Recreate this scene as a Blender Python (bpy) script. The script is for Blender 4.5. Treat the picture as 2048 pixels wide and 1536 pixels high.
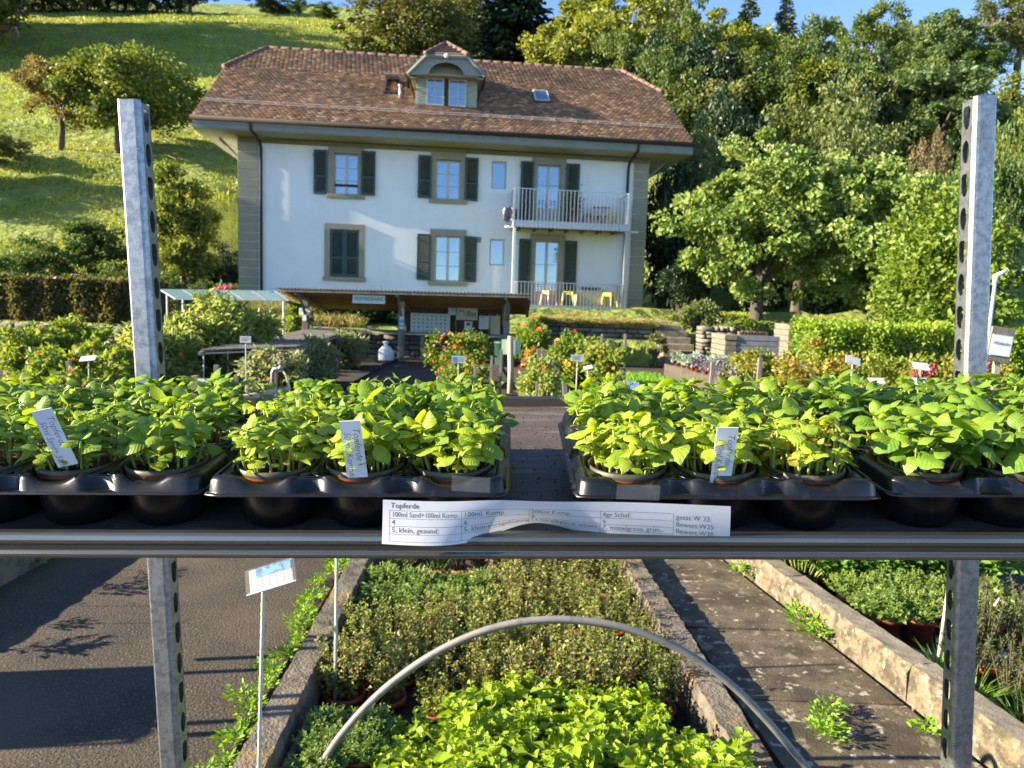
import bpy, math, random
import numpy as np
from mathutils import Vector, Matrix, Quaternion

for _o in list(bpy.data.objects):
    bpy.data.objects.remove(_o)
SC = bpy.context.scene
COL = SC.collection
random.seed(7)
RNG = np.random.default_rng(11)
rad = math.radians

# ------------------------------------------------------------------ camera
FPX, PITCH, ROLL, EYE = 1538.0, rad(6.2), rad(1.86), Vector((0.0, 0.0, 1.6))
CAMROT = (Matrix.Rotation(math.pi/2 - PITCH, 3, 'X') @ Matrix.Rotation(ROLL, 3, 'Z'))
cam = bpy.data.cameras.new('camera')
cam.sensor_width = 36.0
cam.lens = FPX/2048*36
cam.clip_start, cam.clip_end = 0.05, 3000
cam.dof.use_dof = True
cam.dof.focus_distance = 0.80
cam.dof.aperture_fstop = 17.0
cam_o = bpy.data.objects.new('camera', cam)
cam_o.matrix_world = Matrix.Translation(EYE) @ CAMROT.to_4x4()
COL.objects.link(cam_o)
SC.camera = cam_o

# ------------------------------------------------------------------ sky, sun, exposure
SUN_EL, SUN_BACK = rad(21.0), rad(8.6)
TO_SUN = Vector((-math.cos(SUN_BACK)*math.cos(SUN_EL), -math.sin(SUN_BACK)*math.cos(SUN_EL), math.sin(SUN_EL)))
world = bpy.data.worlds.new('World')
SC.world = world
world.use_nodes = True
wn = world.node_tree
sky = wn.nodes.new('ShaderNodeTexSky')
sky.sky_type = 'NISHITA'
sky.sun_disc = False
sky.sun_elevation = SUN_EL
sky.sun_rotation = math.atan2(TO_SUN.x, TO_SUN.y)
sky.altitude = 600
sky.air_density, sky.dust_density, sky.ozone_density = 0.66, 0.05, 2.8
wn.links.new(sky.outputs[0], wn.nodes['Background'].inputs[0])
wn.nodes['Background'].inputs[1].default_value = 0.100
sun = bpy.data.lights.new('sun', 'SUN')
sun.energy = 5.0
sun.angle = rad(0.5)
sun.color = (1.0, 0.87, 0.64)
sun_o = bpy.data.objects.new('sun', sun)
sun_o.rotation_euler = TO_SUN.to_track_quat('Z', 'Y').to_euler()
COL.objects.link(sun_o)
SC.view_settings.view_transform = 'Standard'
SC.view_settings.look = 'None'
SC.view_settings.gamma = 1.0
SC.view_settings.use_curve_mapping = False
SC.view_settings.exposure = 2.02
SC.render.engine = 'CYCLES'
SC.cycles.use_denoising = True
SC.cycles.max_bounces = 6
SC.cycles.diffuse_bounces = 3
SC.cycles.glossy_bounces = 3
SC.cycles.transmission_bounces = 4
SC.cycles.transparent_max_bounces = 8
SC.cycles.caustics_reflective = False
SC.cycles.caustics_refractive = False
SC.cycles.sample_clamp_indirect = 6.0

# ------------------------------------------------------------------ pixel helpers (2048 x 1536 photo pixels -> directions)
def ray(px, py):
    return CAMROT @ Vector(((px-1024)/FPX, -(py-768)/FPX, -1.0))
def at_y(px, py, y):
    d = ray(px, py)
    return EYE + d*(y/d.y)
def at_z(px, py, z):
    d = ray(px, py)
    return EYE + d*((z-EYE.z)/d.z)
def at_depth(px, py, dep):
    return EYE + ray(px, py)*dep
def cam_vec(x, y, z):             # camera axes (right, down, forward) -> world
    return CAMROT @ Vector((x, -y, -z))
def project(p):
    q = CAMROT.transposed() @ (Vector(p)-EYE)
    return 1024+FPX*q.x/-q.z, 768-FPX*q.y/-q.z

# ------------------------------------------------------------------ object helpers
def link(name, data, parent=None, mat=None):
    o = bpy.data.objects.new(name, data)
    COL.objects.link(o)
    if mat is not None and data is not None and not data.materials:
        data.materials.append(mat)
    if parent is not None:
        o.parent = parent
    return o
def tag(o, label=None, cat=None, group=None, kind=None):
    if label: o['label'] = label
    if cat: o['category'] = cat
    if group: o['group'] = group
    if kind: o['kind'] = kind
    return o
def empty(name, mtx, label=None, cat=None, group=None):
    o = bpy.data.objects.new(name, None)
    o.empty_display_size = 0.05
    COL.objects.link(o)
    if not isinstance(mtx, Matrix):
        mtx = Matrix.Translation(Vector(mtx))
    o.matrix_world = mtx
    o.matrix_basis = mtx
    return tag(o, label, cat, group)
def keep(o, parent):              # parent a part whose mesh is in world coordinates
    o.parent = parent
    o.matrix_parent_inverse = parent.matrix_basis.inverted()
    return o

class MB:
    """collects shapes for ONE mesh"""
    def __init__(s):
        s.v, s.f, s.m = [], [], []
    def add(s, vs, fs, mi=0):
        b = len(s.v)
        s.v.extend([tuple(x) for x in vs])
        for f in fs:
            s.f.append(tuple(b+i for i in f)); s.m.append(mi)
    def box(s, a, b, M=None, mi=0):
        x0, y0, z0 = a; x1, y1, z1 = b
        vs = [Vector(p) for p in ((x0,y0,z0),(x1,y0,z0),(x1,y1,z0),(x0,y1,z0),(x0,y0,z1),(x1,y0,z1),(x1,y1,z1),(x0,y1,z1))]
        if M is not None: vs = [M @ p for p in vs]
        s.add(vs, [(0,3,2,1),(4,5,6,7),(0,1,5,4),(1,2,6,5),(2,3,7,6),(3,0,4,7)], mi)
    def tube(s, pts, r, n=8, cap=True, mi=0):
        pts = [Vector(p) for p in pts]
        rs = list(r) if hasattr(r, '__len__') else [r]*len(pts)
        vs, fs = [], []
        up = None
        for i, p in enumerate(pts):
            t = (pts[min(i+1, len(pts)-1)]-pts[max(i-1, 0)])
            t = t.normalized() if t.length > 1e-9 else Vector((0,0,1))
            if up is None:
                up = t.orthogonal().normalized()
            else:
                up = (up - t*up.dot(t))
                up = up.normalized() if up.length > 1e-6 else t.orthogonal().normalized()
            w = t.cross(up)
            for k in range(n):
                a = 2*math.pi*k/n
                vs.append(p+(up*math.cos(a)+w*math.sin(a))*rs[i])
        for i in range(len(pts)-1):
            for k in range(n):
                a, b = i*n+k, i*n+(k+1) % n
                fs.append((a, b, b+n, a+n))
        if cap:
            fs.append(tuple(range(n-1, -1, -1)))
            fs.append(tuple((len(pts)-1)*n+k for k in range(n)))
        s.add(vs, fs, mi)
    def lathe(s, prof, n=20, c=(0,0,0), cap0=False, cap1=False, mi=0):
        vs, fs = [], []
        for r, z in prof:
            for k in range(n):
                a = 2*math.pi*k/n
                vs.append((c[0]+r*math.cos(a), c[1]+r*math.sin(a), c[2]+z))
        for i in range(len(prof)-1):
            for k in range(n):
                a, b = i*n+k, i*n+(k+1) % n
                fs.append((a, b, b+n, a+n))
        if cap0: fs.append(tuple(range(n-1, -1, -1)))
        if cap1: fs.append(tuple((len(prof)-1)*n+k for k in range(n)))
        s.add(vs, fs, mi)
    def prism(s, poly, lo, hi, axis='y', M=None, mi=0):
        n = len(poly)
        def P(a, b, t):
            q = {'y': (a, t, b), 'x': (t, a, b), 'z': (a, b, t)}[axis]
            return M @ Vector(q) if M is not None else Vector(q)
        vs = [P(a, b, lo) for a, b in poly]+[P(a, b, hi) for a, b in poly]
        fs = [tuple(range(n)), tuple(range(2*n-1, n-1, -1))]
        fs += [((i+1) % n, i, i+n, (i+1) % n+n) for i in range(n)]
        s.add(vs, fs, mi)
    def mesh(s, name, smooth=False):
        me = bpy.data.meshes.new(name)
        me.from_pydata(s.v, [], s.f)
        if any(s.m): me.polygons.foreach_set('material_index', s.m)
        if smooth: me.polygons.foreach_set('use_smooth', [True]*len(s.f))
        me.update()
        return me
    def build(s, name, mat, parent=None, smooth=False, bev=0, world=False, fix=True):
        me = s.mesh(name, smooth)
        for m in (mat if isinstance(mat, (list, tuple)) else [mat]):
            me.materials.append(m)
        o = link(name, me)
        if parent is not None:
            if world: keep(o, parent)
            else: o.parent = parent
        if bev:
            md = o.modifiers.new('bevel', 'BEVEL'); md.width = bev; md.segments = 2; md.limit_method = 'ANGLE'
        return o

def arr_mesh(name, v, f, rnd=None, uv=None, smooth=False):
    """numpy verts (N,3), faces (M,k) -> mesh, one float per face as attribute 'rnd'"""
    me = bpy.data.meshes.new(name)
    v = np.asarray(v, np.float32); f = np.asarray(f, np.int32)
    me.vertices.add(len(v)); me.vertices.foreach_set('co', v.ravel())
    k = f.shape[1]
    me.loops.add(f.size); me.loops.foreach_set('vertex_index', f.ravel())
    me.polygons.add(len(f))
    me.polygons.foreach_set('loop_start', np.arange(0, f.size, k, dtype=np.int32))
    me.polygons.foreach_set('loop_total', np.full(len(f), k, np.int32))
    if smooth: me.polygons.foreach_set('use_smooth', np.ones(len(f), bool))
    if rnd is not None:
        a = me.attributes.new('rnd', 'FLOAT', 'FACE')
        a.data.foreach_set('value', np.asarray(rnd, np.float32))
    me.update(calc_edges=True)
    return me

def unit(a):
    return a/np.maximum(np.linalg.norm(a, axis=1, keepdims=True), 1e-9)
def leaf_cloud(name, pos, dirs, size, width=0.55, fold=0.25, rnd=None, nrm=None, rng=RNG):
    """one folded leaf (2 triangles) per position, pointing along dirs"""
    n = len(pos)
    d = unit(dirs)
    if nrm is None:
        nrm = rng.normal(size=(n, 3)); nrm[:, 2] += 0.6
    s = unit(np.cross(d, nrm)); u = unit(np.cross(s, d))
    L = np.asarray(size).reshape(-1, 1)*np.ones((n, 1))
    base = pos; tip = pos+d*L-u*L*0.12
    mid = pos+d*L*0.5
    a = mid+s*L*width*0.5+u*L*fold*0.5
    b = mid-s*L*width*0.5+u*L*fold*0.5
    v = np.stack([base, a, tip, b], 1).reshape(-1, 3)
    i = np.arange(n)*4
    f = np.stack([np.stack([i, i+1, i+2], 1), np.stack([i, i+2, i+3], 1)], 1).reshape(-1, 3)
    r = rng.random(n) if rnd is None else rnd
    return arr_mesh(name, v, f, np.repeat(r, 2))
def blades(name, base, dirs, length, width, bend=0.35, rng=RNG):
    """grass-like blades: 2 quads-worth of triangles each"""
    n = len(base)
    d = unit(dirs); L = np.asarray(length).reshape(-1, 1)*np.ones((n, 1)); W = np.asarray(width).reshape(-1, 1)*np.ones((n, 1))
    s = unit(np.cross(d, rng.normal(size=(n, 3))))
    h = d.copy(); h[:, 2] = 0; 
    m = base+d*L*0.55
    t = base+d*L+h*L*bend; t[:, 2] -= (L*bend*0.5).ravel()
    v = np.stack([base-s*W*.5, base+s*W*.5, m-s*W*.4, m+s*W*.4, t], 1).reshape(-1, 3)
    i = np.arange(n)*5
    f = np.stack([np.stack([i, i+1, i+3], 1), np.stack([i, i+3, i+2], 1), np.stack([i+2, i+3, i+4], 1)], 1).reshape(-1, 3)
    return arr_mesh(name, v, f, np.repeat(rng.random(n), 3))

def text_mesh(body, size, shear=0.0, offset=0.0, align='LEFT'):
    cu = bpy.data.curves.new('lettering', 'FONT')
    cu.body = body; cu.size = size; cu.shear = shear; cu.offset = offset
    cu.align_x = align; cu.resolution_u = 2
    o = bpy.data.objects.new('lettering', cu); COL.objects.link(o)
    bpy.context.view_layer.update()
    me = bpy.data.meshes.new_from_object(o.evaluated_get(bpy.context.evaluated_depsgraph_get()))
    bpy.data.objects.remove(o); bpy.data.curves.remove(cu)
    me.name = 'lettering'
    me.materials.clear()
    return me

# ------------------------------------------------------------------ materials
def _mat(name):
    m = bpy.data.materials.new(name); m.use_nodes = True
    nt = m.node_tree; return m, nt, nt.nodes['Principled BSDF']
def rgba(c): return (c[0], c[1], c[2], 1.0)
def layered(name, base, layers=(), rough=0.8, bump=0.0, bscale=40, metallic=0.0, spec=0.5, coord='Object', stretch=None, trans=0.0, bdist=0.01):
    """base colour plus noise-masked layers (colour, scale, lo, hi[, rough])"""
    m, nt, b = _mat(name)
    L = nt.links.new
    tc = nt.nodes.new('ShaderNodeTexCoord'); src = tc.outputs[coord]
    if stretch:
        mp = nt.nodes.new('ShaderNodeMapping'); mp.inputs['Scale'].default_value = stretch
        L(src, mp.inputs[0]); src = mp.outputs[0]
    cur = None
    for i, l in enumerate(layers):
        n = nt.nodes.new('ShaderNodeTexNoise'); n.inputs['Scale'].default_value = l[1]; n.inputs['Detail'].default_value = 6
        n.inputs['Roughness'].default_value = 0.6
        off = nt.nodes.new('ShaderNodeVectorMath'); off.operation = 'ADD'; off.inputs[1].default_value = (i*7.3, i*3.1, i*5.7)
        L(src, off.inputs[0]); L(off.outputs[0], n.inputs['Vector'])
        r = nt.nodes.new('ShaderNodeMapRange'); r.inputs['From Min'].default_value = l[2]; r.inputs['From Max'].default_value = l[3]
        L(n.outputs['Fac'], r.inputs['Value'])
        mx = nt.nodes.new('ShaderNodeMix'); mx.data_type = 'RGBA'
        L(r.outputs[0], mx.inputs['Factor'])
        if cur is None: mx.inputs['A'].default_value = rgba(base)
        else: L(cur, mx.inputs['A'])
        mx.inputs['B'].default_value = rgba(l[0])
        cur = mx.outputs['Result']
    if cur is None: b.inputs['Base Color'].default_value = rgba(base)
    else: L(cur, b.inputs['Base Color'])
    b.inputs['Roughness'].default_value = rough
    b.inputs['Metallic'].default_value = metallic
    b.inputs['Specular IOR Level'].default_value = spec
    if bump:
        n = nt.nodes.new('ShaderNodeTexNoise'); n.inputs['Scale'].default_value = bscale; n.inputs['Detail'].default_value = 8
        L(src, n.inputs['Vector'])
        bp = nt.nodes.new('ShaderNodeBump'); bp.inputs['Strength'].default_value = bump; bp.inputs['Distance'].default_value = bdist
        L(n.outputs['Fac'], bp.inputs['Height']); L(bp.outputs[0], b.inputs['Normal'])
    if trans:
        t = nt.nodes.new('ShaderNodeBsdfTranslucent'); mix = nt.nodes.new('ShaderNodeMixShader'); mix.inputs[0].default_value = trans
        if cur is None: t.inputs[0].default_value = rgba(base)
        else: L(cur, t.inputs[0])
        L(b.outputs[0], mix.inputs[1]); L(t.outputs[0], mix.inputs[2]); L(mix.outputs[0], nt.nodes['Material Output'].inputs[0])
    return m
def leafmat(name, cols, trans=0.35, rough=0.5, spec=0.4, vary=0.5, vscale=0.6, gain=1.3):
    """leaf colour picked per leaf (face attribute rnd), drifting slowly through the crown"""
    cols = [tuple(min(.55, q*gain) for q in c) for c in cols]
    m, nt, b = _mat(name); L = nt.links.new
    at = nt.nodes.new('ShaderNodeAttribute'); at.attribute_name = 'rnd'
    tc = nt.nodes.new('ShaderNodeTexCoord')
    oi = nt.nodes.new('ShaderNodeObjectInfo')
    ad = nt.nodes.new('ShaderNodeVectorMath'); ad.operation = 'ADD'
    L(tc.outputs['Object'], ad.inputs[0]); L(oi.outputs['Location'], ad.inputs[1])
    n = nt.nodes.new('ShaderNodeTexNoise'); n.inputs['Scale'].default_value = vscale; n.inputs['Detail'].default_value = 2
    L(ad.outputs[0], n.inputs['Vector'])
    mr = nt.nodes.new('ShaderNodeMapRange'); mr.inputs['From Min'].default_value = 0.3; mr.inputs['From Max'].default_value = 0.7
    L(n.outputs['Fac'], mr.inputs['Value'])
    mx = nt.nodes.new('ShaderNodeMix'); mx.inputs['Factor'].default_value = vary
    L(at.outputs['Fac'], mx.inputs['A']); L(mr.outputs[0], mx.inputs['B'])
    cr = nt.nodes.new('ShaderNodeValToRGB')
    els = cr.color_ramp.elements
    for i, c in enumerate(cols):
        p = i/(len(cols)-1) if len(cols) > 1 else 0
        e = els[i] if i < 2 else els.new(p)
        e.position = p; e.color = rgba(c)
    L(mx.outputs['Result'], cr.inputs[0])
    L(cr.outputs[0], b.inputs['Base Color'])
    b.inputs['Roughness'].default_value = rough; b.inputs['Specular IOR Level'].default_value = spec
    if trans:
        hs = nt.nodes.new('ShaderNodeHueSaturation'); hs.inputs['Saturation'].default_value = 1.15; hs.inputs['Value'].default_value = 1.5
        hs.inputs['Hue'].default_value = 0.485
        L(cr.outputs[0], hs.inputs['Color'])
        t = nt.nodes.new('ShaderNodeBsdfTranslucent'); mix = nt.nodes.new('ShaderNodeMixShader'); mix.inputs[0].default_value = trans
        L(hs.outputs[0], t.inputs[0]); L(b.outputs[0], mix.inputs[1]); L(t.outputs[0], mix.inputs[2])
        L(mix.outputs[0], nt.nodes['Material Output'].inputs[0])
    return m
def ramp_attr(name, cols, rough=0.85, bump=0.15, bscale=30, lay=None):
    """colour per piece from face attribute rnd, plus weathering noise"""
    m, nt, b = _mat(name); L = nt.links.new
    at = nt.nodes.new('ShaderNodeAttribute'); at.attribute_name = 'rnd'
    cr = nt.nodes.new('ShaderNodeValToRGB'); els = cr.color_ramp.elements
    for i, c in enumerate(cols):
        p = i/(len(cols)-1); e = els[i] if i < 2 else els.new(p)
        e.position = p; e.color = rgba(c)
    L(at.outputs['Fac'], cr.inputs[0]); cur = cr.outputs[0]
    tc = nt.nodes.new('ShaderNodeTexCoord')
    for l in (lay or ()):
        n = nt.nodes.new('ShaderNodeTexNoise'); n.inputs['Scale'].default_value = l[1]; n.inputs['Detail'].default_value = 5
        L(tc.outputs['Object'], n.inputs['Vector'])
        r = nt.nodes.new('ShaderNodeMapRange'); r.inputs['From Min'].default_value = l[2]; r.inputs['From Max'].default_value = l[3]; r.inputs['To Max'].default_value = l[4] if len(l) > 4 else 1
        L(n.outputs['Fac'], r.inputs['Value'])
        mx = nt.nodes.new('ShaderNodeMix'); mx.data_type = 'RGBA'
        L(r.outputs[0], mx.inputs['Factor']); L(cur, mx.inputs['A']); mx.inputs['B'].default_value = rgba(l[0]); cur = mx.outputs['Result']
    L(cur, b.inputs['Base Color']); b.inputs['Roughness'].default_value = rough
    n = nt.nodes.new('ShaderNodeTexNoise'); n.inputs['Scale'].default_value = bscale; n.inputs['Detail'].default_value = 6
    L(tc.outputs['Object'], n.inputs['Vector'])
    bp = nt.nodes.new('ShaderNodeBump'); bp.inputs['Strength'].default_value = bump; bp.inputs['Distance'].default_value = 0.02
    L(n.outputs['Fac'], bp.inputs['Height']); L(bp.outputs[0], b.inputs['Normal'])
    return m
def objcolor_leaf(name):
    """basil leaf: colour from the object's own colour, veins and puckering from UV"""
    m, nt, b = _mat(name); L = nt.links.new
    oi = nt.nodes.new('ShaderNodeObjectInfo')
    uv = nt.nodes.new('ShaderNodeUVMap'); uv.uv_map = 'uv'
    sp = nt.nodes.new('ShaderNodeSeparateXYZ'); L(uv.outputs[0], sp.inputs[0])
    def math_(op, a, bb=None, c=None):
        n = nt.nodes.new('ShaderNodeMath'); n.operation = op
        for i, x in enumerate((a, bb, c)):
            if x is None: continue
            if isinstance(x, (int, float)): n.inputs[i].default_value = x
            else: L(x, n.inputs[i])
        return n.outputs[0]
    s = math_('ABSOLUTE', sp.outputs[0]); t = sp.outputs[1]
    # side veins sweep forward: phase = t - 0.35*s
    ph = math_('MULTIPLY', math_('SUBTRACT', t, math_('MULTIPLY', s, 0.30)), 6.2)
    tri = math_('ABSOLUTE', math_('SUBTRACT', math_('FRACT', ph), 0.5))      # 0 at vein .. 0.5
    mid = math_('MINIMUM', math_('MULTIPLY', s, 5.0), 0.5)
    h = math_('MINIMUM', tri, mid)
    hs_ = math_('POWER', math_('MULTIPLY', h, 2.0), 0.6)
    bp = nt.nodes.new('ShaderNodeBump'); bp.inputs['Strength'].default_value = 0.30; bp.inputs['Distance'].default_value = 0.0011
    L(hs_, bp.inputs['Height']); L(bp.outputs[0], b.inputs['Normal'])
    vein = nt.nodes.new('ShaderNodeMapRange'); vein.inputs['From Min'].default_value = 0.0; vein.inputs['From Max'].default_value = 0.10
    vein.inputs['To Min'].default_value = 0.16; vein.inputs['To Max'].default_value = 0.0
    L(h, vein.inputs['Value'])
    tc = nt.nodes.new('ShaderNodeTexCoord')
    nz = nt.nodes.new('ShaderNodeTexNoise'); nz.inputs['Scale'].default_value = 2.2; nz.inputs['Detail'].default_value = 4
    ad = nt.nodes.new('ShaderNodeVectorMath'); ad.operation = 'ADD'
    L(tc.outputs['Object'], ad.inputs[0]); L(oi.outputs['Location'], ad.inputs[1]); 
    sc_ = nt.nodes.new('ShaderNodeVectorMath'); sc_.operation = 'SCALE'; sc_.inputs['Scale'].default_value = 37.0
    L(oi.outputs['Location'], sc_.inputs[0]); L(sc_.outputs[0], ad.inputs[1])
    L(ad.outputs[0], nz.inputs['Vector'])
    hv = nt.nodes.new('ShaderNodeHueSaturation')
    mr = nt.nodes.new('ShaderNodeMapRange'); mr.inputs['From Min'].default_value = 0.3; mr.inputs['From Max'].default_value = 0.7
    mr.inputs['To Min'].default_value = 0.72; mr.inputs['To Max'].default_value = 1.22
    L(nz.outputs['Fac'], mr.inputs['Value']); L(mr.outputs[0], hv.inputs['Value']); L(oi.outputs['Color'], hv.inputs['Color'])
    mx = nt.nodes.new('ShaderNodeMix'); mx.data_type = 'RGBA'; mx.inputs['B'].default_value = (0.36, 0.46, 0.10, 1)
    L(vein.outputs[0], mx.inputs['Factor']); L(hv.outputs[0], mx.inputs['A'])
    L(mx.outputs['Result'], b.inputs['Base Color'])
    b.inputs['Roughness'].default_value = 0.36; b.inputs['Specular IOR Level'].default_value = 0.38
    t_ = nt.nodes.new('ShaderNodeBsdfTranslucent')
    h2 = nt.nodes.new('ShaderNodeHueSaturation'); h2.inputs['Hue'].default_value = 0.475; h2.inputs['Saturation'].default_value = 1.1; h2.inputs['Value'].default_value = 1.7
    L(mx.outputs['Result'], h2.inputs['Color']); L(h2.outputs[0], t_.inputs[0])
    mix = nt.nodes.new('ShaderNodeMixShader'); mix.inputs[0].default_value = 0.40
    L(b.outputs[0], mix.inputs[1]); L(t_.outputs[0], mix.inputs[2]); L(mix.outputs[0], nt.nodes['Material Output'].inputs[0])
    return m
def glassmat(name, tint=(0.03, 0.05, 0.08), rough=0.03):
    m, nt, b = _mat(name); L = nt.links.new
    b.inputs['Base Color'].default_value = rgba(tint); b.inputs['Roughness'].default_value = 0.3
    g = nt.nodes.new('ShaderNodeBsdfGlossy'); g.inputs['Roughness'].default_value = rough; g.inputs['Color'].default_value = (.66, .84, 1, 1)
    mix = nt.nodes.new('ShaderNodeMixShader'); mix.inputs[0].default_value = 0.30
    L(b.outputs[0], mix.inputs[1]); L(g.outputs[0], mix.inputs[2]); L(mix.outputs[0], nt.nodes['Material Output'].inputs[0])
    return m
def clearmat(name, tint, alpha, rough=0.2):
    m, nt, b = _mat(name)
    b.inputs['Base Color'].default_value = rgba(tint); b.inputs['Alpha'].default_value = alpha; b.inputs['Roughness'].default_value = rough
    return m

M = {}
M['galv'] = layered('galvanised_steel', (0.34, 0.35, 0.365), [((0.21, 0.225, 0.245), 90, .42, .62), ((0.50, 0.51, 0.52), 260, .56, .74), ((0.17, 0.16, 0.14), 14, .60, .82)], rough=0.40, bump=0.12, bscale=300, metallic=0.85, bdist=0.0008)
M['rail'] = layered('rail_steel', (0.20, 0.195, 0.18), [((0.10, 0.098, 0.09), 22, .42, .66), ((0.42, 0.41, 0.38), 160, .64, .78), ((0.07, 0.06, 0.05), 60, .66, .80)], rough=0.30, bump=0.10, bscale=200, metallic=0.9, stretch=(0.06, 1, 1), bdist=0.0008)
M['board'] = layered('shelf_board', (0.070, 0.052, 0.042), [((0.16, 0.13, 0.11), 55, .50, .74), ((0.03, 0.023, 0.02), 20, .5, .7), ((0.24, 0.19, 0.15), 300, .63, .75)], rough=0.62, bump=0.35, bscale=180, stretch=(0.18, 1, 1), bdist=0.002)
M['tray'] = layered('black_tray_plastic', (0.006, 0.006, 0.007), [((0.020, 0.019, 0.017), 120, .55, .80), ((0.09, 0.08, 0.07), 420, .71, .80)], rough=0.30, spec=0.5, bump=0.05, bscale=60, bdist=0.002)
M['pot'] = layered('terracotta_plastic', (0.30, 0.062, 0.028), [((0.20, 0.04, 0.02), 60, .45, .7), ((0.40, 0.13, 0.07), 140, .6, .8)], rough=0.5)
M['potdark'] = layered('dark_pot_plastic', (0.05, 0.045, 0.03), [((0.09, 0.085, 0.05), 80, .5, .8)], rough=0.5)
M['soil'] = layered('potting_soil', (0.020, 0.013, 0.009), [((0.055, 0.036, 0.022), 300, .5, .7), ((0.20, 0.15, 0.10), 700, .68, .76)], rough=0.95, bump=1.0, bscale=420, bdist=0.004)
M['paper'] = layered('white_paper', (0.80, 0.79, 0.82), [((0.74, 0.73, 0.77), 18, .45, .7)], rough=0.75, trans=0.18)
M['ink'] = layered('printed_ink', (0.13, 0.13, 0.15), rough=0.8)
M['pen'] = layered('pen_ink', (0.09, 0.09, 0.13), rough=0.7)
M['pen2'] = layered('red_pen_ink', (0.24, 0.13, 0.19), rough=0.7)
M['tag'] = layered('white_tag_plastic', (0.74, 0.75, 0.80), rough=0.35)
M['tape'] = clearmat('clear_tape', (0.7, 0.7, 0.7), 0.055, 0.15)
M['basil'] = objcolor_leaf('basil_leaf')
M['stem'] = layered('basil_stem', (0.34, 0.40, 0.10), [((0.24, 0.34, 0.06), 60, .4, .7)], rough=0.45, trans=0.25)
M['asphalt'] = layered('asphalt', (0.058, 0.043, 0.028), [((0.020, 0.016, 0.0135), 3.0, .45, .75), ((0.010, 0.008, 0.007), 110, .50, .60), ((0.15, 0.108, 0.068), 75, .56, .66), ((0.34, 0.28, 0.22), 130, .68, .73), ((0.082, 0.060, 0.038), 1.1, .5, .7)], rough=0.9, bump=0.8, bscale=90, coord='Object', bdist=0.010)
M['concrete_path'] = layered('mossy_concrete', (0.110, 0.084, 0.052), [((0.042, 0.031, 0.019), 4.5, .42, .60), ((0.055, 0.042, 0.026), 40, .52, .66), ((0.34, 0.30, 0.23), 22, .60, .645), ((0.20, 0.165, 0.115), 9, .60, .68)], rough=0.9, bump=0.7, bscale=110, bdist=0.006)
M['lichen'] = layered('lichen_concrete', (0.150, 0.125, 0.095), [((0.055, 0.047, 0.036), 8, .42, .62), ((0.28, 0.15, 0.035), 7, .55, .70), ((0.33, 0.30, 0.24), 90, .62, .74), ((0.06, 0.062, 0.028), 16, .58, .72)], rough=0.92, bump=0.9, bscale=85, bdist=0.012)
M['kerb'] = layered('pale_kerb_concrete', (0.19, 0.150, 0.098), [((0.075, 0.058, 0.036), 13, .44, .58), ((0.42, 0.37, 0.27), 26, .58, .68), ((0.07, 0.068, 0.03), 15, .56, .68), ((0.22, 0.14, 0.045), 9, .60, .72)], rough=0.92, bump=1.0, bscale=60, bdist=0.015)
M['kerbtop'] = layered('kerb_top', (0.20, 0.168, 0.125), [((0.11, 0.092, 0.068), 9, .45, .66), ((0.32, 0.285, 0.22), 90, .58, .72)], rough=0.9, bump=0.6, bscale=120, bdist=0.006)
M['bed_soil'] = layered('bed_soil', (0.030, 0.021, 0.014), [((0.07, 0.05, 0.034), 14, .5, .7), ((0.02, 0.014, 0.01), 60, .5, .7)], rough=0.95, bump=1.0, bscale=40, bdist=0.03)
M['pipe'] = layered('grey_pipe', (0.17, 0.165, 0.15), [((0.11, 0.105, 0.095), 30, .5, .7), ((0.26, 0.25, 0.23), 200, .6, .75)], rough=0.55, bump=0.1, bscale=120, bdist=0.002)
M['rod'] = layered('fibre_rod', (0.52, 0.50, 0.42), [((0.30, 0.28, 0.22), 60, .5, .7)], rough=0.5)
M['whitewall'] = layered('white_render', (0.80, 0.80, 0.79), [((0.74, 0.74, 0.72), 0.8, .45, .7), ((0.70, 0.70, 0.68), 9, .6, .8)], rough=0.9, bump=0.15, bscale=60, bdist=0.006)
def streaks(m, col, amt):
    nt = m.node_tree; L = nt.links.new; b = nt.nodes['Principled BSDF']
    tc = nt.nodes.new('ShaderNodeTexCoord'); mp = nt.nodes.new('ShaderNodeMapping'); mp.inputs['Scale'].default_value = (1.3, 1.3, 0.30)
    n = nt.nodes.new('ShaderNodeTexNoise'); n.inputs['Scale'].default_value = 1.6; n.inputs['Detail'].default_value = 7
    L(tc.outputs['Object'], mp.inputs[0]); L(mp.outputs[0], n.inputs['Vector'])
    r = nt.nodes.new('ShaderNodeMapRange'); r.inputs['From Min'].default_value = .50; r.inputs['From Max'].default_value = .72; r.inputs['To Max'].default_value = amt
    L(n.outputs['Fac'], r.inputs['Value'])
    mx = nt.nodes.new('ShaderNodeMix'); mx.data_type = 'RGBA'; mx.inputs['B'].default_value = rgba(col)
    src = b.inputs['Base Color'].links[0].from_socket
    L(r.outputs[0], mx.inputs['Factor']); L(src, mx.inputs['A']); L(mx.outputs['Result'], b.inputs['Base Color'])
streaks(M['whitewall'], (0.62, 0.61, 0.57), 0.22)
M['khaki'] = layered('khaki_stone_paint', (0.30, 0.275, 0.20), [((0.25, 0.23, 0.165), 1.2, .45, .7), ((0.34, 0.31, 0.24), 14, .55, .75)], rough=0.85, bump=0.15, bscale=50, bdist=0.005)
streaks(M['khaki'], (0.17, 0.16, 0.115), 0.25)
M['khakidark'] = layered('khaki_frieze', (0.205, 0.18, 0.115), [((0.17, 0.15, 0.095), 2, .45, .7)], rough=0.85)
M['soffit'] = layered('soffit_boards', (0.36, 0.34, 0.25), [((0.31, 0.29, 0.21), 2.5, .45, .7)], rough=0.8)
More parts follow.
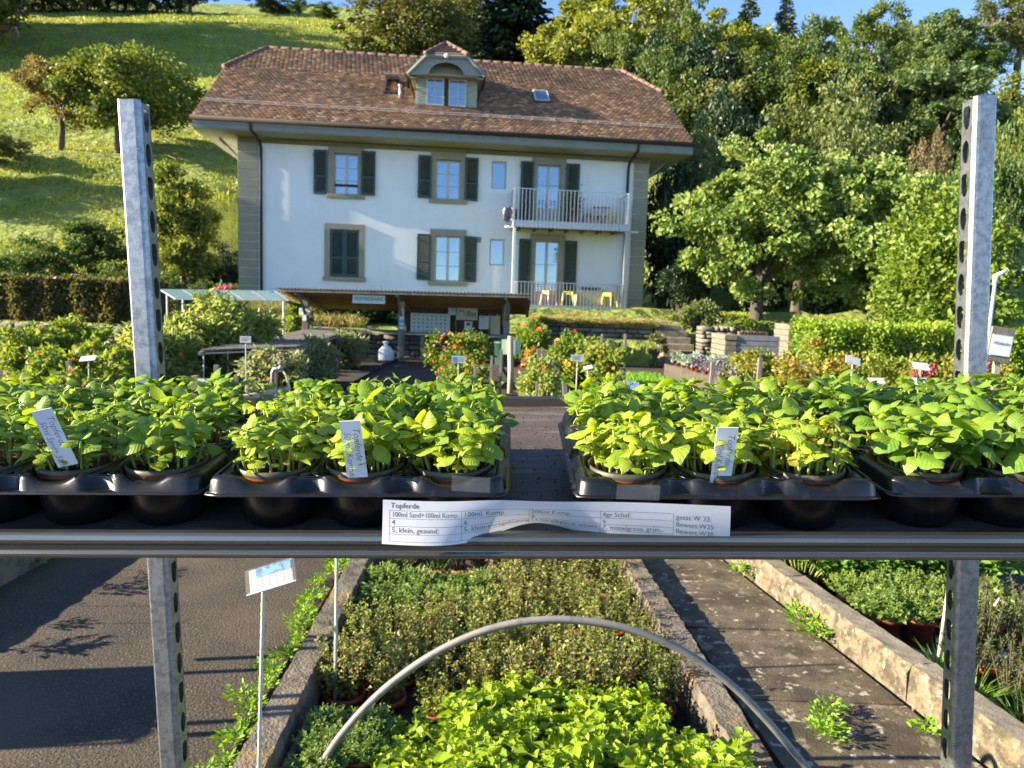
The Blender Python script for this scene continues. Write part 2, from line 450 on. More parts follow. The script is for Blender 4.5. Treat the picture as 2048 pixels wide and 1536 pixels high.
M['fascia'] = layered('fascia_paint', (0.21, 0.215, 0.185), [((0.17, 0.175, 0.15), 2, .45, .7)], rough=0.6)
M['gutter'] = layered('brown_gutter', (0.050, 0.040, 0.036), [((0.060, 0.047, 0.040), 3, .5, .7)], rough=0.7, spec=0.08)
M['shutter'] = layered('green_shutter', (0.014, 0.040, 0.040), [((0.020, 0.052, 0.050), 3, .45, .7)], rough=0.45)
M['winframe'] = layered('window_frame_paint', (0.50, 0.47, 0.40), rough=0.5)
M['glass'] = glassmat('window_glass')
M['curtain'] = layered('curtain', (0.55, 0.55, 0.56), [((0.42, 0.42, 0.44), 14, .4, .65)], rough=0.9, stretch=(1, 1, 0.05))
M['rooftile'] = ramp_attr('clay_roof_tile', [(0.10, 0.064, 0.042), (0.18, 0.103, 0.058), (0.26, 0.142, 0.078), (0.16, 0.10, 0.06), (0.32, 0.17, 0.09), (0.43, 0.29, 0.18)], rough=0.9, bump=0.4, bscale=22,
                         lay=[((0.06, 0.043, 0.034), 0.40, .48, .74, 0.65), ((0.12, 0.10, 0.035), 0.9, .60, .75, 0.45), ((0.34, 0.155, 0.075), 0.28, .52, .72, 0.35)])
M['ridgetile'] = layered('ridge_tile', (0.17, 0.10, 0.075), [((0.10, 0.062, 0.05), 3, .45, .65), ((0.30, 0.22, 0.17), 8, .6, .75)], rough=0.9)
M['sage'] = layered('sage_shingles', (0.36, 0.38, 0.27), [((0.30, 0.32, 0.22), 6, .45, .7)], rough=0.75)
M['sagewood'] = layered('sage_boards', (0.27, 0.29, 0.245), [((0.22, 0.24, 0.20), 4, .45, .7)], rough=0.7)
M['flash'] = layered('lead_flashing', (0.06, 0.06, 0.08), rough=0.5, metallic=0.4)
M['steel'] = layered('balcony_steel', (0.50, 0.51, 0.52), [((0.42, 0.43, 0.44), 6, .45, .7)], rough=0.45, metallic=0.5)
M['deck'] = layered('balcony_deck', (0.20, 0.17, 0.13), [((0.14, 0.12, 0.09), 4, .45, .7)], rough=0.8)
M['yellow'] = layered('yellow_plastic', (0.72, 0.58, 0.06), rough=0.4)
M['coral'] = layered('coral_plastic', (0.62, 0.20, 0.13), rough=0.4)
M['peach'] = layered('peach_plastic', (0.70, 0.36, 0.18), rough=0.4)
M['signwhite'] = layered('weathered_sign_white', (0.50, 0.51, 0.50), [((0.38, 0.39, 0.38), 20, .45, .65)], rough=0.5)
M['benchwood'] = layered('old_bench_wood', (0.085, 0.068, 0.050), [((0.05, 0.04, 0.03), 8, .45, .65), ((0.15, 0.125, 0.095), 20, .6, .75)], rough=0.9)
M['white'] = layered('white_paint', (0.78, 0.78, 0.76), rough=0.5)
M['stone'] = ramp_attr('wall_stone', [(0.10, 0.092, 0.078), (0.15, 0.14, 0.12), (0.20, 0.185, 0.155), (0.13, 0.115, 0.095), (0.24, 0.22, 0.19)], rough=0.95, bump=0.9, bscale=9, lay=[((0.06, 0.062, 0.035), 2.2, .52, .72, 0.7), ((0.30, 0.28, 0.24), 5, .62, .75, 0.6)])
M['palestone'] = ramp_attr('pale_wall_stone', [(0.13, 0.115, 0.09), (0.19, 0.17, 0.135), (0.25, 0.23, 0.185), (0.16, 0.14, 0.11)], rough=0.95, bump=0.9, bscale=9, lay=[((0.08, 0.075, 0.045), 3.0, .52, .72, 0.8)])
M['mortar'] = layered('dark_joint', (0.030, 0.027, 0.022), rough=0.95)
M['wood'] = layered('grey_wood', (0.21, 0.185, 0.15), [((0.13, 0.11, 0.085), 6, .45, .65), ((0.32, 0.29, 0.245), 18, .58, .75)], rough=0.85, bump=0.5, bscale=30, stretch=(1, 1, 0.12), bdist=0.006)
M['palewood'] = layered('pale_post_wood', (0.40, 0.34, 0.25), [((0.28, 0.23, 0.165), 8, .45, .65), ((0.50, 0.45, 0.36), 24, .58, .75)], rough=0.85, bump=0.4, bscale=30, stretch=(1, 1, 0.12), bdist=0.006)
M['brownwood'] = layered('dark_brown_board', (0.075, 0.036, 0.024), [((0.05, 0.025, 0.017), 5, .45, .7)], rough=0.8, bump=0.3, bscale=20, stretch=(1, 1, 0.1))
M['batten'] = layered('honey_batten', (0.28, 0.16, 0.06), [((0.17, 0.095, 0.035), 5, .45, .7), ((0.40, 0.24, 0.09), 11, .58, .75)], rough=0.75, stretch=(0.15, 1, 1))
M['corrugated'] = layered('bamboo_roof_sheet', (0.33, 0.24, 0.12), [((0.20, 0.14, 0.07), 4, .45, .7)], rough=0.7)
M['polycarb'] = clearmat('blue_roof_sheet', (0.22, 0.40, 0.46), 0.5, 0.2)
M['signboard'] = layered('pale_sign_board', (0.58, 0.62, 0.58), rough=0.6)
M['signgreen'] = layered('sign_green', (0.14, 0.26, 0.18), rough=0.7)
M['signcream'] = layered('cream_sign', (0.56, 0.50, 0.30), rough=0.6)
M['signblue'] = layered('sign_blue', (0.10, 0.30, 0.55), rough=0.6)
M['palesky'] = layered('pale_blue_print', (0.45, 0.58, 0.70), [((0.70, 0.76, 0.80), 20, .45, .6), ((0.18, 0.36, 0.58), 34, .58, .68)], rough=0.5)
M['photo_blue'] = layered('printed_blue_photo', (0.07, 0.24, 0.55), [((0.02, 0.06, 0.18), 60, .45, .6), ((0.35, 0.55, 0.75), 110, .58, .7)], rough=0.6)
M['orange'] = layered('orange_sticker', (0.60, 0.22, 0.04), rough=0.6)
M['bag'] = layered('white_sack', (0.70, 0.72, 0.74), [((0.58, 0.60, 0.63), 12, .45, .65)], rough=0.7, bump=0.6, bscale=14, bdist=0.04)
M['barrel'] = layered('green_barrel', (0.018, 0.06, 0.045), rough=0.5)
M['greensign'] = clearmat('pale_green_sheet', (0.45, 0.56, 0.36), 0.9, 0.4)
M['corrsteel'] = layered('grey_corrugated_sheet', (0.26, 0.28, 0.30), [((0.18, 0.19, 0.20), 5, .45, .7)], rough=0.55, metallic=0.35)
M['bark'] = layered('bark', (0.085, 0.068, 0.052), [((0.045, 0.036, 0.028), 6, .45, .65), ((0.15, 0.13, 0.10), 14, .6, .75)], rough=0.95, bump=0.9, bscale=18, stretch=(1, 1, 0.25), bdist=0.04)
M['twig'] = layered('twig', (0.12, 0.085, 0.05), [((0.07, 0.05, 0.03), 8, .45, .65)], rough=0.9)
M['greytwig'] = layered('grey_twig', (0.30, 0.25, 0.22), rough=0.9)
M['hide'] = layered('fawn_hide', (0.42, 0.26, 0.15), [((0.60, 0.48, 0.36), 3, .6, .7)], rough=0.85)
M['cartgreen'] = layered('cart_paint', (0.03, 0.10, 0.06), rough=0.5)
M['rubber'] = layered('rubber', (0.02, 0.02, 0.02), rough=0.8)
M['cloth'] = layered('striped_cloth', (0.13, 0.11, 0.16), [((0.30, 0.28, 0.33), 9, .5, .55), ((0.25, 0.06, 0.06), 5, .6, .65)], rough=0.9)
M['petal_orange'] = layered('orange_petal', (0.75, 0.20, 0.015), rough=0.6, trans=0.3)
M['petal_yellow'] = layered('yellow_petal', (0.75, 0.48, 0.02), rough=0.6, trans=0.3)
M['petal_red'] = layered('red_petal', (0.50, 0.025, 0.02), rough=0.6, trans=0.3)
M['petal_pink'] = layered('pink_petal', (0.66, 0.12, 0.20), rough=0.6, trans=0.3)
M['petal_white'] = layered('white_petal', (0.74, 0.72, 0.64), rough=0.6, trans=0.3)
G = lambda *c: c
M['L_walnut'] = leafmat('walnut_leaves', [G(.05,.088,.018), G(.09,.125,.024), G(.135,.16,.03), G(.18,.175,.04)])
M['L_ivytree'] = leafmat('ivy_tree_leaves', [G(.03,.055,.014), G(.08,.09,.02), G(.15,.13,.04), G(.18,.15,.05)])
M['L_oak'] = leafmat('dark_olive_leaves', [G(.035,.052,.013), G(.065,.082,.018), G(.10,.11,.028), G(.15,.13,.045)], trans=.25)
M['L_spruce'] = leafmat('spruce_needles', [G(.010,.022,.012), G(.022,.042,.018), G(.05,.075,.022)], trans=.1, vary=.3)
M['L_lime'] = leafmat('yellow_green_leaves', [G(.085,.12,.018), G(.14,.17,.026), G(.19,.205,.04), G(.11,.13,.03)])
M['L_mid'] = leafmat('mid_green_leaves', [G(.030,.066,.018), G(.058,.102,.024), G(.10,.14,.03), G(.14,.15,.03)], gain=1.15)
M['L_blue'] = leafmat('grey_green_leaves', [G(.06,.10,.04), G(.10,.145,.055), G(.15,.18,.07)])
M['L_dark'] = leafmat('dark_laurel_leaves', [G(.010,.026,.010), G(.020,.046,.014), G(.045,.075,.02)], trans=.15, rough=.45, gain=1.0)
M['L_olive'] = leafmat('olive_brown_leaves', [G(.055,.082,.025), G(.095,.125,.035), G(.14,.165,.05), G(.17,.15,.06)])
M['L_plane'] = leafmat('plane_leaves', [G(.050,.098,.020), G(.105,.165,.035), G(.19,.245,.065), G(.30,.34,.13)], rough=.5, spec=.3, vary=.2, gain=1.35)
M['L_beech'] = leafmat('bright_shrub_leaves', [G(.06,.115,.016), G(.11,.165,.022), G(.18,.22,.03)], vary=.4)
M['L_hedge'] = leafmat('bronze_hedge_leaves', [G(.045,.07,.016), G(.09,.10,.028), G(.15,.125,.045), G(.22,.19,.09)], rough=.4, spec=.5, gain=1.15)
M['L_box'] = leafmat('clipped_hedge_leaves', [G(.10,.18,.018), G(.18,.26,.026), G(.27,.33,.05)])
M['L_autumn'] = leafmat('autumn_shrub_leaves', [G(.09,.14,.022), G(.15,.19,.03), G(.22,.24,.04), G(.28,.23,.045), G(.25,.15,.04)], vary=.5, vscale=1.1, gain=1.15)
M['L_fern'] = leafmat('ferny_leaves', [G(.15,.20,.05), G(.23,.28,.08), G(.33,.36,.14)], trans=.5, gain=1.15)
M['L_feather'] = leafmat('feathery_grey_leaves', [G(.15,.18,.07), G(.23,.26,.12), G(.32,.34,.18)], trans=.45, gain=1.1)
M['L_wild'] = leafmat('wildflower_leaves', [G(.055,.10,.018), G(.11,.17,.028), G(.18,.22,.045), G(.28,.24,.09)], trans=.45)
M['L_grass'] = leafmat('meadow_grass', [G(.12,.165,.020), G(.185,.22,.03), G(.25,.27,.045), G(.29,.29,.08)], vary=.8, vscale=0.12, trans=.3)
M['L_longgrass'] = leafmat('long_grass', [G(.10,.15,.03), G(.17,.20,.05), G(.26,.22,.09), G(.30,.22,.11)], vary=.4)
M['L_lawn'] = leafmat('seedling_lawn', [G(.08,.19,.015), G(.12,.25,.02), G(.17,.30,.03)])
M['L_marj'] = leafmat('marjoram_leaves', [G(.10,.145,.03), G(.16,.205,.042), G(.23,.26,.06), G(.19,.14,.055), G(.31,.31,.10)], vary=.45, vscale=2.5)
M['L_mint'] = leafmat('lemon_balm_leaves', [G(.19,.30,.014), G(.28,.40,.022), G(.38,.47,.04)], vary=.3, vscale=3, gain=1.0)
M['L_oreg'] = leafmat('oregano_leaves', [G(.08,.14,.028), G(.13,.20,.042), G(.20,.26,.065)], vary=.3, vscale=4)
M['L_pars'] = leafmat('parsley_leaves', [G(.055,.13,.016), G(.095,.20,.022), G(.16,.27,.035)], vary=.4, vscale=3)
M['L_rose'] = leafmat('rosemary_needles', [G(.05,.075,.028), G(.09,.11,.04), G(.13,.15,.06)], vary=.3)
M['L_chive'] = leafmat('chive_blades', [G(.09,.19,.022), G(.14,.26,.03), G(.20,.30,.05)])
M['L_weed'] = leafmat('weed_leaves', [G(.11,.23,.012), G(.17,.31,.02), G(.26,.37,.04)], vary=.3)
M['L_sage'] = leafmat('purple_sage_leaves', [G(.11,.095,.12), G(.16,.14,.165), G(.20,.20,.19)], trans=.15)
M['L_silver'] = leafmat('silver_leaves', [G(.17,.24,.17), G(.24,.30,.22), G(.20,.22,.20)], trans=.15)
M['L_red'] = leafmat('red_sedum', [G(.18,.04,.04), G(.30,.06,.06), G(.24,.10,.06)], trans=.15)
M['L_redbush'] = leafmat('reddish_bush_leaves', [G(.12,.13,.05), G(.15,.13,.06), G(.19,.12,.07), G(.14,.14,.06)], vary=.6)

# ================================================================== SETTING: ground and hillside
def _sm(t): t = np.clip(t, 0, 1); return t*t*(3-2*t)
def gz(x, y):
    x = np.asarray(x, float); y = np.asarray(y, float)
    s = 24+_sm((x+13.5)/3.0)*18.0-_sm((x-7.0)/4.0)*11.0
    zr = 53-13*_sm((x+25)/45)
    flat = 0.65*_sm((y-19.95)/0.3)+0.65*_sm((y-21.0)/4.0)
    t = (y-s)/(145-s)
    up = np.where(t > 0, t, 0)
    soft = np.clip((y-s)/6.0, 0, 1)
    h = (zr-1.3)*np.minimum(up, 1)*(0.55+0.45*_sm(soft))-np.maximum(y-145, 0)*0.04
    und = 0.5*np.sin(x*0.11+y*0.05)*np.sin(y*0.13)+0.22*np.sin(x*0.45+1.3*np.sin(y*0.3))*np.sin(y*0.6+x*0.1)
    und = und*np.clip((y-s)/15, 0, 1)
    return flat+h+und
def gzf(x, y): return float(gz(x, y)) if y > 19.96 else 0.0
def hill_hit(px, py):
    d = ray(px, py); t = 20.0
    for _ in range(3000):
        p = EYE+d*t
        if p.z < gzf(p.x, p.y): return p
        t += 0.12
    return EYE+d*t

xs = np.concatenate([np.linspace(-700, -125, 16), np.arange(-120, 75, 1.0), np.linspace(80, 700, 16)])
ys = np.concatenate([[19.9, 19.95, 20.05, 20.15, 20.3], np.arange(20.6, 60, 0.6), np.arange(60, 150, 1.1), np.linspace(152, 900, 22)])
X, Y = np.meshgrid(xs, ys)
Zt = gz(X, Y)
fine = (Y > 23) & (Y < 150)
Zt += np.where(fine, RNG.normal(size=Zt.shape)*0.13, 0)
v = np.stack([X, Y, Zt], -1).reshape(-1, 3)
nx, ny = len(xs), len(ys)
i = (np.arange(ny-1)[:, None]*nx+np.arange(nx-1)[None, :]).ravel()
f = np.stack([i, i+1, i+1+nx, i+nx], 1)
M['meadow'] = layered('meadow_soil_grass', (0.185, 0.230, 0.034), [((0.135, 0.185, 0.028), 0.30, .42, .62), ((0.225, 0.245, 0.05), 0.11, .48, .70), ((0.11, 0.135, 0.022), 1.6, .52, .72), ((0.28, 0.26, 0.08), 2.6, .60, .75)], rough=0.95, bump=1.0, bscale=1.7, bdist=0.5, stretch=(1, 1.6, 1))
hill = link('hillside', arr_mesh('hillside', v, f, smooth=True), mat=M['meadow'])
tag(hill, kind='structure')
gm = MB(); gm.box((-700, -300, -0.60), (700, 20.2, -0.50))
M['yard'] = layered('yard_soil', (0.055, 0.045, 0.030), [((0.09, 0.10, 0.03), 0.7, .5, .65), ((0.03, 0.025, 0.018), 3, .5, .7)], rough=0.95, bump=0.8, bscale=9, bdist=0.05)
# yard sheet with the sunken beds left out is simply lower; walks lie above it
tag(gm.build('ground', M['yard']), kind='structure')

def sheet(name, pts, z, mat, thick=0.4, sub=0):
    m = MB(); m.prism([(p[0], p[1]) for p in pts], z-thick, z, axis='z')
    return tag(m.build(name, mat), kind='structure')
# asphalt: the drive towards the stall, and the yard where the trolley stands
sheet('asphalt_path', [(-2.66, 2.05), (-0.93, 2.05), (-0.96, 4.6), (-1.15, 18.9), (-3.0, 18.9), (-2.70, 4.6)], 0.0, M['asphalt'])
sheet('asphalt_yard', [(-40, -60), (40, -60), (40, 2.05), (-40, 2.05)], 0.0, M['asphalt'])
sheet('asphalt_forecourt', [(-6.5, 18.9), (-3.0, 18.9), (-1.15, 18.9), (4.2, 18.9), (4.2, 20.1), (-6.5, 20.1)], 0.0, M['asphalt'])
sheet('asphalt_cross_path', [(-0.35, 11.9), (0.25, 11.9), (0.45, 18.9), (-0.30, 18.9)], 0.004, M['asphalt'], 0.4)
sheet('asphalt_bay', [(-14, 2.05), (-2.66, 2.05), (-2.68, 3.10), (-14, 3.10)], 0.0, M['asphalt'])
def lx(y): return 0.92-0.07*(y-2.3)       # left edge of the concrete walk
def rx(y): return 1.80-0.16*(y-2.55)      # right edge
WY = [2.05, 3.02, 3.72, 4.55, 5.6, 6.8, 8.2]
walk = tag(empty('concrete_path', (1.2, 2.1, 0)), kind='structure')
for a, b in zip(WY[:-1], WY[1:]):
    m = MB(); g = 0.006
    m.prism([(lx(a)+.1, a+g), (rx(a)-.06, a+g), (rx(b)-.06, b-g), (lx(b)+.1, b-g)], -0.4, -0.004+random.uniform(-.003, .003), axis='z')
    keep(m.build('paving_slab', M['concrete_path'], bev=0.004), walk)

# ------------------------------------------------------------------ low walls round the beds
def rough_wall(name, label, p0, p1, width, z0, z1, mat_side, mat_top, n, seed, jit=0.008, blocks=1, cat='wall'):
    """low concrete wall of separate blocks, each with a broken, uneven outline"""
    rng = np.random.default_rng(seed)
    p0 = np.array(p0, float); p1 = np.array(p1, float)
    root = empty(name, (p0[0], p0[1], z0), label, cat)
    d = p1-p0; L = np.linalg.norm(d); d /= L; nrm = np.array([-d[1], d[0]])
    for k in range(blocks):
        a0, a1 = L*k/blocks+0.004, L*(k+1)/blocks-0.004
        nn = max(4, n//blocks)
        v, f, mi = [], [], []
        prof = [(-.5, 0), (-.5, .35), (-.5, .7), (-.5, .93), (-.42, 1), (-.15, 1), (.15, 1), (.42, 1), (.5, .93), (.5, .7), (.5, .35), (.5, 0)]
        for i in range(nn+1):
            t = a0+(a1-a0)*i/nn
            sag = rng.normal()*jit*0.3
            for j, (u, w) in enumerate(prof):
                jj = jit if 0 < j < len(prof)-1 else 0
                q = p0+d*t+nrm*(u*width+rng.normal()*jj*(0.5 if w < 0.9 else 0.8))
                v.append((q[0], q[1], z0+(z1-z0)*w+sag+rng.normal()*jj*0.35))
        k_ = len(prof)
        for i in range(nn):
            for j in range(k_-1):
                a = i*k_+j
                f.append((a, a+1, a+1+k_, a+k_)); mi.append(1 if 4 <= j <= 6 else 0)
        f.append(tuple(range(k_-1, -1, -1))); mi.append(0)
        f.append(tuple(nn*k_+j for j in range(k_))); mi.append(0)
        m = MB(); m.v = v; m.f = f; m.m = mi
        o = m.build('wall_block', [mat_side, mat_top], root, world=True)
    return root
rough_wall('bed_kerb', 'lichen-covered concrete kerb between the asphalt drive and the herb bed', (-0.80, 2.05), (-0.93, 7.8), 0.125, -0.38, 0.085, M['lichen'], M['lichen'], 150, 3, 0.0035, 7)
rough_wall('bed_wall', 'dark mossy wall along the left side of the concrete walk', (0.90, 2.05), (0.55, 7.9), 0.13, -0.42, 0.075, M['lichen'], M['lichen'], 140, 4, 0.005, 6)
rough_wall('walk_wall', 'pale weathered wall along the right side of the concrete walk', (1.92, 2.05), (0.93, 8.2), 0.125, -0.42, 0.145, M['kerb'], M['kerbtop'], 150, 5, 0.0045, 6)
rough_wall('drive_wall', 'low ivy-grown wall on the far left edge of the asphalt drive', (-2.74, 3.12), (-2.80, 9.5), 0.13, -0.4, 0.20, M['lichen'], M['lichen'], 120, 6, 0.006, 5)
sheet('herb_bed_soil', [(-0.80, 2.06), (0.85, 2.06), (0.50, 8.0), (-0.95, 8.0)], -0.12, M['bed_soil'], 0.3)
sheet('right_bed_soil', [(1.95, 2.06), (7.5, 2.06), (7.5, 8.0), (1.05, 8.0)], -0.12, M['bed_soil'], 0.3)
sheet('left_bed_soil', [(-14.0, 3.10), (-2.78, 3.10), (-2.9, 19.5), (-14, 19.5)], 0.06, M['bed_soil'], 0.5)
sheet('middle_bed_soil', [(-0.98, 8.02), (0.48, 8.02), (-0.36, 18.6), (-1.16, 18.6)], 0.05, M['bed_soil'], 0.5)
sheet('left_yard', [(-700, 3.11), (-14.01, 3.11), (-14.01, 20.2), (-700, 20.2)], 0.03, M['yard'], 0.5)
sheet('left_far_yard', [(-14.0, 19.51), (-6.51, 19.51), (-6.51, 20.2), (-14.0, 20.2)], 0.03, M['yard'], 0.5)
sheet('right_yard', [(7.51, 2.06), (700, 2.06), (700, 8.2), (7.51, 8.2)], 0.0, M['yard'], 0.5)
sheet('right_far_yard', [(16.01, 8.21), (700, 8.21), (700, 20.2), (16.01, 20.2)], 0.03, M['yard'], 0.5)
sheet('left_side_yard', [(-700, -60), (-40.01, -60), (-40.01, 3.10), (-700, 3.10)], 0.0, M['yard'], 0.5)
sheet('right_side_yard', [(40.01, -60), (700, -60), (700, 2.05), (40.01, 2.05)], 0.0, M['yard'], 0.5)
sheet('far_right_bed_soil', [(0.50, 8.22), (16, 8.22), (16, 19.6), (0.50, 19.6)], 0.05, M['bed_soil'], 0.5)

# ================================================================== THE HOUSE
EL, ER = at_y(383, 232, 26.9), at_y(1388, 288, 28.8)
EX = Vector((ER.x-EL.x, ER.y-EL.y, 0)).normalized(); EYV = Vector((-EX.y, EX.x, 0))
HM = Matrix(((EX.x, EYV.x, 0, EL.x), (EX.y, EYV.y, 0, EL.y), (0, 0, 1, 0), (0, 0, 0, 1)))
HI = HM.inverted()
def hp(px, py, yl):
    a = HI @ EYE; d = HI.to_3x3() @ ray(px, py)
    t = (yl-a.y)/d.y
    q = a+d*t
    return q.x, q.z
OV, RIDGE, DEP = 1.15, 6.6, 10.9
ZE = (EL.z+ER.z)/2
XE = hp(1388, 288, 0)[0]
ZR = (hp(535, 97, RIDGE)[1]+hp(1243, 142, RIDGE)[1])/2
TANR = (ZR-ZE)/RIDGE
def rp(px, py):
    a = HI @ EYE; d = HI.to_3x3() @ ray(px, py)
    t = (ZE+TANR*a.y-a.z)/(d.z-TANR*d.y)
    return a+d*t
XL, XR = hp(478, 440, OV)[0], hp(1290, 470, OV)[0]
Z0 = 1.2
ZS = ZE-0.40
house = empty('house', HM @ Matrix.Translation((0, 0, 0)), 'white two-storey house with green shutters and a brown tiled half-hipped roof', 'house')
def H(name, mb, mat, smooth=False, bev=0, parent=None):
    return mb.build(name, mat, parent or house, smooth, bev)
def rect(px0, py0, px1, py1, y=None):
    y = OV if y is None else y
    mx, my = (px0+px1)/2, (py0+py1)/2
    return hp(px0, my, y)[0], hp(px1, my, y)[0], hp(mx, py1, y)[1], hp(mx, py0, y)[1]   # x0,x1,z0,z1
OP = {'W1': rect(668, 307, 717, 389), 'W2': rect(872, 320, 921, 399), 'W4': rect(870, 472, 921, 563), 'W3': rect(660, 459, 718, 554),
      'D1': rect(1073, 330, 1120, 447), 'D2': rect(1068, 482, 1117, 620), 's1': rect(983, 322, 1013, 378), 's2': rect(979, 478, 1009, 531)}
# front wall with real openings
gx = sorted({XL, XR} | {v for o in OP.values() for v in o[:2]}); gzv = sorted({Z0, ZS} | {v for o in OP.values() for v in o[2:]})
m = MB()
def hole(x, z): return any(o[0] < x < o[1] and o[2] < z < o[3] for o in OP.values())
for a, b in zip(gx[:-1], gx[1:]):
    for c, d in zip(gzv[:-1], gzv[1:]):
        if not hole((a+b)/2, (c+d)/2):
            m.add([(a, OV, c), (b, OV, c), (b, OV, d), (a, OV, d)], [(0, 1, 2, 3)])
RV = 0.20
for (x0, x1, z0, z1) in OP.values():
    m.add([(x0, OV, z0), (x1, OV, z0), (x1, OV, z1), (x0, OV, z1), (x0, OV+RV, z0), (x1, OV+RV, z0), (x1, OV+RV, z1), (x0, OV+RV, z1)],
          [(0, 4, 5, 1), (1, 5, 6, 2), (2, 6, 7, 3), (3, 7, 4, 0), (4, 7, 6, 5)])
# side and rear walls
zg = ZS+1.6
for x in (XL, XR):
    m.add([(x, OV, Z0), (x, OV+DEP, Z0), (x, OV+DEP, ZS), (x, RIDGE+2.6, zg+1.2), (x, RIDGE-2.6, zg+1.2), (x, OV, ZS)], [(0, 1, 2, 3, 4, 5)])
m.add([(XL, OV+DEP, Z0), (XR, OV+DEP, Z0), (XR, OV+DEP, ZS), (XL, OV+DEP, ZS)], [(0, 1, 2, 3)])
H('wall', m, M['whitewall'])
# quoins: separate painted blocks
def quoins(xa, xb, ztop, n, side):
    h = (ztop-Z0)/n
    for k in range(n):
        m = MB(); m.box((xa, OV-0.035-(0.004 if k % 2 else 0), Z0+k*h+0.012), (xb, OV+0.3, Z0+(k+1)*h-0.012))
        H('quoin', m, M['khaki'], bev=0.008)
XQL = hp(517, 440, OV)[0]; XQR = hp(1262, 470, OV)[0]
ZFR = hp(600, 290, OV)[1]
quoins(XL-0.03, XQL, ZFR, 18, -1)
quoins(XQR, XR+0.03, ZFR, 18, 1)
m = MB(); m.box((XL-0.03, OV-0.05, ZFR), (XR+0.03, OV+0.25, ZS-0.002)); H('frieze', m, M['khakidark'])
# windows
def window(key, cols=2, rows=3, surround=True, toband=False, door=False, kind='window', plain=False):
    x0, x1, z0, z1 = OP[key]; w, h = x1-x0, z1-z0
    yf = OV+0.10; fr = 0.055
    m = MB()
    m.box((x0, yf, z0), (x0+fr, yf+.07, z1)); m.box((x1-fr, yf, z0), (x1, yf+.07, z1))
    m.box((x0+fr, yf, z0), (x1-fr, yf+.07, z0+fr)); m.box((x0+fr, yf, z1-fr), (x1-fr, yf+.07, z1))
    if not plain:
        xm = (x0+x1)/2
        m.box((xm-.05, yf-.012, z0+fr), (xm+.05, yf+.06, z1-fr))
        for s in range(1, rows):
            zz = z0+fr+(h-2*fr)*s/rows
            m.box((x0+fr, yf+.012, zz-.012), (xm-.05, yf+.05, zz+.012)); m.box((xm+.05, yf+.012, zz-.012), (x1-fr, yf+.05, zz+.012))
    wo = H(kind, m, M['winframe'])
    cells = [(x0+fr, x1-fr)] if plain else [(x0+fr, (x0+x1)/2-.05), ((x0+x1)/2+.05, x1-fr)]
    zlow = z0+fr
    if door:
        zk = z0+h*0.27
        for a, b in cells:
            p = MB(); p.box((a, yf+.02, z0+fr), (b, yf+.05, zk)); H('door_panel', p, M['winframe'], parent=wo)
        zlow = zk
    for a, b in cells:
        for s in range(1 if plain else rows):
            n = 1 if plain else rows
            c, d = zlow+(z1-fr-zlow)*s/n, zlow+(z1-fr-zlow)*(s+1)/n
            p = MB(); t = random.uniform(-.004, .004)
            p.add([(a, yf+.035+t, c), (b, yf+.035-t, c), (b, yf+.035-t*.5, d), (a, yf+.035+t*.5, d)], [(0, 1, 2, 3)])
            H('pane', p, M['glass'], parent=wo)
    if surround:
        sw, pr = 0.20, 0.045
        top = ZFR+0.02 if toband else z1+0.24
        m = MB()
        m.box((x0-sw, OV-pr, z0), (x0, OV+.1, z1)); m.box((x1, OV-pr, z0), (x1+sw, OV+.1, z1))
        m.box((x0-sw, OV-pr-.003, z1), (x1+sw, OV+.1, top))
        H('window_surround', m, M['khaki'], parent=wo)
        if not door:
            m = MB(); m.box((x0-sw-.05, OV-.11, z0-.15), (x1+sw+.05, OV+.1, z0)); H('window_sill', m, M['khaki'], bev=.01, parent=wo)
    return wo
def shutter(x0, x1, z0, z1, y=None):
    y = OV-0.10 if y is None else y
    m = MB(); fr = 0.075
    m.box((x0, y, z0), (x0+fr, y+.045, z1)); m.box((x1-fr, y, z0), (x1, y+.045, z1))
    zm = z0+(z1-z0)*0.40
    for a, b in ((z0, z0+fr*1.2), (zm-fr*.5, zm+fr*.5), (z1-fr, z1)):
        m.box((x0+fr, y+.001, a), (x1-fr, y+.044, b))
    s = H('shutter', m, M['shutter'])
    l = MB()
    zz = z0+fr*1.2
    while zz < z1-fr:
        if not (zm-fr*.6 < zz < zm+fr*.5):
            l.add([(x0+fr, y+.006, zz), (x1-fr, y+.006, zz), (x1-fr, y+.038, zz+.045), (x0+fr, y+.038, zz+.045)], [(0, 1, 2, 3)])
        zz += 0.058
    H('louvres', l, M['shutter'], parent=s)
    m = MB()
    for zz in (z0+.2, z1-.2): m.box((x0-.02, y+.01, zz), (x0+.02, OV+.02, zz+.05))
    H('hinge', m, M['gutter'], parent=s)
    return s
window('W1', toband=True); window('W2', toband=True); window('W4'); window('D1', toband=True, door=True, kind='balcony_door'); window('D2', door=True, kind='balcony_door')
window('s1', surround=False, plain=True); window('s2', surround=False, plain=True)
# rolled blind bar in the upper left window
x0, x1, z0, z1 = OP['W1']; m = MB(); m.box((x0+.03, OV+.02, z0+.30), (x1-.03, OV+.06, z0+.37)); H('blind_bar', m, M['gutter'])
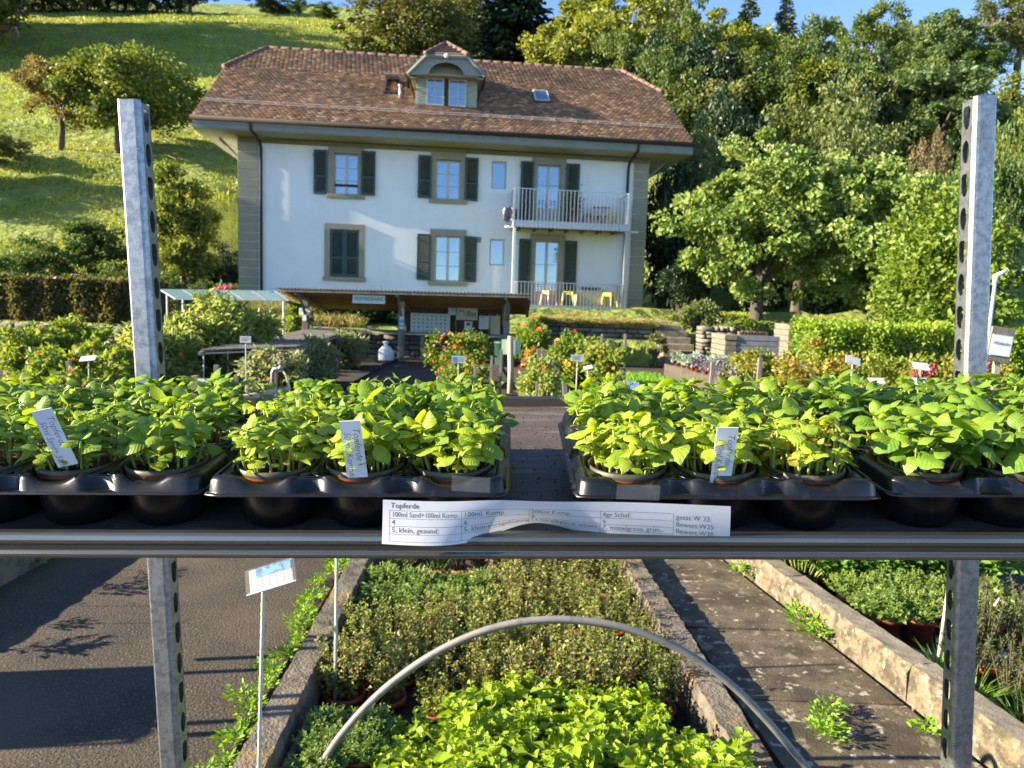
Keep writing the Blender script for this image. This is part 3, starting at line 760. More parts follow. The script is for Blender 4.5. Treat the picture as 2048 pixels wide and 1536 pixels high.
# closed pair of shutters
x0, x1, z0, z1 = OP['W3']; xm = (x0+x1)/2
m = MB(); sw = .2
m.box((x0-sw, OV-.045, z0), (x0, OV+.1, z1)); m.box((x1, OV-.045, z0), (x1+sw, OV+.1, z1)); m.box((x0-sw, OV-.048, z1), (x1+sw, OV+.1, z1+.2))
H('window_surround', m, M['khaki'])
m = MB(); m.box((x0-sw-.05, OV-.11, z0-.15), (x1+sw+.05, OV+.1, z0)); H('window_sill', m, M['khaki'], bev=.01)
shutter(x0+.01, xm-.01, z0+.02, z1-.02, OV+.0); shutter(xm+.01, x1-.01, z0+.02, z1-.02, OV+.0)
for r in ((628, 300, 655, 388), (723, 303, 751, 391), (836, 311, 863, 396), (930, 316, 956, 402), (1040, 323, 1066, 447), (1131, 328, 1157, 449),
          (834, 468, 861, 560), (928, 473, 953, 564), (1036, 478, 1060, 617), (1127, 482, 1151, 618)):
    shutter(*[q for q in rect(*r)])
# curtain behind the upper balcony door
# small meter plate beside the lower window
x0, x1, z0, z1 = rect(955, 474, 962, 485); m = MB(); m.box((x0, OV-.03, z0), (x1, OV, z1)); H('meter_plate', m, M['fascia'])

# ---- roof
e = rp(440, 132); YHL = e.y
e2 = rp(1330, 185); YHR = e2.y
XRL, XRR = hp(535, 97, RIDGE)[0], hp(1243, 142, RIDGE)[0]
XVL, XVR = 0.0, XE
YB = 2*RIDGE
def zroof(y): return ZE+TANR*min(y, YB-y)
def xleft(y):
    y = min(y, YB-y); return XVL if y < YHL else XVL+(XRL-XVL)*(y-YHL)/(RIDGE-YHL)
def xright(y):
    y = min(y, YB-y); return XVR if y < YHR else XVR+(XRR-XVR)*(y-YHR)/(RIDGE-YHR)
m = MB()
for s in (0, 1):
    yy = [0, YHL, RIDGE] ; yr = [0, YHR, RIDGE]
    P = [(xleft(q), q if not s else YB-q, zroof(q)-.05) for q in yy]; Q = [(xright(q), q if not s else YB-q, zroof(q)-.05) for q in yr]
    m.add(P+Q[::-1], [tuple(range(6))])
m.add([(XVL, YHL, zroof(YHL)), (XVL, YB-YHL, zroof(YHL)), (XRL, RIDGE, ZR)], [(0, 1, 2)])
m.add([(XVR, YHR, zroof(YHR)), (XVR, YB-YHR, zroof(YHR)), (XRR, RIDGE, ZR)], [(0, 1, 2)])
# underside
m.add([(XVL, 0, ZE-.2), (XVR, 0, ZE-.2), (XVR, YHR, zroof(YHR)-.2), (XRR, RIDGE, ZR-.2), (XRL, RIDGE, ZR-.2), (XVL, YHL, zroof(YHL)-.2)], [(0, 1, 2, 3, 4, 5)])
roof = H('roof', m, M['rooftile'])
# front slope tiles, one row over the other
tv, tf, tr = [], [], []
cs, sn = 1/math.hypot(1, TANR), TANR/math.hypot(1, TANR)
S = RIDGE/cs; expo, tw = 0.165, 0.178
rows = int(S/expo)
for r in range(rows+1):
    s0 = r*expo-0.03; s1 = min(s0+expo+.05, S)
    ym = max(0.0, s0*cs)
    xa, xb = xleft(ym), xright(ym)
    off = (r % 2)*tw/2
    for k in range(int((xb-xa)/tw)+1):
        xk = xa+k*tw+off-tw/2
        a, b = max(xk+.004, xa), min(xk+tw-.004, xb)
        if b-a < .03: continue
        j = random.gauss(0, .006); jh = random.gauss(0, .004)
        lo, hi = 0.056+jh, 0.006
        y0, z0 = (s0+j)*cs, ZE+(s0+j)*sn; y1, z1 = s1*cs, ZE+s1*sn
        B = len(tv)
        xm = (a+b)/2
        tip = .022
        tv += [(a, y0-lo*sn+tip*cs, z0+lo*cs+tip*sn), (xm, y0-lo*sn, z0+lo*cs), (b, y0-lo*sn+tip*cs, z0+lo*cs+tip*sn), (b, y1-hi*sn, z1+hi*cs), (a, y1-hi*sn, z1+hi*cs),
               (a, y0+.01*sn+tip*cs, z0-.01*cs+tip*sn), (xm, y0+.01*sn, z0-.01*cs), (b, y0+.01*sn+tip*cs, z0-.01*cs+tip*sn)]
        rr = random.random()
        for t3 in ((0, 1, 4), (1, 3, 4), (1, 2, 3), (5, 6, 1), (5, 1, 0), (6, 7, 2), (6, 2, 1)):
            tf.append(tuple(B+q for q in t3)); tr.append(rr)
tiles = link('roof_tiles', arr_mesh('roof_tiles', tv, tf, tr), roof, M['rooftile'])
tag(tiles, kind='stuff')
# ridge and hip cap tiles (each one a piece)
def caps(a, b, n, r=0.11, over=1.12, nm='ridge_tile', parent=None):
    a, b = Vector(a), Vector(b)
    d = (b-a)/n
    for k in range(n):
        m = MB(); p = a+d*k; q = a+d*(k+over)
        m.tube([p, p+(q-p)*.85, q], [r*.92, r, r*1.12], 8); H(nm, m, M['ridgetile'], True, parent=parent or roof)
caps((XRL, RIDGE, ZR), (XRR, RIDGE, ZR), 34, .10)
caps((XRL, RIDGE, ZR), (XVL, YHL, zroof(YHL)), 7, .12)
caps((XRR, RIDGE, ZR), (XVR, YHR, zroof(YHR)), 7, .12)
# eaves: gutter, fascia, soffit
m = MB(); m.tube([(XVL-.03, -.07, ZE-.03), (XVR+.03, -.07, ZE-.03)], .075, 10); H('gutter', m, M['gutter'], True)
m = MB(); m.box((XVL+.02, .0, ZE-.36), (XVR-.02, .05, ZE-.08)); m.box((XVL+.02, -.02, ZE-.20), (XVR-.02, .0, ZE-.155)); H('fascia', m, M['fascia'])
m = MB(); m.box((XVL+.02, .05, ZS+.02), (XVR-.02, OV+.05, ZS+.06))
m.box((XVL+.02, OV+.05, ZS+.02), (XL-.002, YB-.1, ZS+.06)); m.box((XR+.002, OV+.05, ZS+.02), (XVR-.02, YB-.1, ZS+.06))
H('soffit', m, M['soffit'])
for x, s in ((XL, -1), (XR, 1)):
    m = MB(); m.tube([(x, OV+.4, ZS-.75), (x+s*.75, OV+.4, ZS)], .06, 6); H('eaves_strut', m, M['fascia'])
    m = MB()   # verge boards
    xx = XVL if s < 0 else XVR; yh = YHL if s < 0 else YHR
    m.add([(xx, 0, ZE-.32), (xx, 0, ZE+.02), (xx, yh, zroof(yh)+.02), (xx, yh, zroof(yh)-.32), (xx, YB-yh, zroof(yh)-.32), (xx, YB-yh, zroof(yh)+.02), (xx, YB, ZE+.02), (xx, YB, ZE-.32)], [(0, 1, 2, 3), (3, 2, 5, 4), (4, 5, 6, 7)])
    m.add([(XL if s < 0 else XR, RIDGE-2.6, ZS), (XL if s < 0 else XR, RIDGE+2.6, ZS), (XL if s < 0 else XR, RIDGE, ZR-.4)], [(0, 1, 2)])
    H('verge_board', m, M['fascia'])
# downpipes
def pipe(pts, r=.05, nm='downpipe'):
    m = MB(); m.tube(pts, r, 8); H(nm, m, M['gutter'], True)
a = hp(500, 238, -.05); b = hp(522, 292, OV-.09); c = hp(517, 600, OV-.09)
pipe([(a[0], -.05, ZE-.08), (a[0]+.02, -.05, ZE-.34), (b[0]-.03, OV-.12, b[1]+.15), (b[0], OV-.09, b[1]-.1), (b[0], OV-.09, c[1]-.6)])
a = hp(1278, 287, -.05); b = hp(1257, 335, OV-.09)
pipe([(a[0], -.05, ZE-.08), (a[0]-.02, -.05, ZE-.34), (b[0]+.03, OV-.12, b[1]+.15), (b[0], OV-.09, b[1]-.1), (b[0], OV-.09, Z0)])
# snow guard
q0 = rp(600, 217); ys_ = q0.y
m = MB()
up = Vector((0, -sn, cs))
for hgt in (.10, .17):
    m.tube([Vector((.15, ys_, zroof(ys_)))+up*hgt, Vector((XE-.15, ys_, zroof(ys_)))+up*hgt], .012, 5)
sg = H('snow_guard', m, M['steel'])
k = 0.3
while k < XE-.2:
    m = MB(); m.tube([Vector((k, ys_+.05, zroof(ys_+.05)))+up*.02, Vector((k, ys_, zroof(ys_)))+up*.19], .016, 4); H('guard_bracket', m, M['steel'], parent=sg); k += .82
# skylights
def skylight(px0, py0, px1, py1, openup):
    a, b = rp(px0, (py0+py1)/2), rp(px1, (py0+py1)/2); c, d = rp((px0+px1)/2, py1), rp((px0+px1)/2, py0)
    w = b.x-a.x; l = math.hypot(d.y-c.y, d.z-c.z)
    F = Matrix.Translation(Vector((a.x, c.y, zroof(c.y)))) @ Matrix.Rotation(math.atan(TANR), 4, 'X')
    m = MB()
    for q in (((0, 0, 0), (.07, l, .11)), ((w-.07, 0, 0), (w, l, .11)), ((.07, 0, 0), (w-.07, .07, .11)), ((.07, l-.07, 0), (w-.07, l, .11))): m.box(*q, M=F)
    s = H('skylight', m, M['flash'])
    F2 = F @ Matrix.Translation((0, l, .115)) @ Matrix.Rotation(rad(-24 if openup else 0), 4, 'X') @ Matrix.Translation((0, -l, 0))
    m = MB(); m.box((.02, .02, .0), (w-.02, l-.02, .05), M=F2); H('sash', m, M['winframe'], parent=s)
    m = MB(); m.box((.08, .08, .045), (w-.08, l-.08, .056), M=F2); H('pane', m, M['glass'], parent=s)
skylight(769, 163, 799, 190, True); skylight(1066, 188, 1097, 208, False)
m = MB(); p = rp(800, 198); m.tube([(p.x, p.y, p.z), (p.x, p.y-.02, p.z+.45)], .05, 8); m.tube([(p.x, p.y-.02, p.z+.45), (p.x, p.y-.02, p.z+.52)], .075, 8); H('vent_pipe', m, M['steel'], True)
# ---- dormer
yd = rp(893, 214).y
dx0, dx1, dz0, dz1 = rect(832, 120, 954, 214, yd)
dor = None
m = MB(); m.box((dx0, yd, dz0-.1), (dx1, yd+4.2, dz1-.42)); m.box((dx0+.35, yd+.001, dz1-.42), (dx1-.35, yd+3, dz1+.12)); dor = H('dormer', m, M['sage'])
wx0, wx1, wz0, wz1 = rect(852, 158, 933, 213, yd)
m = MB(); yf = yd-.05
xm = (wx0+wx1)/2
m.box((wx0-.06, yf, wz1), (wx1+.06, yf+.1, wz1+.07)); m.box((xm-.08, yf-.01, wz0), (xm+.08, yf+.1, wz1)); m.box((wx0-.06, yf-.03, wz0-.1), (wx1+.06, yf+.1, wz0))
H('dormer_frame', m, M['gutter'], parent=dor)
for a, b in ((wx0, xm-.08), (xm+.08, wx1)):
    m = MB(); t = .06
    m.box((a, yf, wz0), (a+t, yf+.06, wz1)); m.box((b-t, yf, wz0), (b, yf+.06, wz1)); m.box((a+t, yf+.001, wz1-t), (b-t, yf+.06, wz1)); m.box((a+t, yf+.001, wz0), (b-t, yf+.06, wz0+t))
    mm = (a+b)/2; m.box((mm-.015, yf+.015, wz0+t), (mm+.015, yf+.055, wz1-t))
    for s in (1, 2):
        zz = wz0+(wz1-wz0)*s/3; m.box((a+t, yf+.018, zz-.013), (b-t, yf+.05, zz+.013))
    H('window', m, M['winframe'], parent=dor)
    m = MB(); m.add([(a+t, yf+.04, wz0+t), (b-t, yf+.04, wz0+t), (b-t, yf+.04, wz1-t), (a+t, yf+.04, wz1-t)], [(0, 1, 2, 3)]); H('pane', m, M['glass'], parent=dor)
# shingle courses on the cheeks beside the window
for a, b in ((dx0-.01, wx0-.07), (wx1+.07, dx1+.01)):
    zz = dz0
    while zz < wz1+.35:
        m = MB()
        m.box((a, yd-.022, zz), (b, yd+.01, zz+.012))
        m.add([(a, yd-.024, zz), (b, yd-.024, zz), (b, yd-.004, zz+.088), (a, yd-.004, zz+.088)], [(0, 1, 2, 3)])
        H('shingle_course', m, M['sage'], parent=dor)
        zz += .088
m = MB(); m.box((dx0-.02, yd-.06, dz0-.16), (wx0-.07, yd-.025, dz0+.02)); m.box((wx1+.07, yd-.06, dz0-.16), (dx1+.02, yd-.025, dz0+.02)); H('flashing', m, M['flash'], parent=dor)
yh = yd-.55
def dp(px, py): return hp(px, py, yh)
A, B_, D_, E_ = dp(815, 142), dp(852, 106), dp(935, 109), dp(971, 146)
Rg = hp(893, 86, yh+.9)
# front hood board with its arch
poly = [A, (B_[0], B_[1]-.04), (D_[0], D_[1]-.04), E_, (E_[0]-.05, E_[1]-.12)]
lo = dp(858, 147); hi = dp(928, 150)
poly += [(hi[0], hi[1])]
cx, czz = (lo[0]+hi[0])/2, (lo[1]+hi[1])/2; rr = (hi[0]-lo[0])/2
top = dp(893, 124)[1]-czz
for k in range(1, 12):
    a = math.pi*k/12; poly.append((cx+rr*math.cos(a), czz+top*math.sin(a)))
poly += [(lo[0], lo[1]), (A[0]+.05, A[1]-.12)]
# the soffit edge sits level with the arch springing
m = MB(); m.prism(poly, yh+.04, yh+.10); H('hood_board', m, M['sagewood'], parent=dor)
m = MB()
xx = A[0]+.12
while xx < E_[0]-.1:
    zt = np.interp(xx, [A[0], B_[0], D_[0], E_[0]], [A[1], B_[1], D_[1], E_[1]])-.16
    zb = czz+.02 if not (lo[0] < xx < hi[0]) else czz+top*math.sqrt(max(0, 1-((xx-cx)/rr)**2))+.03
    if zt > zb+.05: m.box((xx, yh+.028, zb), (xx+.014, yh+.041, zt))
    xx += .14
H('board_joint', m, M['fascia'], parent=dor)
m = MB()   # moulded verge
for p, q in ((A, B_), (B_, D_), (D_, E_)):
    m.tube([(p[0], yh+.03, p[1]-.10), (q[0], yh+.03, q[1]-.10)], .085, 6)
H('hood_moulding', m, M['fascia'], parent=dor)
m = MB(); yb = yd+4.5
m.box((A[0]+.06, yh+.1, A[1]-.2), (dx0+.02, yd+1.2, A[1]-.16)); m.box((dx1-.02, yh+.1, E_[1]-.2), (E_[0]-.06, yd+1.2, E_[1]-.16)); m.box((dx0, yh+.1, czz-.02), (dx1, yd, czz+.01))
H('hood_soffit', m, M['soffit'], parent=dor)
m = MB()
vA, vB, vD, vE = (A[0]-.05, yh, A[1]), (B_[0], yh, B_[1]), (D_[0], yh, D_[1]), (E_[0]+.05, yh, E_[1])
R0 = (Rg[0], yh+.9, Rg[1]); R1 = (Rg[0], yb, Rg[1]); A1 = (A[0]-.05, yb, A[1]); E1 = (E_[0]+.05, yb, E_[1])
m.add([vA, vB, vD, vE, R0, R1, A1, E1], [(0, 1, 4, 5, 6), (1, 2, 4), (2, 3, 7, 5, 4)])
def dn(p, t=.07): return (p[0], p[1]+.02, p[2]-t)
m.add([dn(vA), dn(vB), dn(vD), dn(vE), dn(R0), dn(R1), dn(A1), dn(E1)], [(6, 5, 4, 1, 0), (4, 2, 1), (4, 5, 7, 3, 2)])
m.add([vA, vB, vD, vE, dn(vA), dn(vB), dn(vD), dn(vE)], [(0, 4, 5, 1), (1, 5, 6, 2), (2, 6, 7, 3)])
droof = H('dormer_roof', m, M['rooftile'], parent=dor)
caps(R0, vB, 4, .09, parent=dor, nm='hip_tile'); caps(R0, vD, 4, .09, parent=dor, nm='hip_tile'); caps(R0, R1, 9, .09, parent=dor, nm='ridge_tile')
m = MB()
for k in range(1, 5):     # tile courses on the little front hip
    t = k/5; p = Vector(vB).lerp(Vector(R0), t); q = Vector(vD).lerp(Vector(R0), t)
    m.tube([p+Vector((0, -.02, .02)), q+Vector((0, -.02, .02))], .03, 4)
H('tile_course', m, M['ridgetile'], parent=dor)
m = MB(); c = dp(893, 112); m.lathe([(0.0, -.09), (.06, -.06), (.09, 0), (.05, .06), (0, .08)], 10, (c[0], yh-.06, c[1])); H('dormer_lamp', m, M['white'], True, parent=dor)
for s, xx in ((-1, dx0), (1, dx1)):
    m = MB(); g = A if s < 0 else E_
    m.tube([(g[0]-.02*s, yh+.1, g[1]-.05), (xx+s*.05, yd+.3, zroof(yd+.3)+.15)], .035, 6); H('dormer_downpipe', m, M['gutter'], parent=dor)

# ---- balconies
def balcony(fx0, fx1, ztop_px, deck_px, deckb_px, low):
    yb = OV-1.4
    mid = (fx0+fx1)/2
    x0, x1 = hp(fx0, deck_px, yb)[0], hp(fx1, deck_px, yb)[0]
    zt, zd, zb = hp(mid, ztop_px, yb)[1], hp(mid, deck_px, yb)[1], hp(mid, deckb_px, yb)[1]
    m = MB(); m.box((x0, yb, zb+.05), (x1, OV-.005, zd)); b = H('balcony', m, M['deck'])
    m = MB(); m.box((x0-.03, yb-.03, zb), (x1+.03, yb, zd+.03)); m.box((x0-.03, yb, zb), (x0, OV-.01, zd+.03)); m.box((x1, yb, zb), (x1+.03, OV-.01, zd+.03)); H('edge_beam', m, M['steel'], parent=b)
    if not low:
        for k in range(7):
            xx = x0+(x1-x0)*(k+.5)/7; m = MB(); m.box((xx-.03, yb+.02, zb-.04), (xx+.03, OV-.02, zb+.048)); H('joist', m, M['deck'], parent=b)
    m = MB(); m.box((x0-.02, yb-.04, zt-.025), (x1+.02, yb-.005, zt)); m.box((x0-.02, yb-.005, zt-.025), (x0+.015, OV, zt)); m.box((x1-.015, yb-.005, zt-.025), (x1+.02, OV, zt)); H('handrail', m, M['steel'], parent=b)
    n = 31
    mm = MB(); mm.box((-.013, -.034, zb-.02), (.013, -.010, zt-.02)); me = mm.mesh('baluster'); me.materials.append(M['steel'])
    for k in range(n+1):
        o = link('baluster', me, b); o.location = (x0+(x1-x0)*k/n, yb-.002, 0)
    for k in range(1, 11):
        for xx in (x0, x1):
            o = link('baluster', me, b); o.location = (xx+(.012 if xx == x1 else -.012), yb+1.36*k/10, 0)
    return b, x0, x1, yb, zd, zt, zb
b1 = balcony(1028, 1257, 381, 446, 458, False)
b2 = balcony(1034, 1249, 566, 613, 623, True)
for k, (b, xx) in enumerate(((b1, b1[1]+.03), (b1, b1[2]-.05))):
    m = MB(); m.box((xx-.045, b1[3]+.01, b2[4]-.4), (xx+.045, b1[3]+.10, b1[6]+.02)); H('balcony_post', m, M['white' if k == 0 else 'steel'])
for k, (xx, s) in enumerate(((b1[1], -1), (b1[2], 1))):
    m = MB(); m.tube([(xx+s*.02, b1[3]+.2, b1[6]+.0), (xx+s*(.42 if s > 0 else .3), b1[3]+.15, b1[6]+.0)], .035, 8); H('awning_arm', m, M['white'], True)

# things on the balconies
def stool(name, label, mat, xy, z, s=1.0):
    mt = HM @ Matrix.Translation((xy[0], xy[1], z)) @ Matrix.Rotation(random.uniform(0, 1.5), 4, 'Z') @ Matrix.Scale(s, 4)
    r = empty(name, mt, label, 'stool', 'plastic stools on the balconies')
    m = MB(); m.box((-.15, -.15, .40), (.15, .15, .44)); m.build('seat', mat, r, bev=.02)
    for sx in (-1, 1):
        for sy in (-1, 1):
            m = MB(); m.tube([(sx*.13, sy*.13, .41), (sx*.18, sy*.18, .0)], [.032, .022], 6); m.build('leg', mat, r)
    m = MB()
    for k in range(4):
        a = k*math.pi/2; c, s_ = math.cos(a), math.sin(a)
        m.box((-.13, .135, .34), (.13, .147, .40), M=Matrix.Rotation(a, 4, 'Z'))
    m.build('apron', mat, r)
    return r
def bx_(px, y): return hp(px, 440, y)[0]
stool('stool', 'coral red stool left of the table on the upper balcony', M['coral'], (bx_(1176, .6), .6), b1[4])
stool('stool', 'coral red stool under the white table on the upper balcony', M['coral'], (bx_(1203, .9), .95), b1[4])
stool('stool', 'yellow stool at the right end of the upper balcony', M['yellow'], (bx_(1228, .5), .5), b1[4], 1.15)
stool('stool', 'peach stool by the door on the lower balcony', M['peach'], (bx_(1103, .5), .5), b2[4], 1.25)
stool('stool', 'yellow stool left of the table on the lower balcony', M['yellow'], (bx_(1142, .4), .4), b2[4], 1.25)
stool('stool', 'peach stool behind the yellow one right of the lower balcony table', M['peach'], (bx_(1214, .8), .8), b2[4], 1.15)
stool('stool', 'yellow stool at the right end of the lower balcony', M['yellow'], (bx_(1226, .45), .45), b2[4], 1.25)
def btable(label, mat, x, y, z, w):
    r = empty('folding_table', HM @ Matrix.Translation((x, y, z)), label, 'table')
    m = MB(); m.box((-w/2, -.3, .70), (w/2, .3, .73)); m.build('table_top', mat, r, bev=.008)
    for s in (-1, 1):
        for yy in (-.25, .25):
            m = MB(); m.tube([(s*.28, yy, 0), (-s*.28, yy, .70)], .014, 6); m.build('leg', mat, r)
btable('white folding table on the upper balcony', M['white'], bx_(1203, .7), .7, b1[4], .72)
btable('dark folding table on the lower balcony', M['gutter'], bx_(1187, .9), .85, b2[4], .72)
m = MB(); m.box((-.3, .55, .02), (.85, 1.1, .62)); o = m.build('storage_box', M['signcream'], None, bev=.02)
o.matrix_world = HM @ Matrix.Translation((bx_(1170, 1.0), -.35, b2[4])); o.matrix_basis = HM @ Matrix.Translation((bx_(1172, .9), .0, b2[4]))
tag(o, 'beige storage box against the wall behind the lower balcony table', 'box')
m = MB()
nn = 14
for i in range(nn+1):
    for j in range(9):
        u, w = i/nn, j/8
        m.v.append((-.22+.5*u, -.08*math.sin(u*9+w*2)-.06*w, .55*(1-w)*(0.75+.25*math.sin(u*3))+.04*math.sin(u*14)))
for i in range(nn):
    for j in range(8):
        a = i*9+j; m.f.append((a, a+9, a+10, a+1)); m.m.append(0)
o = m.build('laundry_cloth', M['cloth'], None, True); o.matrix_basis = HM @ Matrix.Translation((b1[1]-.15, b1[3]+.35, b1[4]-.02))
o.modifiers.new('thick', 'SOLIDIFY').thickness = .02
tag(o, 'striped purple cloth hanging at the left corner of the upper balcony', 'cloth')
rt = empty('potted_shrub', HM @ Matrix.Translation((bx_(1146, .5), .5, b1[4])), 'green potted shrub on the upper balcony beside the door', 'plant')
m = MB(); m.lathe([(.11, 0), (.15, .3), (.16, .3), (.16, .33), (.12, .33)], 12, cap0=True); m.build('pot', M['pot'], rt)
p = RNG.normal(size=(500, 3))*[.17, .15, .28]+[0, 0, .75]
link('foliage', leaf_cloud('foliage', p, RNG.normal(size=(500, 3)), .09), rt, M['L_mid'])

# ================================================================== TREES
def lump(dirs, rng, k=7, amp=.28):
    s = np.ones(len(dirs))
    for _ in range(k):
        a = unit(rng.normal(size=(1, 3)))[0]; s += amp/k*2.2*np.cos(dirs@a*rng.uniform(2, 5)+rng.uniform(0, 6))
    return s
def crown_leaves(name, c, R, nclump, per, leaf, seed, clump_r=.22, shell=.45, width=.6, fold=.3, out=.7, droop=0.0, flat=None):
    """leaves gathered in clumps spread through an uneven ellipsoid"""
    rng = np.random.default_rng(seed)
    R = np.array(R, float)
    d = unit(rng.normal(size=(nclump, 3)))
    r = rng.random(nclump)**shell*lump(d, rng)
    cc = d*r[:, None]*R*.86
    if flat is not None: cc[:, 2] = np.maximum(cc[:, 2], -R[2]*flat)
    rad_ = clump_r*R.mean()*rng.uniform(.55, 1.35, nclump)
    ld = unit(rng.normal(size=(nclump, per, 3)).reshape(-1, 3)).reshape(nclump, per, 3)
    lr = rng.random((nclump, per, 1))**.5
    pos = cc[:, None, :]+ld*lr*rad_[:, None, None]*np.array([1, 1, .75])
    pos = pos.reshape(-1, 3)
    outd = unit(pos/R)
    dirs = outd*out+rng.normal(size=pos.shape)*.6; dirs[:, 2] -= droop
    crnd = np.repeat(rng.random(nclump), per)
    rnd = np.clip(.55*rng.random(len(pos))+.45*crnd, 0, 1)
    nrm = outd*1.0+rng.normal(size=pos.shape)*.95+np.array([0, 0, .45])
    return leaf_cloud(name, pos+np.array(c), dirs, leaf*rng.uniform(.65, 1.35, len(pos)), width, fold, rnd, nrm, rng), cc+np.array(c)
def limbs(name, H, tr, hc, ends, seed, n=8, lean=0.0):
    rng = random.Random(seed); m = MB()
    tip = Vector((lean*H*.3, 0, H*.62))
    pts = [Vector((0, 0, -.4)), Vector((0, 0, 0)), Vector((lean*H*.04, rng.uniform(-.02, .02)*H, hc*.6)), Vector((lean*H*.1, rng.uniform(-.02, .02)*H, hc)), tip]
    m.tube(pts, [tr*1.7, tr*1.25, tr, tr*.85, tr*.25], 9)
    idx = list(range(len(ends))); rng.shuffle(idx)
    for k in idx[:n]:
        e = Vector(ends[k]); s = rng.uniform(.75, 1.25)*hc
        b = Vector((lean*H*.08, 0, min(s, H*.55))); mid = b.lerp(e, .5)+Vector((0, 0, .05*H))
        m.tube([b, mid, e], [tr*.5, tr*.3, tr*.08], 6)
    return m.mesh(name, True)
TREES = {}
_OW = 'first second third fourth fifth sixth seventh eighth ninth tenth eleventh twelfth thirteenth fourteenth fifteenth sixteenth seventeenth eighteenth nineteenth'.split()
def ORDW(n):
    if n < 20: return _OW[n-1]
    t = {2: 'twenty', 3: 'thirty', 4: 'forty', 5: 'fifty'}[n//10]
    return t+'-'+_OW[n % 10-1] if n % 10 else t[:-1]+'ieth'
def broadleaf(key, nclump=46, per=110, leaf=.028, boost=1.0, W=.9, hc=.3, cz=.6, rz=.42, seed=1, mat='L_mid', **kw):
    """unit-height tree (1 tall, W wide)"""
    cr, cl = crown_leaves('crown', (0, 0, cz), (W/2, W/2, rz), int(nclump*1.45), per, leaf*1.15, seed, **kw)
    TREES[key] = (limbs('trunk', 1.0, .028, hc, cl, seed, 9), cr, M[mat])
def conifer(key, seed, mat='L_spruce', W=.34, weep=False, tiers=26, leaf=.05):
    rng = np.random.default_rng(seed); P, D = [], []
    m = MB(); m.tube([(0, 0, -.02), (0, 0, .5), (0, 0, 1.0)], [.018, .011, .002], 7)
    for k in range(tiers):
        t = k/(tiers-1); z = .10+.89*t; L = W/2*(1-t)**.8*rng.uniform(.85, 1.15)+.012
        nb = max(5, int(13*(1-t)+5))
        for j in range(nb):
            a = rng.uniform(0, 2*math.pi); Lj = L*rng.uniform(.7, 1.15)
            nl = max(6, int(34*Lj/(W/2)))
            s = rng.random(nl)**.75
            droop = (.34 if weep else .18)*Lj
            x = np.cos(a)*s*Lj; y = np.sin(a)*s*Lj; zz = z-droop*s**1.2+.05*Lj*s**3
            p = np.stack([x, y, zz], 1)+rng.normal(size=(nl, 3))*.006
            d = np.stack([np.cos(a)*np.ones(nl), np.sin(a)*np.ones(nl), -np.ones(nl)*(1.3 if weep else .35)], 1)+rng.normal(size=(nl, 3))*.45
            P.append(p); D.append(d)
            if j % 2 == 0: m.tube([(0, 0, z), (np.cos(a)*Lj*.9, np.sin(a)*Lj*.9, z-droop*.9)], [.004, .001], 4)
    P = np.concatenate(P); D = np.concatenate(D)
    cr = leaf_cloud('crown', P, D, leaf*rng.uniform(.6, 1.2, len(P)), .32, .15, None, None, rng)
    TREES[key] = (m.mesh('trunk', True), cr, M[mat])
broadleaf('round_a', 64, 130, .030, W=1.05, hc=.22, cz=.57, rz=.45, seed=21, mat='L_mid')
broadleaf('round_b', 54, 130, .032, W=.85, hc=.25, cz=.58, rz=.44, seed=22, mat='L_lime', droop=.3)
broadleaf('round_c', 50, 130, .034, W=.95, hc=.25, cz=.57, rz=.45, seed=23, mat='L_olive')
broadleaf('oak', 76, 130, .026, W=.95, hc=.2, cz=.55, rz=.46, seed=24, mat='L_oak')
broadleaf('dark', 60, 130, .034, W=1.2, hc=.2, cz=.52, rz=.48, seed=25, mat='L_dark')
broadleaf('blue', 44, 130, .034, W=.7, hc=.25, cz=.57, rz=.44, seed=26, mat='L_blue')
broadleaf('walnut', 90, 150, .028, W=1.22, hc=.25, cz=.56, rz=.45, seed=27, mat='L_walnut', droop=.25)
broadleaf('ivy', 44, 90, .030, W=.9, hc=.33, cz=.60, rz=.40, seed=28, mat='L_ivytree', clump_r=.2)
broadleaf('lime2', 60, 130, .030, W=.8, hc=.22, cz=.56, rz=.46, seed=29, mat='L_lime', clump_r=.18)
broadleaf('mid2', 70, 130, .026, W=1.0, hc=.2, cz=.54, rz=.47, seed=30, mat='L_mid', clump_r=.18)
broadleaf('pale', 60, 110, .026, W=1.4, hc=.2, cz=.55, rz=.42, seed=31, mat='L_lime', clump_r=.17)
broadleaf('brownbush', 70, 120, .026, W=1.25, hc=.12, cz=.52, rz=.48, seed=32, mat='L_olive', clump_r=.17, droop=.5)
broadleaf('redbush', 40, 90, .035, W=1.3, hc=.1, cz=.5, rz=.48, seed=33, mat='L_redbush')
broadleaf('column', 60, 130, .028, W=.52, hc=.1, cz=.52, rz=.49, seed=34, mat='L_walnut', clump_r=.24)
broadleaf('bush', 60, 140, .034, W=1.05, hc=.1, cz=.5, rz=.49, seed=35, mat='L_mid', clump_r=.2)
broadleaf('lowbush', 50, 110, .04, W=1.7, hc=.1, cz=.48, rz=.5, seed=36, mat='L_mid', clump_r=.2)
conifer('spruce', 41); conifer('spruce2', 42, W=.42); conifer('weeping', 43, W=.40, weep=True, tiers=30, leaf=.06)
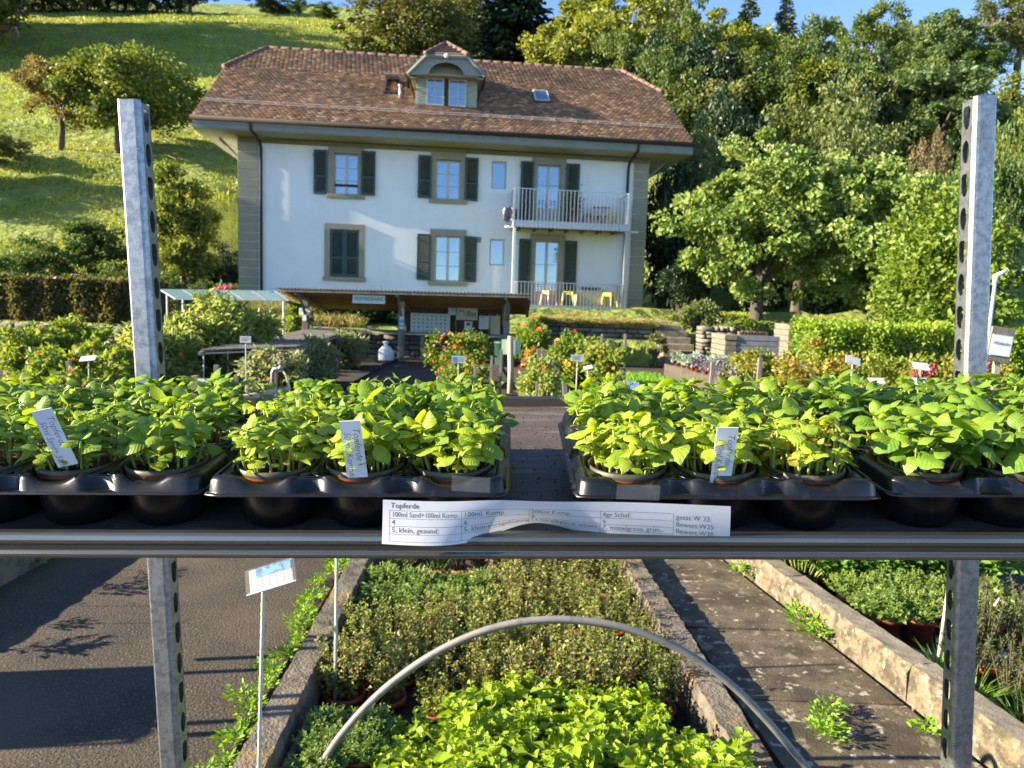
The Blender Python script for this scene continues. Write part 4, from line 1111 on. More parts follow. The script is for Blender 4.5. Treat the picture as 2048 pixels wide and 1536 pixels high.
# leafless grey tree
mb = MB(); rr_ = random.Random(5)
def twigs(p, d, L, r, depth):
    q = p+d*L; mb.tube([p, q], [r, r*.6], 5 if depth < 2 else 3, cap=False)
    if depth < 5:
        for _ in range(3 if depth else 6):
            dd = (d+Vector((rr_.gauss(0, .5), rr_.gauss(0, .5), rr_.gauss(.05, .3)))).normalized()
            twigs(p+d*L*rr_.uniform(.5, 1), dd, L*rr_.uniform(.55, .8), r*.55, depth+1)
twigs(Vector((0, 0, -.02)), Vector((0.05, 0, 1)), .33, .020, 0)
bare_trunk = mb.mesh('branches')
TREES['bare'] = (bare_trunk, None, M['greytwig'])

def plant_tree(key, name, label, px, top, base, wpx=None, Y=None, cat='tree', group=None, zb=None, rot=None):
    if Y is None:
        p = hill_hit(px, base)
    else:
        p = at_y(px, base, Y); p.z = gzf(p.x, Y) if zb is None else zb
    h = at_y(px, top, p.y).z-p.z
    tr, cr, mt = TREES[key]
    s = h
    if wpx is not None and cr is not None:
        bb = cr.vertices; w0 = TREES[key+'_w'] if key+'_w' in TREES else None
        if w0 is None:
            co = np.empty(len(bb)*3, np.float32); bb.foreach_get('co', co); co = co.reshape(-1, 3)
            w0 = float(np.percentile(co[:, 0], 99)-np.percentile(co[:, 0], 1)); TREES[key+'_w'] = w0
        sx = (wpx/FPX*p.y)/w0
    else: sx = s
    ro = random.uniform(0, 6.28) if rot is None else rot
    mt4 = Matrix.Translation(p) @ Matrix.Rotation(ro, 4, 'Z') @ Matrix.Diagonal((sx, sx, s, 1))
    r = empty(name, mt4, label, cat, group)
    link('branches' if cr is None else 'trunk', tr, r, M['bark'] if cr is not None else mt)
    if cr is not None: link('crown', cr, r, mt)
    return r
GF = 'trees on the wooded slope'
GT = 'trees along the hilltop'
T = plant_tree
# left meadow
T('walnut', 'walnut_tree', 'large rounded walnut tree standing on the sunny meadow slope', 238, 84, 312, 262)
T('ivy', 'ivy_clad_tree', 'thin browning tree with an ivy-clad trunk left of the walnut', 122, 104, 300, 150)
T('round_c', 'leaning_tree', 'leaning tree cut off by the left picture edge on the meadow', -22, 250, 332, 110)
T('column', 'slender_tree', 'slender leafy tree on the slope just left of the house', 368, 308, 560, 124, Y=27.5)
T('bush', 'leafy_bush', 'dense green bush on the slope above the clipped bronze hedge', 178, 424, 548, 122, Y=25.5, cat='bush')
T('lowbush', 'low_bush', 'low loose bush at the far left above the bronze hedge', 60, 468, 560, 150, Y=24.5, cat='bush')
T('dark', 'dark_bush', 'dark bush filling the corner beside the left house wall', 445, 488, 585, 110, Y=29.5, cat='bush')
T('lowbush', 'low_bush', 'dark low bush below the leafy bush on the left slope', 255, 520, 575, 150, Y=24.0, cat='bush')
T('lowbush', 'low_bush', 'low green shrub between the hedge and the slender tree', 330, 535, 590, 120, Y=23.0, cat='bush')
# tree line on the left hilltop and, out of frame, the wood whose shadow lies on the meadow
rr = random.Random(3)
for k, px in enumerate(range(-40, 400, 42)):
    T(rr.choice(['dark', 'oak', 'dark']), 'hilltop_tree', 'dark tree of the hilltop row at the upper left, %s from the left edge' % ORDW(k+1), px+rr.uniform(-8, 8), -95+rr.uniform(-20, 20), 26, 95, group=GT)
for k, pyy in enumerate((100, 93, 86, 78, 70, 62, 54, 46, 38)):
    q_ = hill_hit(-60-18*(k % 3), pyy); x, y = q_.x, q_.y-5
    tr, cr, mt = TREES['oak']; s = rr.uniform(15, 19)
    r = empty('hilltop_tree', Matrix.Translation((x, y, gzf(x, y))) @ Matrix.Diagonal((s, s, s, 1)), 'tall tree of the wood beyond the left picture edge, %s from the front' % ORDW(k+1), 'tree', 'wood beyond the left edge')
    link('trunk', tr, r, M['bark']); link('crown', cr, r, mt)
for k, (px, py, s, nm) in enumerate(((-210, 425, 3.4, 'nearest'), (-200, 385, 4.6, 'middle'), (-130, 128, 12, 'farthest'))):
    tr, cr, mt = TREES['walnut']; q_ = hill_hit(px, py); x, y = q_.x, q_.y
    r = empty('meadow_tree', Matrix.Translation((x, y, gzf(x, y))) @ Matrix.Diagonal((s*.8, s*.8, s, 1)), 'meadow tree outside the left picture edge, the %s of three' % nm, 'tree')
    link('trunk', tr, r, M['bark']); link('crown', cr, r, mt)
T('dark', 'hilltop_tree', 'dark round tree on the skyline right of the gap of blue sky', 545, -8, 30, 75, group=GT)
T('mid2', 'hilltop_tree', 'small light tree on the skyline beside the dark round one', 596, -4, 31, 40, group=GT)
T('mid2', 'hilltop_tree', 'small bushy tree on the skyline nearest the house roof', 648, 8, 40, 62, group=GT)
T('dark', 'hilltop_tree', 'tiny round bush on the skyline left of the big oak', 711, 36, 52, 34, group=GT)
# behind the house
T('oak', 'oak_tree', 'big olive-brown oak behind the roof left of the dormer', 822, -40, 150, 225)
T('spruce2', 'spruce_tree', 'dark spruce directly behind the dormer', 915, -90, 150, 110)
T('spruce', 'spruce_tree', 'thin dark spruce just right of the dormer top', 962, -75, 150, 90)
T('weeping', 'weeping_spruce', 'wide weeping spruce behind the middle of the roof ridge', 1035, -110, 170, 175)
T('lime2', 'lime_tree', 'tall yellow-green tree right of the weeping spruce', 1165, -30, 210, 150)
T('round_b', 'lime_tree', 'bright yellow-green tree behind the right half of the ridge', 1260, -15, 230, 190)
T('lime2', 'lime_tree', 'sunlit pale tree rising above the right end of the ridge', 1275, 50, 260, 140)
T('mid2', 'broadleaf_tree', 'shaded tree top at the picture edge right of the pale tree', 1345, -40, 230, 120)
T('dark', 'evergreen', 'dark evergreen mass behind the right roof slope', 1395, 80, 330, 200)
T('dark', 'laurel', 'glossy dark laurel beside the right gable', 1440, 185, 400, 190, Y=41)
T('round_b', 'lime_tree', 'yellow-topped tree on the wooded slope above the laurel', 1445, 18, 260, 170)
T('spruce', 'spruce_tree', 'dark spruce on the wooded skyline, left one of the pair', 1487, -22, 190, 80)
T('spruce', 'spruce_tree', 'pointed spruce on the wooded skyline, right one of the pair', 1562, -12, 180, 72)
T('mid2', 'broadleaf_tree', 'dark green tree between the two skyline spruces', 1530, 60, 230, 110)
T('blue', 'broadleaf_tree', 'grey-green tree right of the skyline spruces', 1620, 26, 200, 95)
T('round_a', 'broadleaf_tree', 'shady tree in the middle of the wooded slope', 1560, 100, 320, 190)
T('mid2', 'broadleaf_tree', 'large dark green domed tree standing highest against the sky', 1727, 2, 240, 150)
T('mid2', 'broadleaf_tree', 'green tree just below the large domed tree', 1690, 110, 270, 170)
T('blue', 'birch', 'pale feathery tree right of the domed tree, the left of two', 1822, 24, 200, 80)
T('blue', 'birch', 'broad pale feathery tree beside the bare grey tree', 1900, 12, 190, 110)
T('round_a', 'broadleaf_tree', 'green tree below the two pale feathery trees', 1800, 95, 250, 150)
T('bare', 'bare_tree', 'leafless grey-brown tree near the upper right corner', 1990, 2, 125)
T('oak', 'oak_tree', 'dark tree filling the upper right corner of the picture', 2035, -40, 130, 150)
T('mid2', 'broadleaf_tree', 'low green tree under the bare tree', 1950, 95, 185, 130)
T('pale', 'pale_shrub', 'wide pale yellow-green shrub tree below the feathery trees', 1852, 122, 300, 215)
T('brownbush', 'hazel', 'rounded olive shrub with drooping browning twigs above the plane trees', 1650, 160, 380, 230, Y=40)
T('redbush', 'red_bush', 'reddish twiggy bush between the pale shrub and the plane trees', 1862, 240, 330, 70, Y=46, cat='bush')
T('brownbush', 'olive_shrub', 'olive shrub beneath the right eaves of the house', 1405, 262, 480, 150, Y=34)
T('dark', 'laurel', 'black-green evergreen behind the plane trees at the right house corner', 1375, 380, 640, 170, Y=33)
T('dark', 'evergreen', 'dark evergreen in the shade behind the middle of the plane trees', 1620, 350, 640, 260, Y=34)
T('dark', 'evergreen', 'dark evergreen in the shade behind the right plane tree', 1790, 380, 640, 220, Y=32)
T('lowbush', 'low_bush', 'tangled brown-green scrub on the slope beyond the right trolley post', 1990, 230, 420, 150, Y=38, cat='bush')
T('pale', 'low_bush', 'yellowish scrub on the slope at the right picture edge', 2040, 190, 380, 130, Y=44, cat='bush')
T('mid2', 'shrub', 'dense green shrub behind the trolley post above the plane tree', 1915, 300, 480, 130, Y=33, cat='bush')

# the wood fills in below the crowns
for k, (px, key) in enumerate(zip(range(1335, 2090, 58), ['mid2', 'round_c', 'dark', 'round_a', 'mid2', 'lime2', 'dark', 'mid2', 'round_a', 'blue', 'mid2', 'round_c', 'pale'])):
    T(key, 'broadleaf_tree', 'leafy understorey tree of the wooded slope, %s from the house' % ORDW(k+1), px, 105+rr.uniform(-25, 25)+(45 if px > 1880 else 0), 345+rr.uniform(-20, 20), 165, group='understorey of the wooded slope')
for k, px in enumerate(range(1120, 1420, 62)):
    T(['lime2', 'round_b', 'mid2', 'dark', 'mid2'][k], 'broadleaf_tree', 'understorey tree behind the roof ridge, %s from the left' % ORDW(k+1), px, 40+rr.uniform(-20, 25), 300, 150, group='understorey behind the ridge')
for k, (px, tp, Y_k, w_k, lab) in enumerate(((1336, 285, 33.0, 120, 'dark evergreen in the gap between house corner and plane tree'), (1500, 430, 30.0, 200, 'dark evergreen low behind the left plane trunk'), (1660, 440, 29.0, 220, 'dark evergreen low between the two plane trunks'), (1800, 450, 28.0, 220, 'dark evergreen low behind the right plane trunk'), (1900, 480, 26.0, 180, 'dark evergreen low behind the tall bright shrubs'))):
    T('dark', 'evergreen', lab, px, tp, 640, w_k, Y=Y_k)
# plane trees in front: large leaves, dark hollow underneath
def plane_tree(label, px, base, Y, W, H, seed, nclump, per, cx=0.0, rz=.42, czf=.58):
    p = at_y(px, base, Y); z = gzf(p.x, Y); b = Vector((p.x, Y, z))
    r = empty('plane_tree', Matrix.Translation(b), label, 'tree', 'plane trees beside the house')
    cr, cl = crown_leaves('crown', (cx, 0, H*czf), (W/2, W/2*.8, H*rz), nclump, int(per*1.5), .125, seed, clump_r=.17, shell=.35, width=.85, fold=.35, out=.5)
    link('trunk', limbs('trunk', H, .17, H*.32, cl, seed, 10), r, M['bark'])
    link('crown', cr, r, M['L_plane'])
plane_tree('broad plane tree nearest the house, left of the three', 1512, 640, 21.5, 5.6, 5.6, 61, 130, 115, cx=.15)
plane_tree('plane tree with the thick visible trunk, right of the three', 1750, 640, 21.0, 5.8, 5.5, 62, 120, 120, cx=-.4)
plane_tree('rear plane tree whose trunk shows between the other two', 1592, 632, 25.5, 5.4, 5.2, 63, 60, 70)
# bright shrub wall behind the right trolley post
def leafy_mass(name, label, cat, px0, px1, top, Y, z0, depth, n, leaf, mat, seed, group=None, stems=True, width=.6):
    a, b = at_y(px0, top, Y), at_y(px1, top, Y); zt = at_y((px0+px1)/2, top, Y).z
    c = Vector(((a.x+b.x)/2, Y+depth/2, z0)); w = b.x-a.x; h = zt-z0
    r = empty(name, Matrix.Translation(c), label, cat, group)
    cr, cl = crown_leaves('foliage', (0, 0, h*.5), (w/2, depth/2, h*.52), max(10, n//90), 90, leaf, seed, clump_r=.30, shell=.35, width=width)
    link('foliage', cr, r, mat)
    if stems:
        m = MB(); rg = random.Random(seed)
        for k in range(7):
            e = cl[rg.randrange(len(cl))]; m.tube([(rg.uniform(-.1, .1)*w, rg.uniform(-.1, .1)*depth, -.1), (e[0]*.4, e[1]*.4, h*.4), tuple(e)], [.035, .022, .006], 5)
        link('stems', m.mesh('stems'), r, M['bark'])
    return r
leafy_mass('tall_shrub', 'tall bright green shrub behind the right trolley post, front lobe', 'shrub', 1850, 1995, 350, 14.6, .05, 2.6, 5600, .13, M['L_beech'], 71)
leafy_mass('tall_shrub', 'tall bright green shrub at the right picture edge', 'shrub', 1945, 2130, 310, 14.0, .05, 2.8, 5200, .13, M['L_beech'], 72)
leafy_mass('tall_shrub', 'tall green shrub between the right plane tree and the trolley post', 'shrub', 1840, 1970, 300, 18.0, .05, 2.6, 5000, .15, M['L_plane'], 73)

# meadow grass: uncountable
n = 130000
yy = 24+(RNG.random(n)**1.5)*95
xx = (-.70+.62*RNG.random(n))*yy
xx2 = (.10+.62*RNG.random(n//4))*yy[:n//4]
X_ = np.concatenate([xx, xx2]); Y_ = np.concatenate([yy, yy[:n//4]])
ok_ = ~((X_ > -10.5) & (X_ < 6.8) & (Y_ < 41))
X_, Y_ = X_[ok_], Y_[ok_]
P_ = np.stack([X_, Y_, gz(X_, Y_)-.02], 1)
D_ = RNG.normal(size=P_.shape)*.45; D_[:, 2] = 1
g = link('meadow_grass', blades('meadow_grass', P_, D_, (.07+.0030*Y_)*RNG.uniform(.5, 1.3, len(P_)), .014+.0008*Y_), mat=M['L_grass'])
tag(g, 'short green and straw-coloured grass over the hillside', 'grass', kind='stuff')

# ------------------------------------------------------------------ cattle on the hilltop
def cow(label, p, s, yaw, lying=False):
    r = empty('cow', Matrix.Translation(p) @ Matrix.Rotation(yaw, 4, 'Z') @ Matrix.Scale(s, 4), label, 'cow')
    V, E, Rr = [], [], []
    def add(v, rr, par=None):
        V.append(v); Rr.append(rr)
        if par is not None: E.append((par, len(V)-1))
        return len(V)-1
    dz = -.55 if lying else 0
    pel = add((-.65, 0, 1.12+dz), (.27, .33)); mid = add((-.1, 0, 1.05+dz), (.33, .38), pel); ch = add((.5, 0, 1.10+dz), (.27, .36), mid)
    nk = add((.85, 0, 1.10+dz), (.15, .22), ch)
    h1 = add((1.10, 0, .62 if not lying else 1.0), (.12, .14), nk); add((1.30, 0, .18 if not lying else .9), (.08, .09), h1)
    tl = add((-.92, 0, 1.15+dz), (.05, .05), pel); add((-1.0, 0, .6+dz*.6), (.03, .03), tl)
    for sx in (-1, 1):
        if lying:
            k = add((.45, sx*.3, .18), (.10, .10), ch); add((.75, sx*.3, .08), (.06, .06), k)
            k = add((-.55, sx*.36, .2), (.15, .15), pel); add((-.2, sx*.4, .08), (.07, .07), k)
        else:
            k = add((.48, sx*.19, .62), (.10, .11), ch); k2 = add((.50, sx*.19, .32), (.06, .06), k); add((.47, sx*.19, .0), (.055, .06), k2)
            k = add((-.60, sx*.2, .72), (.13, .16), pel); k2 = add((-.78, sx*.2, .42), (.06, .07), k); add((-.72, sx*.2, .0), (.055, .06), k2)
    me = bpy.data.meshes.new('body'); me.from_pydata(V, E, []); o = link('body', me, r, M['hide'])
    md = o.modifiers.new('skin', 'SKIN'); sv = me.skin_vertices[0].data
    for q, rr in zip(sv, Rr): q.radius = rr
    sv[0].use_root = True
    o.modifiers.new('sub', 'SUBSURF').levels = 1
    for sx in (-1, 1):
        m = MB(); m.lathe([(0, -.02), (.035, .02), (.03, .09), (0, .13)], 6, (1.02, sx*.14, .72 if not lying else 1.06)); m.build('ear', M['hide'], r)
p = hill_hit(13, 80)
cow('fawn cow grazing on the shaded hilltop meadow at the far left', p, 1.12, rad(-8))
p = hill_hit(34, 31)
cow('pale cow lying at the top of the meadow near the tree row', p, 1.0, rad(15), True)

# ================================================================== MIDDLE GROUND
def stone_wall(name, label, x0, x1, y, z0, z1, rows, mat, seed, depth=.3, wmin=.22, wmax=.55, yaw=0.0, pivot=None):
    """dry stone wall: every stone its own block with rounded, uneven faces"""
    rg = random.Random(seed)
    T4 = Matrix.Translation((x0, y, z0)) @ Matrix.Rotation(yaw, 4, 'Z')
    r = empty(name, T4, label, 'wall')
    m = MB(); m.box((.03, .05, -.15), (x1-x0-.03, depth, z1-z0-.03)); m.build('wall_core', M['mortar'], r)
    hs = [rg.uniform(.8, 1.2) for _ in range(rows)]; s = sum(hs); z = 0
    for h in hs:
        h = h/s*(z1-z0); x = 0
        while x < x1-x0-.06:
            w = min(rg.uniform(wmin, wmax), x1-x0-x)
            if x1-x0-x-w < .12: w = x1-x0-x
            g = .012; a, b, c, d = x+g, x+w-g, z+g, z+h-g
            pr = rg.uniform(-.02, .03)
            ch = min(.018, h*.18)
            V = []
            for (yy, ins) in ((depth, 0), (.03, 0), (-pr, ch)):
                for (xx, zz, sx, sz) in ((a, c, 1, 1), (b, c, -1, 1), (b, d, -1, -1), (a, d, 1, -1)):
                    V.append((xx+sx*ins+rg.uniform(-.012, .012), yy+rg.uniform(-.012, .012), zz+sz*ins+rg.uniform(-.008, .008)))
            F = [(8, 9, 10, 11)]
            for k in range(2):
                for j in range(4):
                    p, q = k*4+j, k*4+(j+1) % 4
                    F.append((p, q, q+4, p+4))
            me = arr_mesh('stone', V, F, [rg.random()]*len(F))
            link('stone', me, r, mat)
            x += w
        z += h
    return r
stone_wall('stall_wall', 'grey dry stone retaining wall under the stall counter', -5.3, 2.75, 19.66, 0, .62, 5, M['stone'], 1)
stone_wall('terrace_wall', 'mossy stone terrace wall below the long grass and the lower balcony', 0.9, 3.75, 20.75, .35, 1.10, 5, M['stone'], 2)
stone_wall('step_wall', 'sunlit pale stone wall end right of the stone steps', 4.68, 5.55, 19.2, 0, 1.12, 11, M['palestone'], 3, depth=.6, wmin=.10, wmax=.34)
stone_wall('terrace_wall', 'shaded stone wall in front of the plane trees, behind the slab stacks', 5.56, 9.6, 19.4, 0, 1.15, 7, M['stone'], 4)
stone_wall('hedge_wall', 'low grey stone wall under the bronze hedge on the left', -15.5, -8.9, 19.7, 0, .60, 4, M['stone'], 5, wmin=.3, wmax=.7)
# stone steps
st = empty('stone_steps', (3.8, 18.7, 0), 'worn stone steps climbing right of the grassy terrace', 'steps')
for k in range(7):
    m = MB(); m.box((3.80, 18.75+.36*k, .155*k-.05), (4.66, 22.2, .155*(k+1)-.002*k))
    keep(m.build('step', M['kerbtop'], bev=.015), st)

# ------------------------------------------------------------------ self-service stall
SY = 19.05
stall = empty('market_stall', (-2.8, SY, 0), 'open timber stall with a low corrugated roof and a counter in front of the house', 'stall')
YF, YR = 18.25, 21.2
fl, frt = at_y(553, 575, YF), at_y(1063, 588, YF)
rl = at_y(585, 611, YR); ZRR = rl.z+.02
n = 240
V, F = [], []
for i in range(n+1):
    t = i/n; x = fl.x+(frt.x-fl.x)*t; zc = .018*math.sin(t*(frt.x-fl.x)/.085*2*math.pi)
    zf = fl.z+(frt.z-fl.z)*t
    for (yy, zz) in ((YF, zf), (YR, ZRR)):
        V += [(x, yy, zz+zc), (x, yy, zz+zc-.014)]
for i in range(n):
    a = i*4; b = a+4
    F += [(a, b, b+2, a+2), (a+1, a+3, b+3, b+1), (a, a+1, b+1, b), (a+2, b+2, b+3, a+3)]
m = MB(); m.v = V; m.f = F; m.m = [0]*len(F); m.build('roof_sheet', M['corrugated'], stall, world=True)
def zro(x, y):
    t = (x-fl.x)/(frt.x-fl.x); zf = fl.z+(frt.z-fl.z)*t
    return zf+(ZRR-zf)*(y-YF)/(YR-YF)
for k in range(13):
    yy = YF+.10+(YR-YF-.2)*k/12; m = MB()
    m.tube([(fl.x+.02, yy, zro(fl.x, yy)-.055), (frt.x-.02, yy, zro(frt.x, yy)-.055)], .028, 5)
    m.build('batten', M['batten'], stall, world=True)
m = MB(); m.box((fl.x, YF+.02, -.06), (frt.x, YF+.07, .0)); 
for i_, q in enumerate(m.v): m.v[i_] = (q[0], q[1], q[2]+zro(q[0], YF)-.03)
m.build('front_beam', M['wood'], stall, world=True)
for px in (560, 607, 803, 1012, 1058):
    x = at_y(px, 600, SY).x; m = MB()
    a, b = (x, YF+.06, zro(x, YF+.06)-.11), (x, YR-.05, zro(x, YR)-.11)
    m.tube([a, b], .045, 4); m.build('rafter', M['wood'], stall, world=True)
for px, nm in ((612, 'post'), (803, 'post'), (1013, 'post')):
    x = at_y(px, 650, SY).x; m = MB(); m.box((x-.075, SY-.07, 0), (x+.075, SY+.07, zro(x, SY)-.10)); m.build('post', M['wood'], stall, world=True, bev=.012)
    m = MB(); m.tube([(x, SY-.02, zro(x, SY)-.55), (x+.0, SY-.62, zro(x, SY-.62)-.12)], .04, 4); m.build('brace', M['wood'], stall, world=True)
for px in (622, 800, 1005):
    x = at_y(px, 640, YR-.2).x; m = MB(); m.box((x-.05, YR-.25, .5), (x+.05, YR-.15, zro(x, YR-.2)-.1)); m.build('rear_post', M['wood'], stall, world=True)
# counter planks
for k in range(3):
    xa, xb = at_y(700, 672, 19.3).x, at_y(1016, 680, 19.3).x; m = MB(); m.box((xa, 19.10+.17*k, .665), (xb, 19.255+.17*k, .71)); m.build('counter_plank', M['palewood'], stall, world=True, bev=.006)
for px in (715, 845, 1000):
    x = at_y(px, 690, 19.3).x; m = MB(); m.box((x-.04, 19.2, 0), (x+.04, 19.3, .664)); m.build('counter_leg', M['wood'], stall, world=True)
# brown rear boards
xa, xb = at_y(812, 640, 20.4).x, at_y(1012, 640, 20.4).x
w = (xb-xa)/12
for k in range(12):
    m = MB(); m.box((xa+k*w+.003, 20.4+(.004 if k % 2 else 0), .62), (xa+(k+1)*w-.003, 20.44, zro(xa+k*w, 20.4)-.08)); m.build('wall_board', M['brownwood'], stall, world=True)
m = MB(); m.box((xa, 19.95, .655), (xb, 20.39, .70)); m.build('rear_counter', M['palewood'], stall, world=True)
def board(name, label, px0, py0, px1, py1, Y, mat, cat='sign', thick=.02, bev=0):
    a, b = at_y((px0), (py0+py1)/2, Y), at_y(px1, (py0+py1)/2, Y); zt, zb = at_y((px0+px1)/2, py0, Y).z, at_y((px0+px1)/2, py1, Y).z
    m = MB(); m.box((a.x, Y, zb), (b.x, Y+thick, zt)); o = m.build(name, mat, None, bev=bev)
    # mesh in world space, origin at the board's base
    c = Vector(((a.x+b.x)/2, Y, zb))
    o.data.transform(Matrix.Translation(-c)); o.location = c
    o.matrix_basis = Matrix.Translation(c)
    tag(o, label, cat)
    return o, a.x-c.x, b.x-c.x, zt-c.z
def lettering(parent, text, x, z, size, mat, y=-.004, align='LEFT', shear=0, offset=0.0, squeeze=1.0):
    me = text_mesh(text, size, shear, offset, align); me.materials.append(mat)
    o = link('lettering', me, parent)
    o.matrix_basis = Matrix.Translation((x, y, z)) @ Matrix.Rotation(math.pi/2, 4, 'X') @ Matrix.Diagonal((squeeze, 1, 1, 1))
    return o
def decal(parent, x0, x1, z0, z1, mat, name='print', y=-.003):
    m = MB(); m.box((x0, y, z0), (x1, 0.0005, z1)); return m.build(name, mat, parent)
o, xa, xb, zt = board('stall_sign', 'long pale sign with green capitals hanging under the stall roof', 705, 590, 770, 607, 18.45, M['signboard'])
t = lettering(o, 'SELBSTBEDIENUNG', 0, zt*.36, .105, M['signgreen'], align='CENTER', offset=.002)
wt = max(v.co.x for v in t.data.vertices)-min(v.co.x for v in t.data.vertices)
t.matrix_basis = t.matrix_basis @ Matrix.Diagonal(((xb-xa)*.88/wt, 1.05, 1, 1))
for s in (xa+.1, xb-.1):
    m = MB(); m.tube([(s, .01, zt), (s, .01, zt+.25)], .006, 4); m.build('hanger', M['wood'], o)
o, xa, xb, zt = board('price_board', 'white board with a grid of small plant pictures on the brown stall wall', 821, 627, 900, 675, 20.30, M['signboard'], 'board')
cw, chh = (xb-xa)/9, zt/6.5
for i in range(8):
    for j in range(6):
        decal(o, xa+cw*(i+.65), xa+cw*(i+1.05), zt-chh*(j+.85), zt-chh*(j+.45), random.choice([M['fascia'], M['signgreen'], M['khaki'], M['signblue'], M['gutter']]), 'picture')
o, xa, xb, zt = board('notice', 'small white notice above the price board at its right corner', 897, 612, 911, 630, 20.30, M['paper'])
for k in range(4): decal(o, xa+.03, xb-.03, zt*(.2+.18*k), zt*(.2+.18*k)+.012, M['ink'], 'text_line')
o, xa, xb, zt = board('logo_sign', 'cream sign with a round green leaf mark on the brown stall wall', 913, 616, 955, 640, 20.30, M['signcream'])
m = MB()
pts = [(xa+.13+.075*math.cos(a), -.006, zt*.52+.075*math.sin(a)) for a in np.linspace(-.6, 3.9, 16)]
m.tube(pts, [.004+.012*math.sin(math.pi*k/15) for k in range(16)], 6); m.build('leaf_mark', M['signgreen'], o)
for k, wd in enumerate((.12, .26, .26)): decal(o, xa+.26, xa+.26+wd, zt*(.66-.16*k), zt*(.66-.16*k)+.022, M['gutter'], 'text_line')
decal(o, xa+.2, xb-.05, zt*.16, zt*.16+.01, M['khaki'], 'text_line')
o, xa, xb, zt = board('notice', 'small white notice with a dark square below the cream sign', 929, 643, 944, 660, 20.30, M['paper'])
decal(o, xa+.05, xb-.05, zt*.55, zt*.85, M['gutter'], 'picture')
o, xa, xb, zt = board('notice', 'large white printed sheet right of the cream sign', 958, 632, 977, 658, 20.30, M['paper'])
for k in range(6): decal(o, xa+.03, xb-.04, zt*(.12+.12*k), zt*(.12+.12*k)+.008, M['khaki'], 'text_line')
decal(o, xa+.03, xa+.14, zt*.86, zt*.91, M['ink'], 'heading')
o, xa, xb, zt = board('notice', 'tall tan notice at the right end of the brown stall wall', 981, 632, 1000, 673, 20.30, M['signcream'])
for k in range(9): decal(o, xa+.03, xb-.03, zt*(.08+.095*k), zt*(.08+.095*k)+.012, M['khaki'], 'text_line')
o, xa, xb, zt = board('post_sign', 'narrow sign strip with orange and blue bands on the middle stall post', 799, 603, 808, 658, 18.94, M['signboard'])
decal(o, xa, xb, zt*.76, zt, M['orange'], 'orange_band'); decal(o, xa, xb, zt*.08, zt*.15, M['signblue'], 'blue_band'); decal(o, xa, xb, zt*.22, zt*.34, M['signblue'], 'blue_band')
for k in range(3): decal(o, xa+.02, xb-.02, zt*(.45+.1*k), zt*(.45+.1*k)+.02, M['signcream'], 'text_line')
o, xa, xb, zt = board('post_sign', 'small white two-part sign on the left stall post', 598, 616, 620, 630, 18.95, M['white'])
lettering(o, 'Kasse', 0, zt*.45, .07, M['ink'], align='CENTER')
m = MB(); m.box((-.045, 0, -.14), (.045, .02, -.005)); m.build('lower_plate', M['white'], o)
# hanging gourds / rope on the right post
m = MB(); x = at_y(1006, 640, 20.2).x
m.lathe([(0, 1.02), (.035, 1.06), (.03, 1.25), (.02, 1.4), (.05, 1.48), (.045, 1.56), (0, 1.6)], 10, (x, 20.25, -.1)); o = m.build('hanging_gourd', M['batten'], None, True); tag(o, 'pale dried gourd hanging at the right rear stall post', 'gourd')
# sack, barrel
p = at_z(770, 725, 0); rg = np.random.default_rng(4)
m = MB(); prof = [(0, 0), (.155, 0), (.175, .06), (.175, .2), (.155, .3), (.10, .37), (.045, .41), (.035, .44), (.07, .475), (.075, .50), (.03, .515), (0, .51)]
m.lathe([(r_*1.08, z_) for r_, z_ in prof], 22)
m.v = [(x_*(1+.06*math.sin(5*math.atan2(y_, x_)+z_*9)), y_*(1+.06*math.cos(4*math.atan2(y_, x_)+z_*7)), z_) for x_, y_, z_ in m.v]
o = m.build('white_sack', M['bag'], None, True); o.matrix_basis = Matrix.Translation((p.x, 18.75, 0)); tag(o, 'white tied sack standing in front of the stone wall', 'sack')
m = MB(); prof = [(0, 0), (.20, 0), (.215, .05), (.24, .55), (.255, .56), (.255, .60), (.235, .61), (0, .63)]
m.lathe(prof, 22); o = m.build('rain_barrel', M['barrel'], None, True); o.matrix_basis = Matrix.Translation((at_y(1008, 700, 18.6).x, 18.6, 0)); tag(o, 'dark green lidded barrel beside the right stall post', 'barrel')
# round pale post with pale green sheet
pp = at_z(1020, 792, .0); pt = at_y(1021, 672, pp.y)
m = MB(); m.tube([(pp.x, pp.y, -.2), (pp.x, pp.y, .4), (pt.x, pp.y, pt.z-.01), (pt.x, pp.y, pt.z)], [.052, .050, .047, .040], 14)
o = m.build('timber_post', M['palewood'], None, True); tag(o, 'round pale timber post in front of the stall, right of the marigolds', 'post')
o, xa, xb, zt = board('green_sheet', 'pale green sheet fixed behind the round timber post', 1003, 679, 1041, 709, pp.y+.06, M['greensign'], 'sheet', .006)

# ------------------------------------------------------------------ slatted table on thin legs
ZT = .80
A0, A1 = Vector((-4.25, 10.4, ZT)), Vector((-4.75, 18.3, ZT)); B0, B1 = Vector((-3.30, 11.7, ZT)), Vector((-3.78, 18.4, ZT))
tb = empty('slatted_table', (-3.9, 11.5, 0), 'long grey slatted growing table beside the asphalt drive', 'table')
ns = 22
for k in range(ns):
    t0, t1 = k/ns+.006, (k+1)/ns-.012
    m = MB(); c = [A0.lerp(B0, t0), A0.lerp(B0, t1), A1.lerp(B1, t1), A1.lerp(B1, t0)]
    m.prism([(q.x, q.y) for q in c], ZT-.018, ZT+random.uniform(-.003, .003), axis='z'); m.build('slat', M['wood'], tb, world=True)
m = MB(); m.tube([B0-Vector((0, 0, .05)), B1-Vector((0, 0, .05))], .03, 4); m.tube([A0-Vector((0, 0, .05)), A1-Vector((0, 0, .05))], .03, 4); m.build('side_rail', M['wood'], tb, world=True)
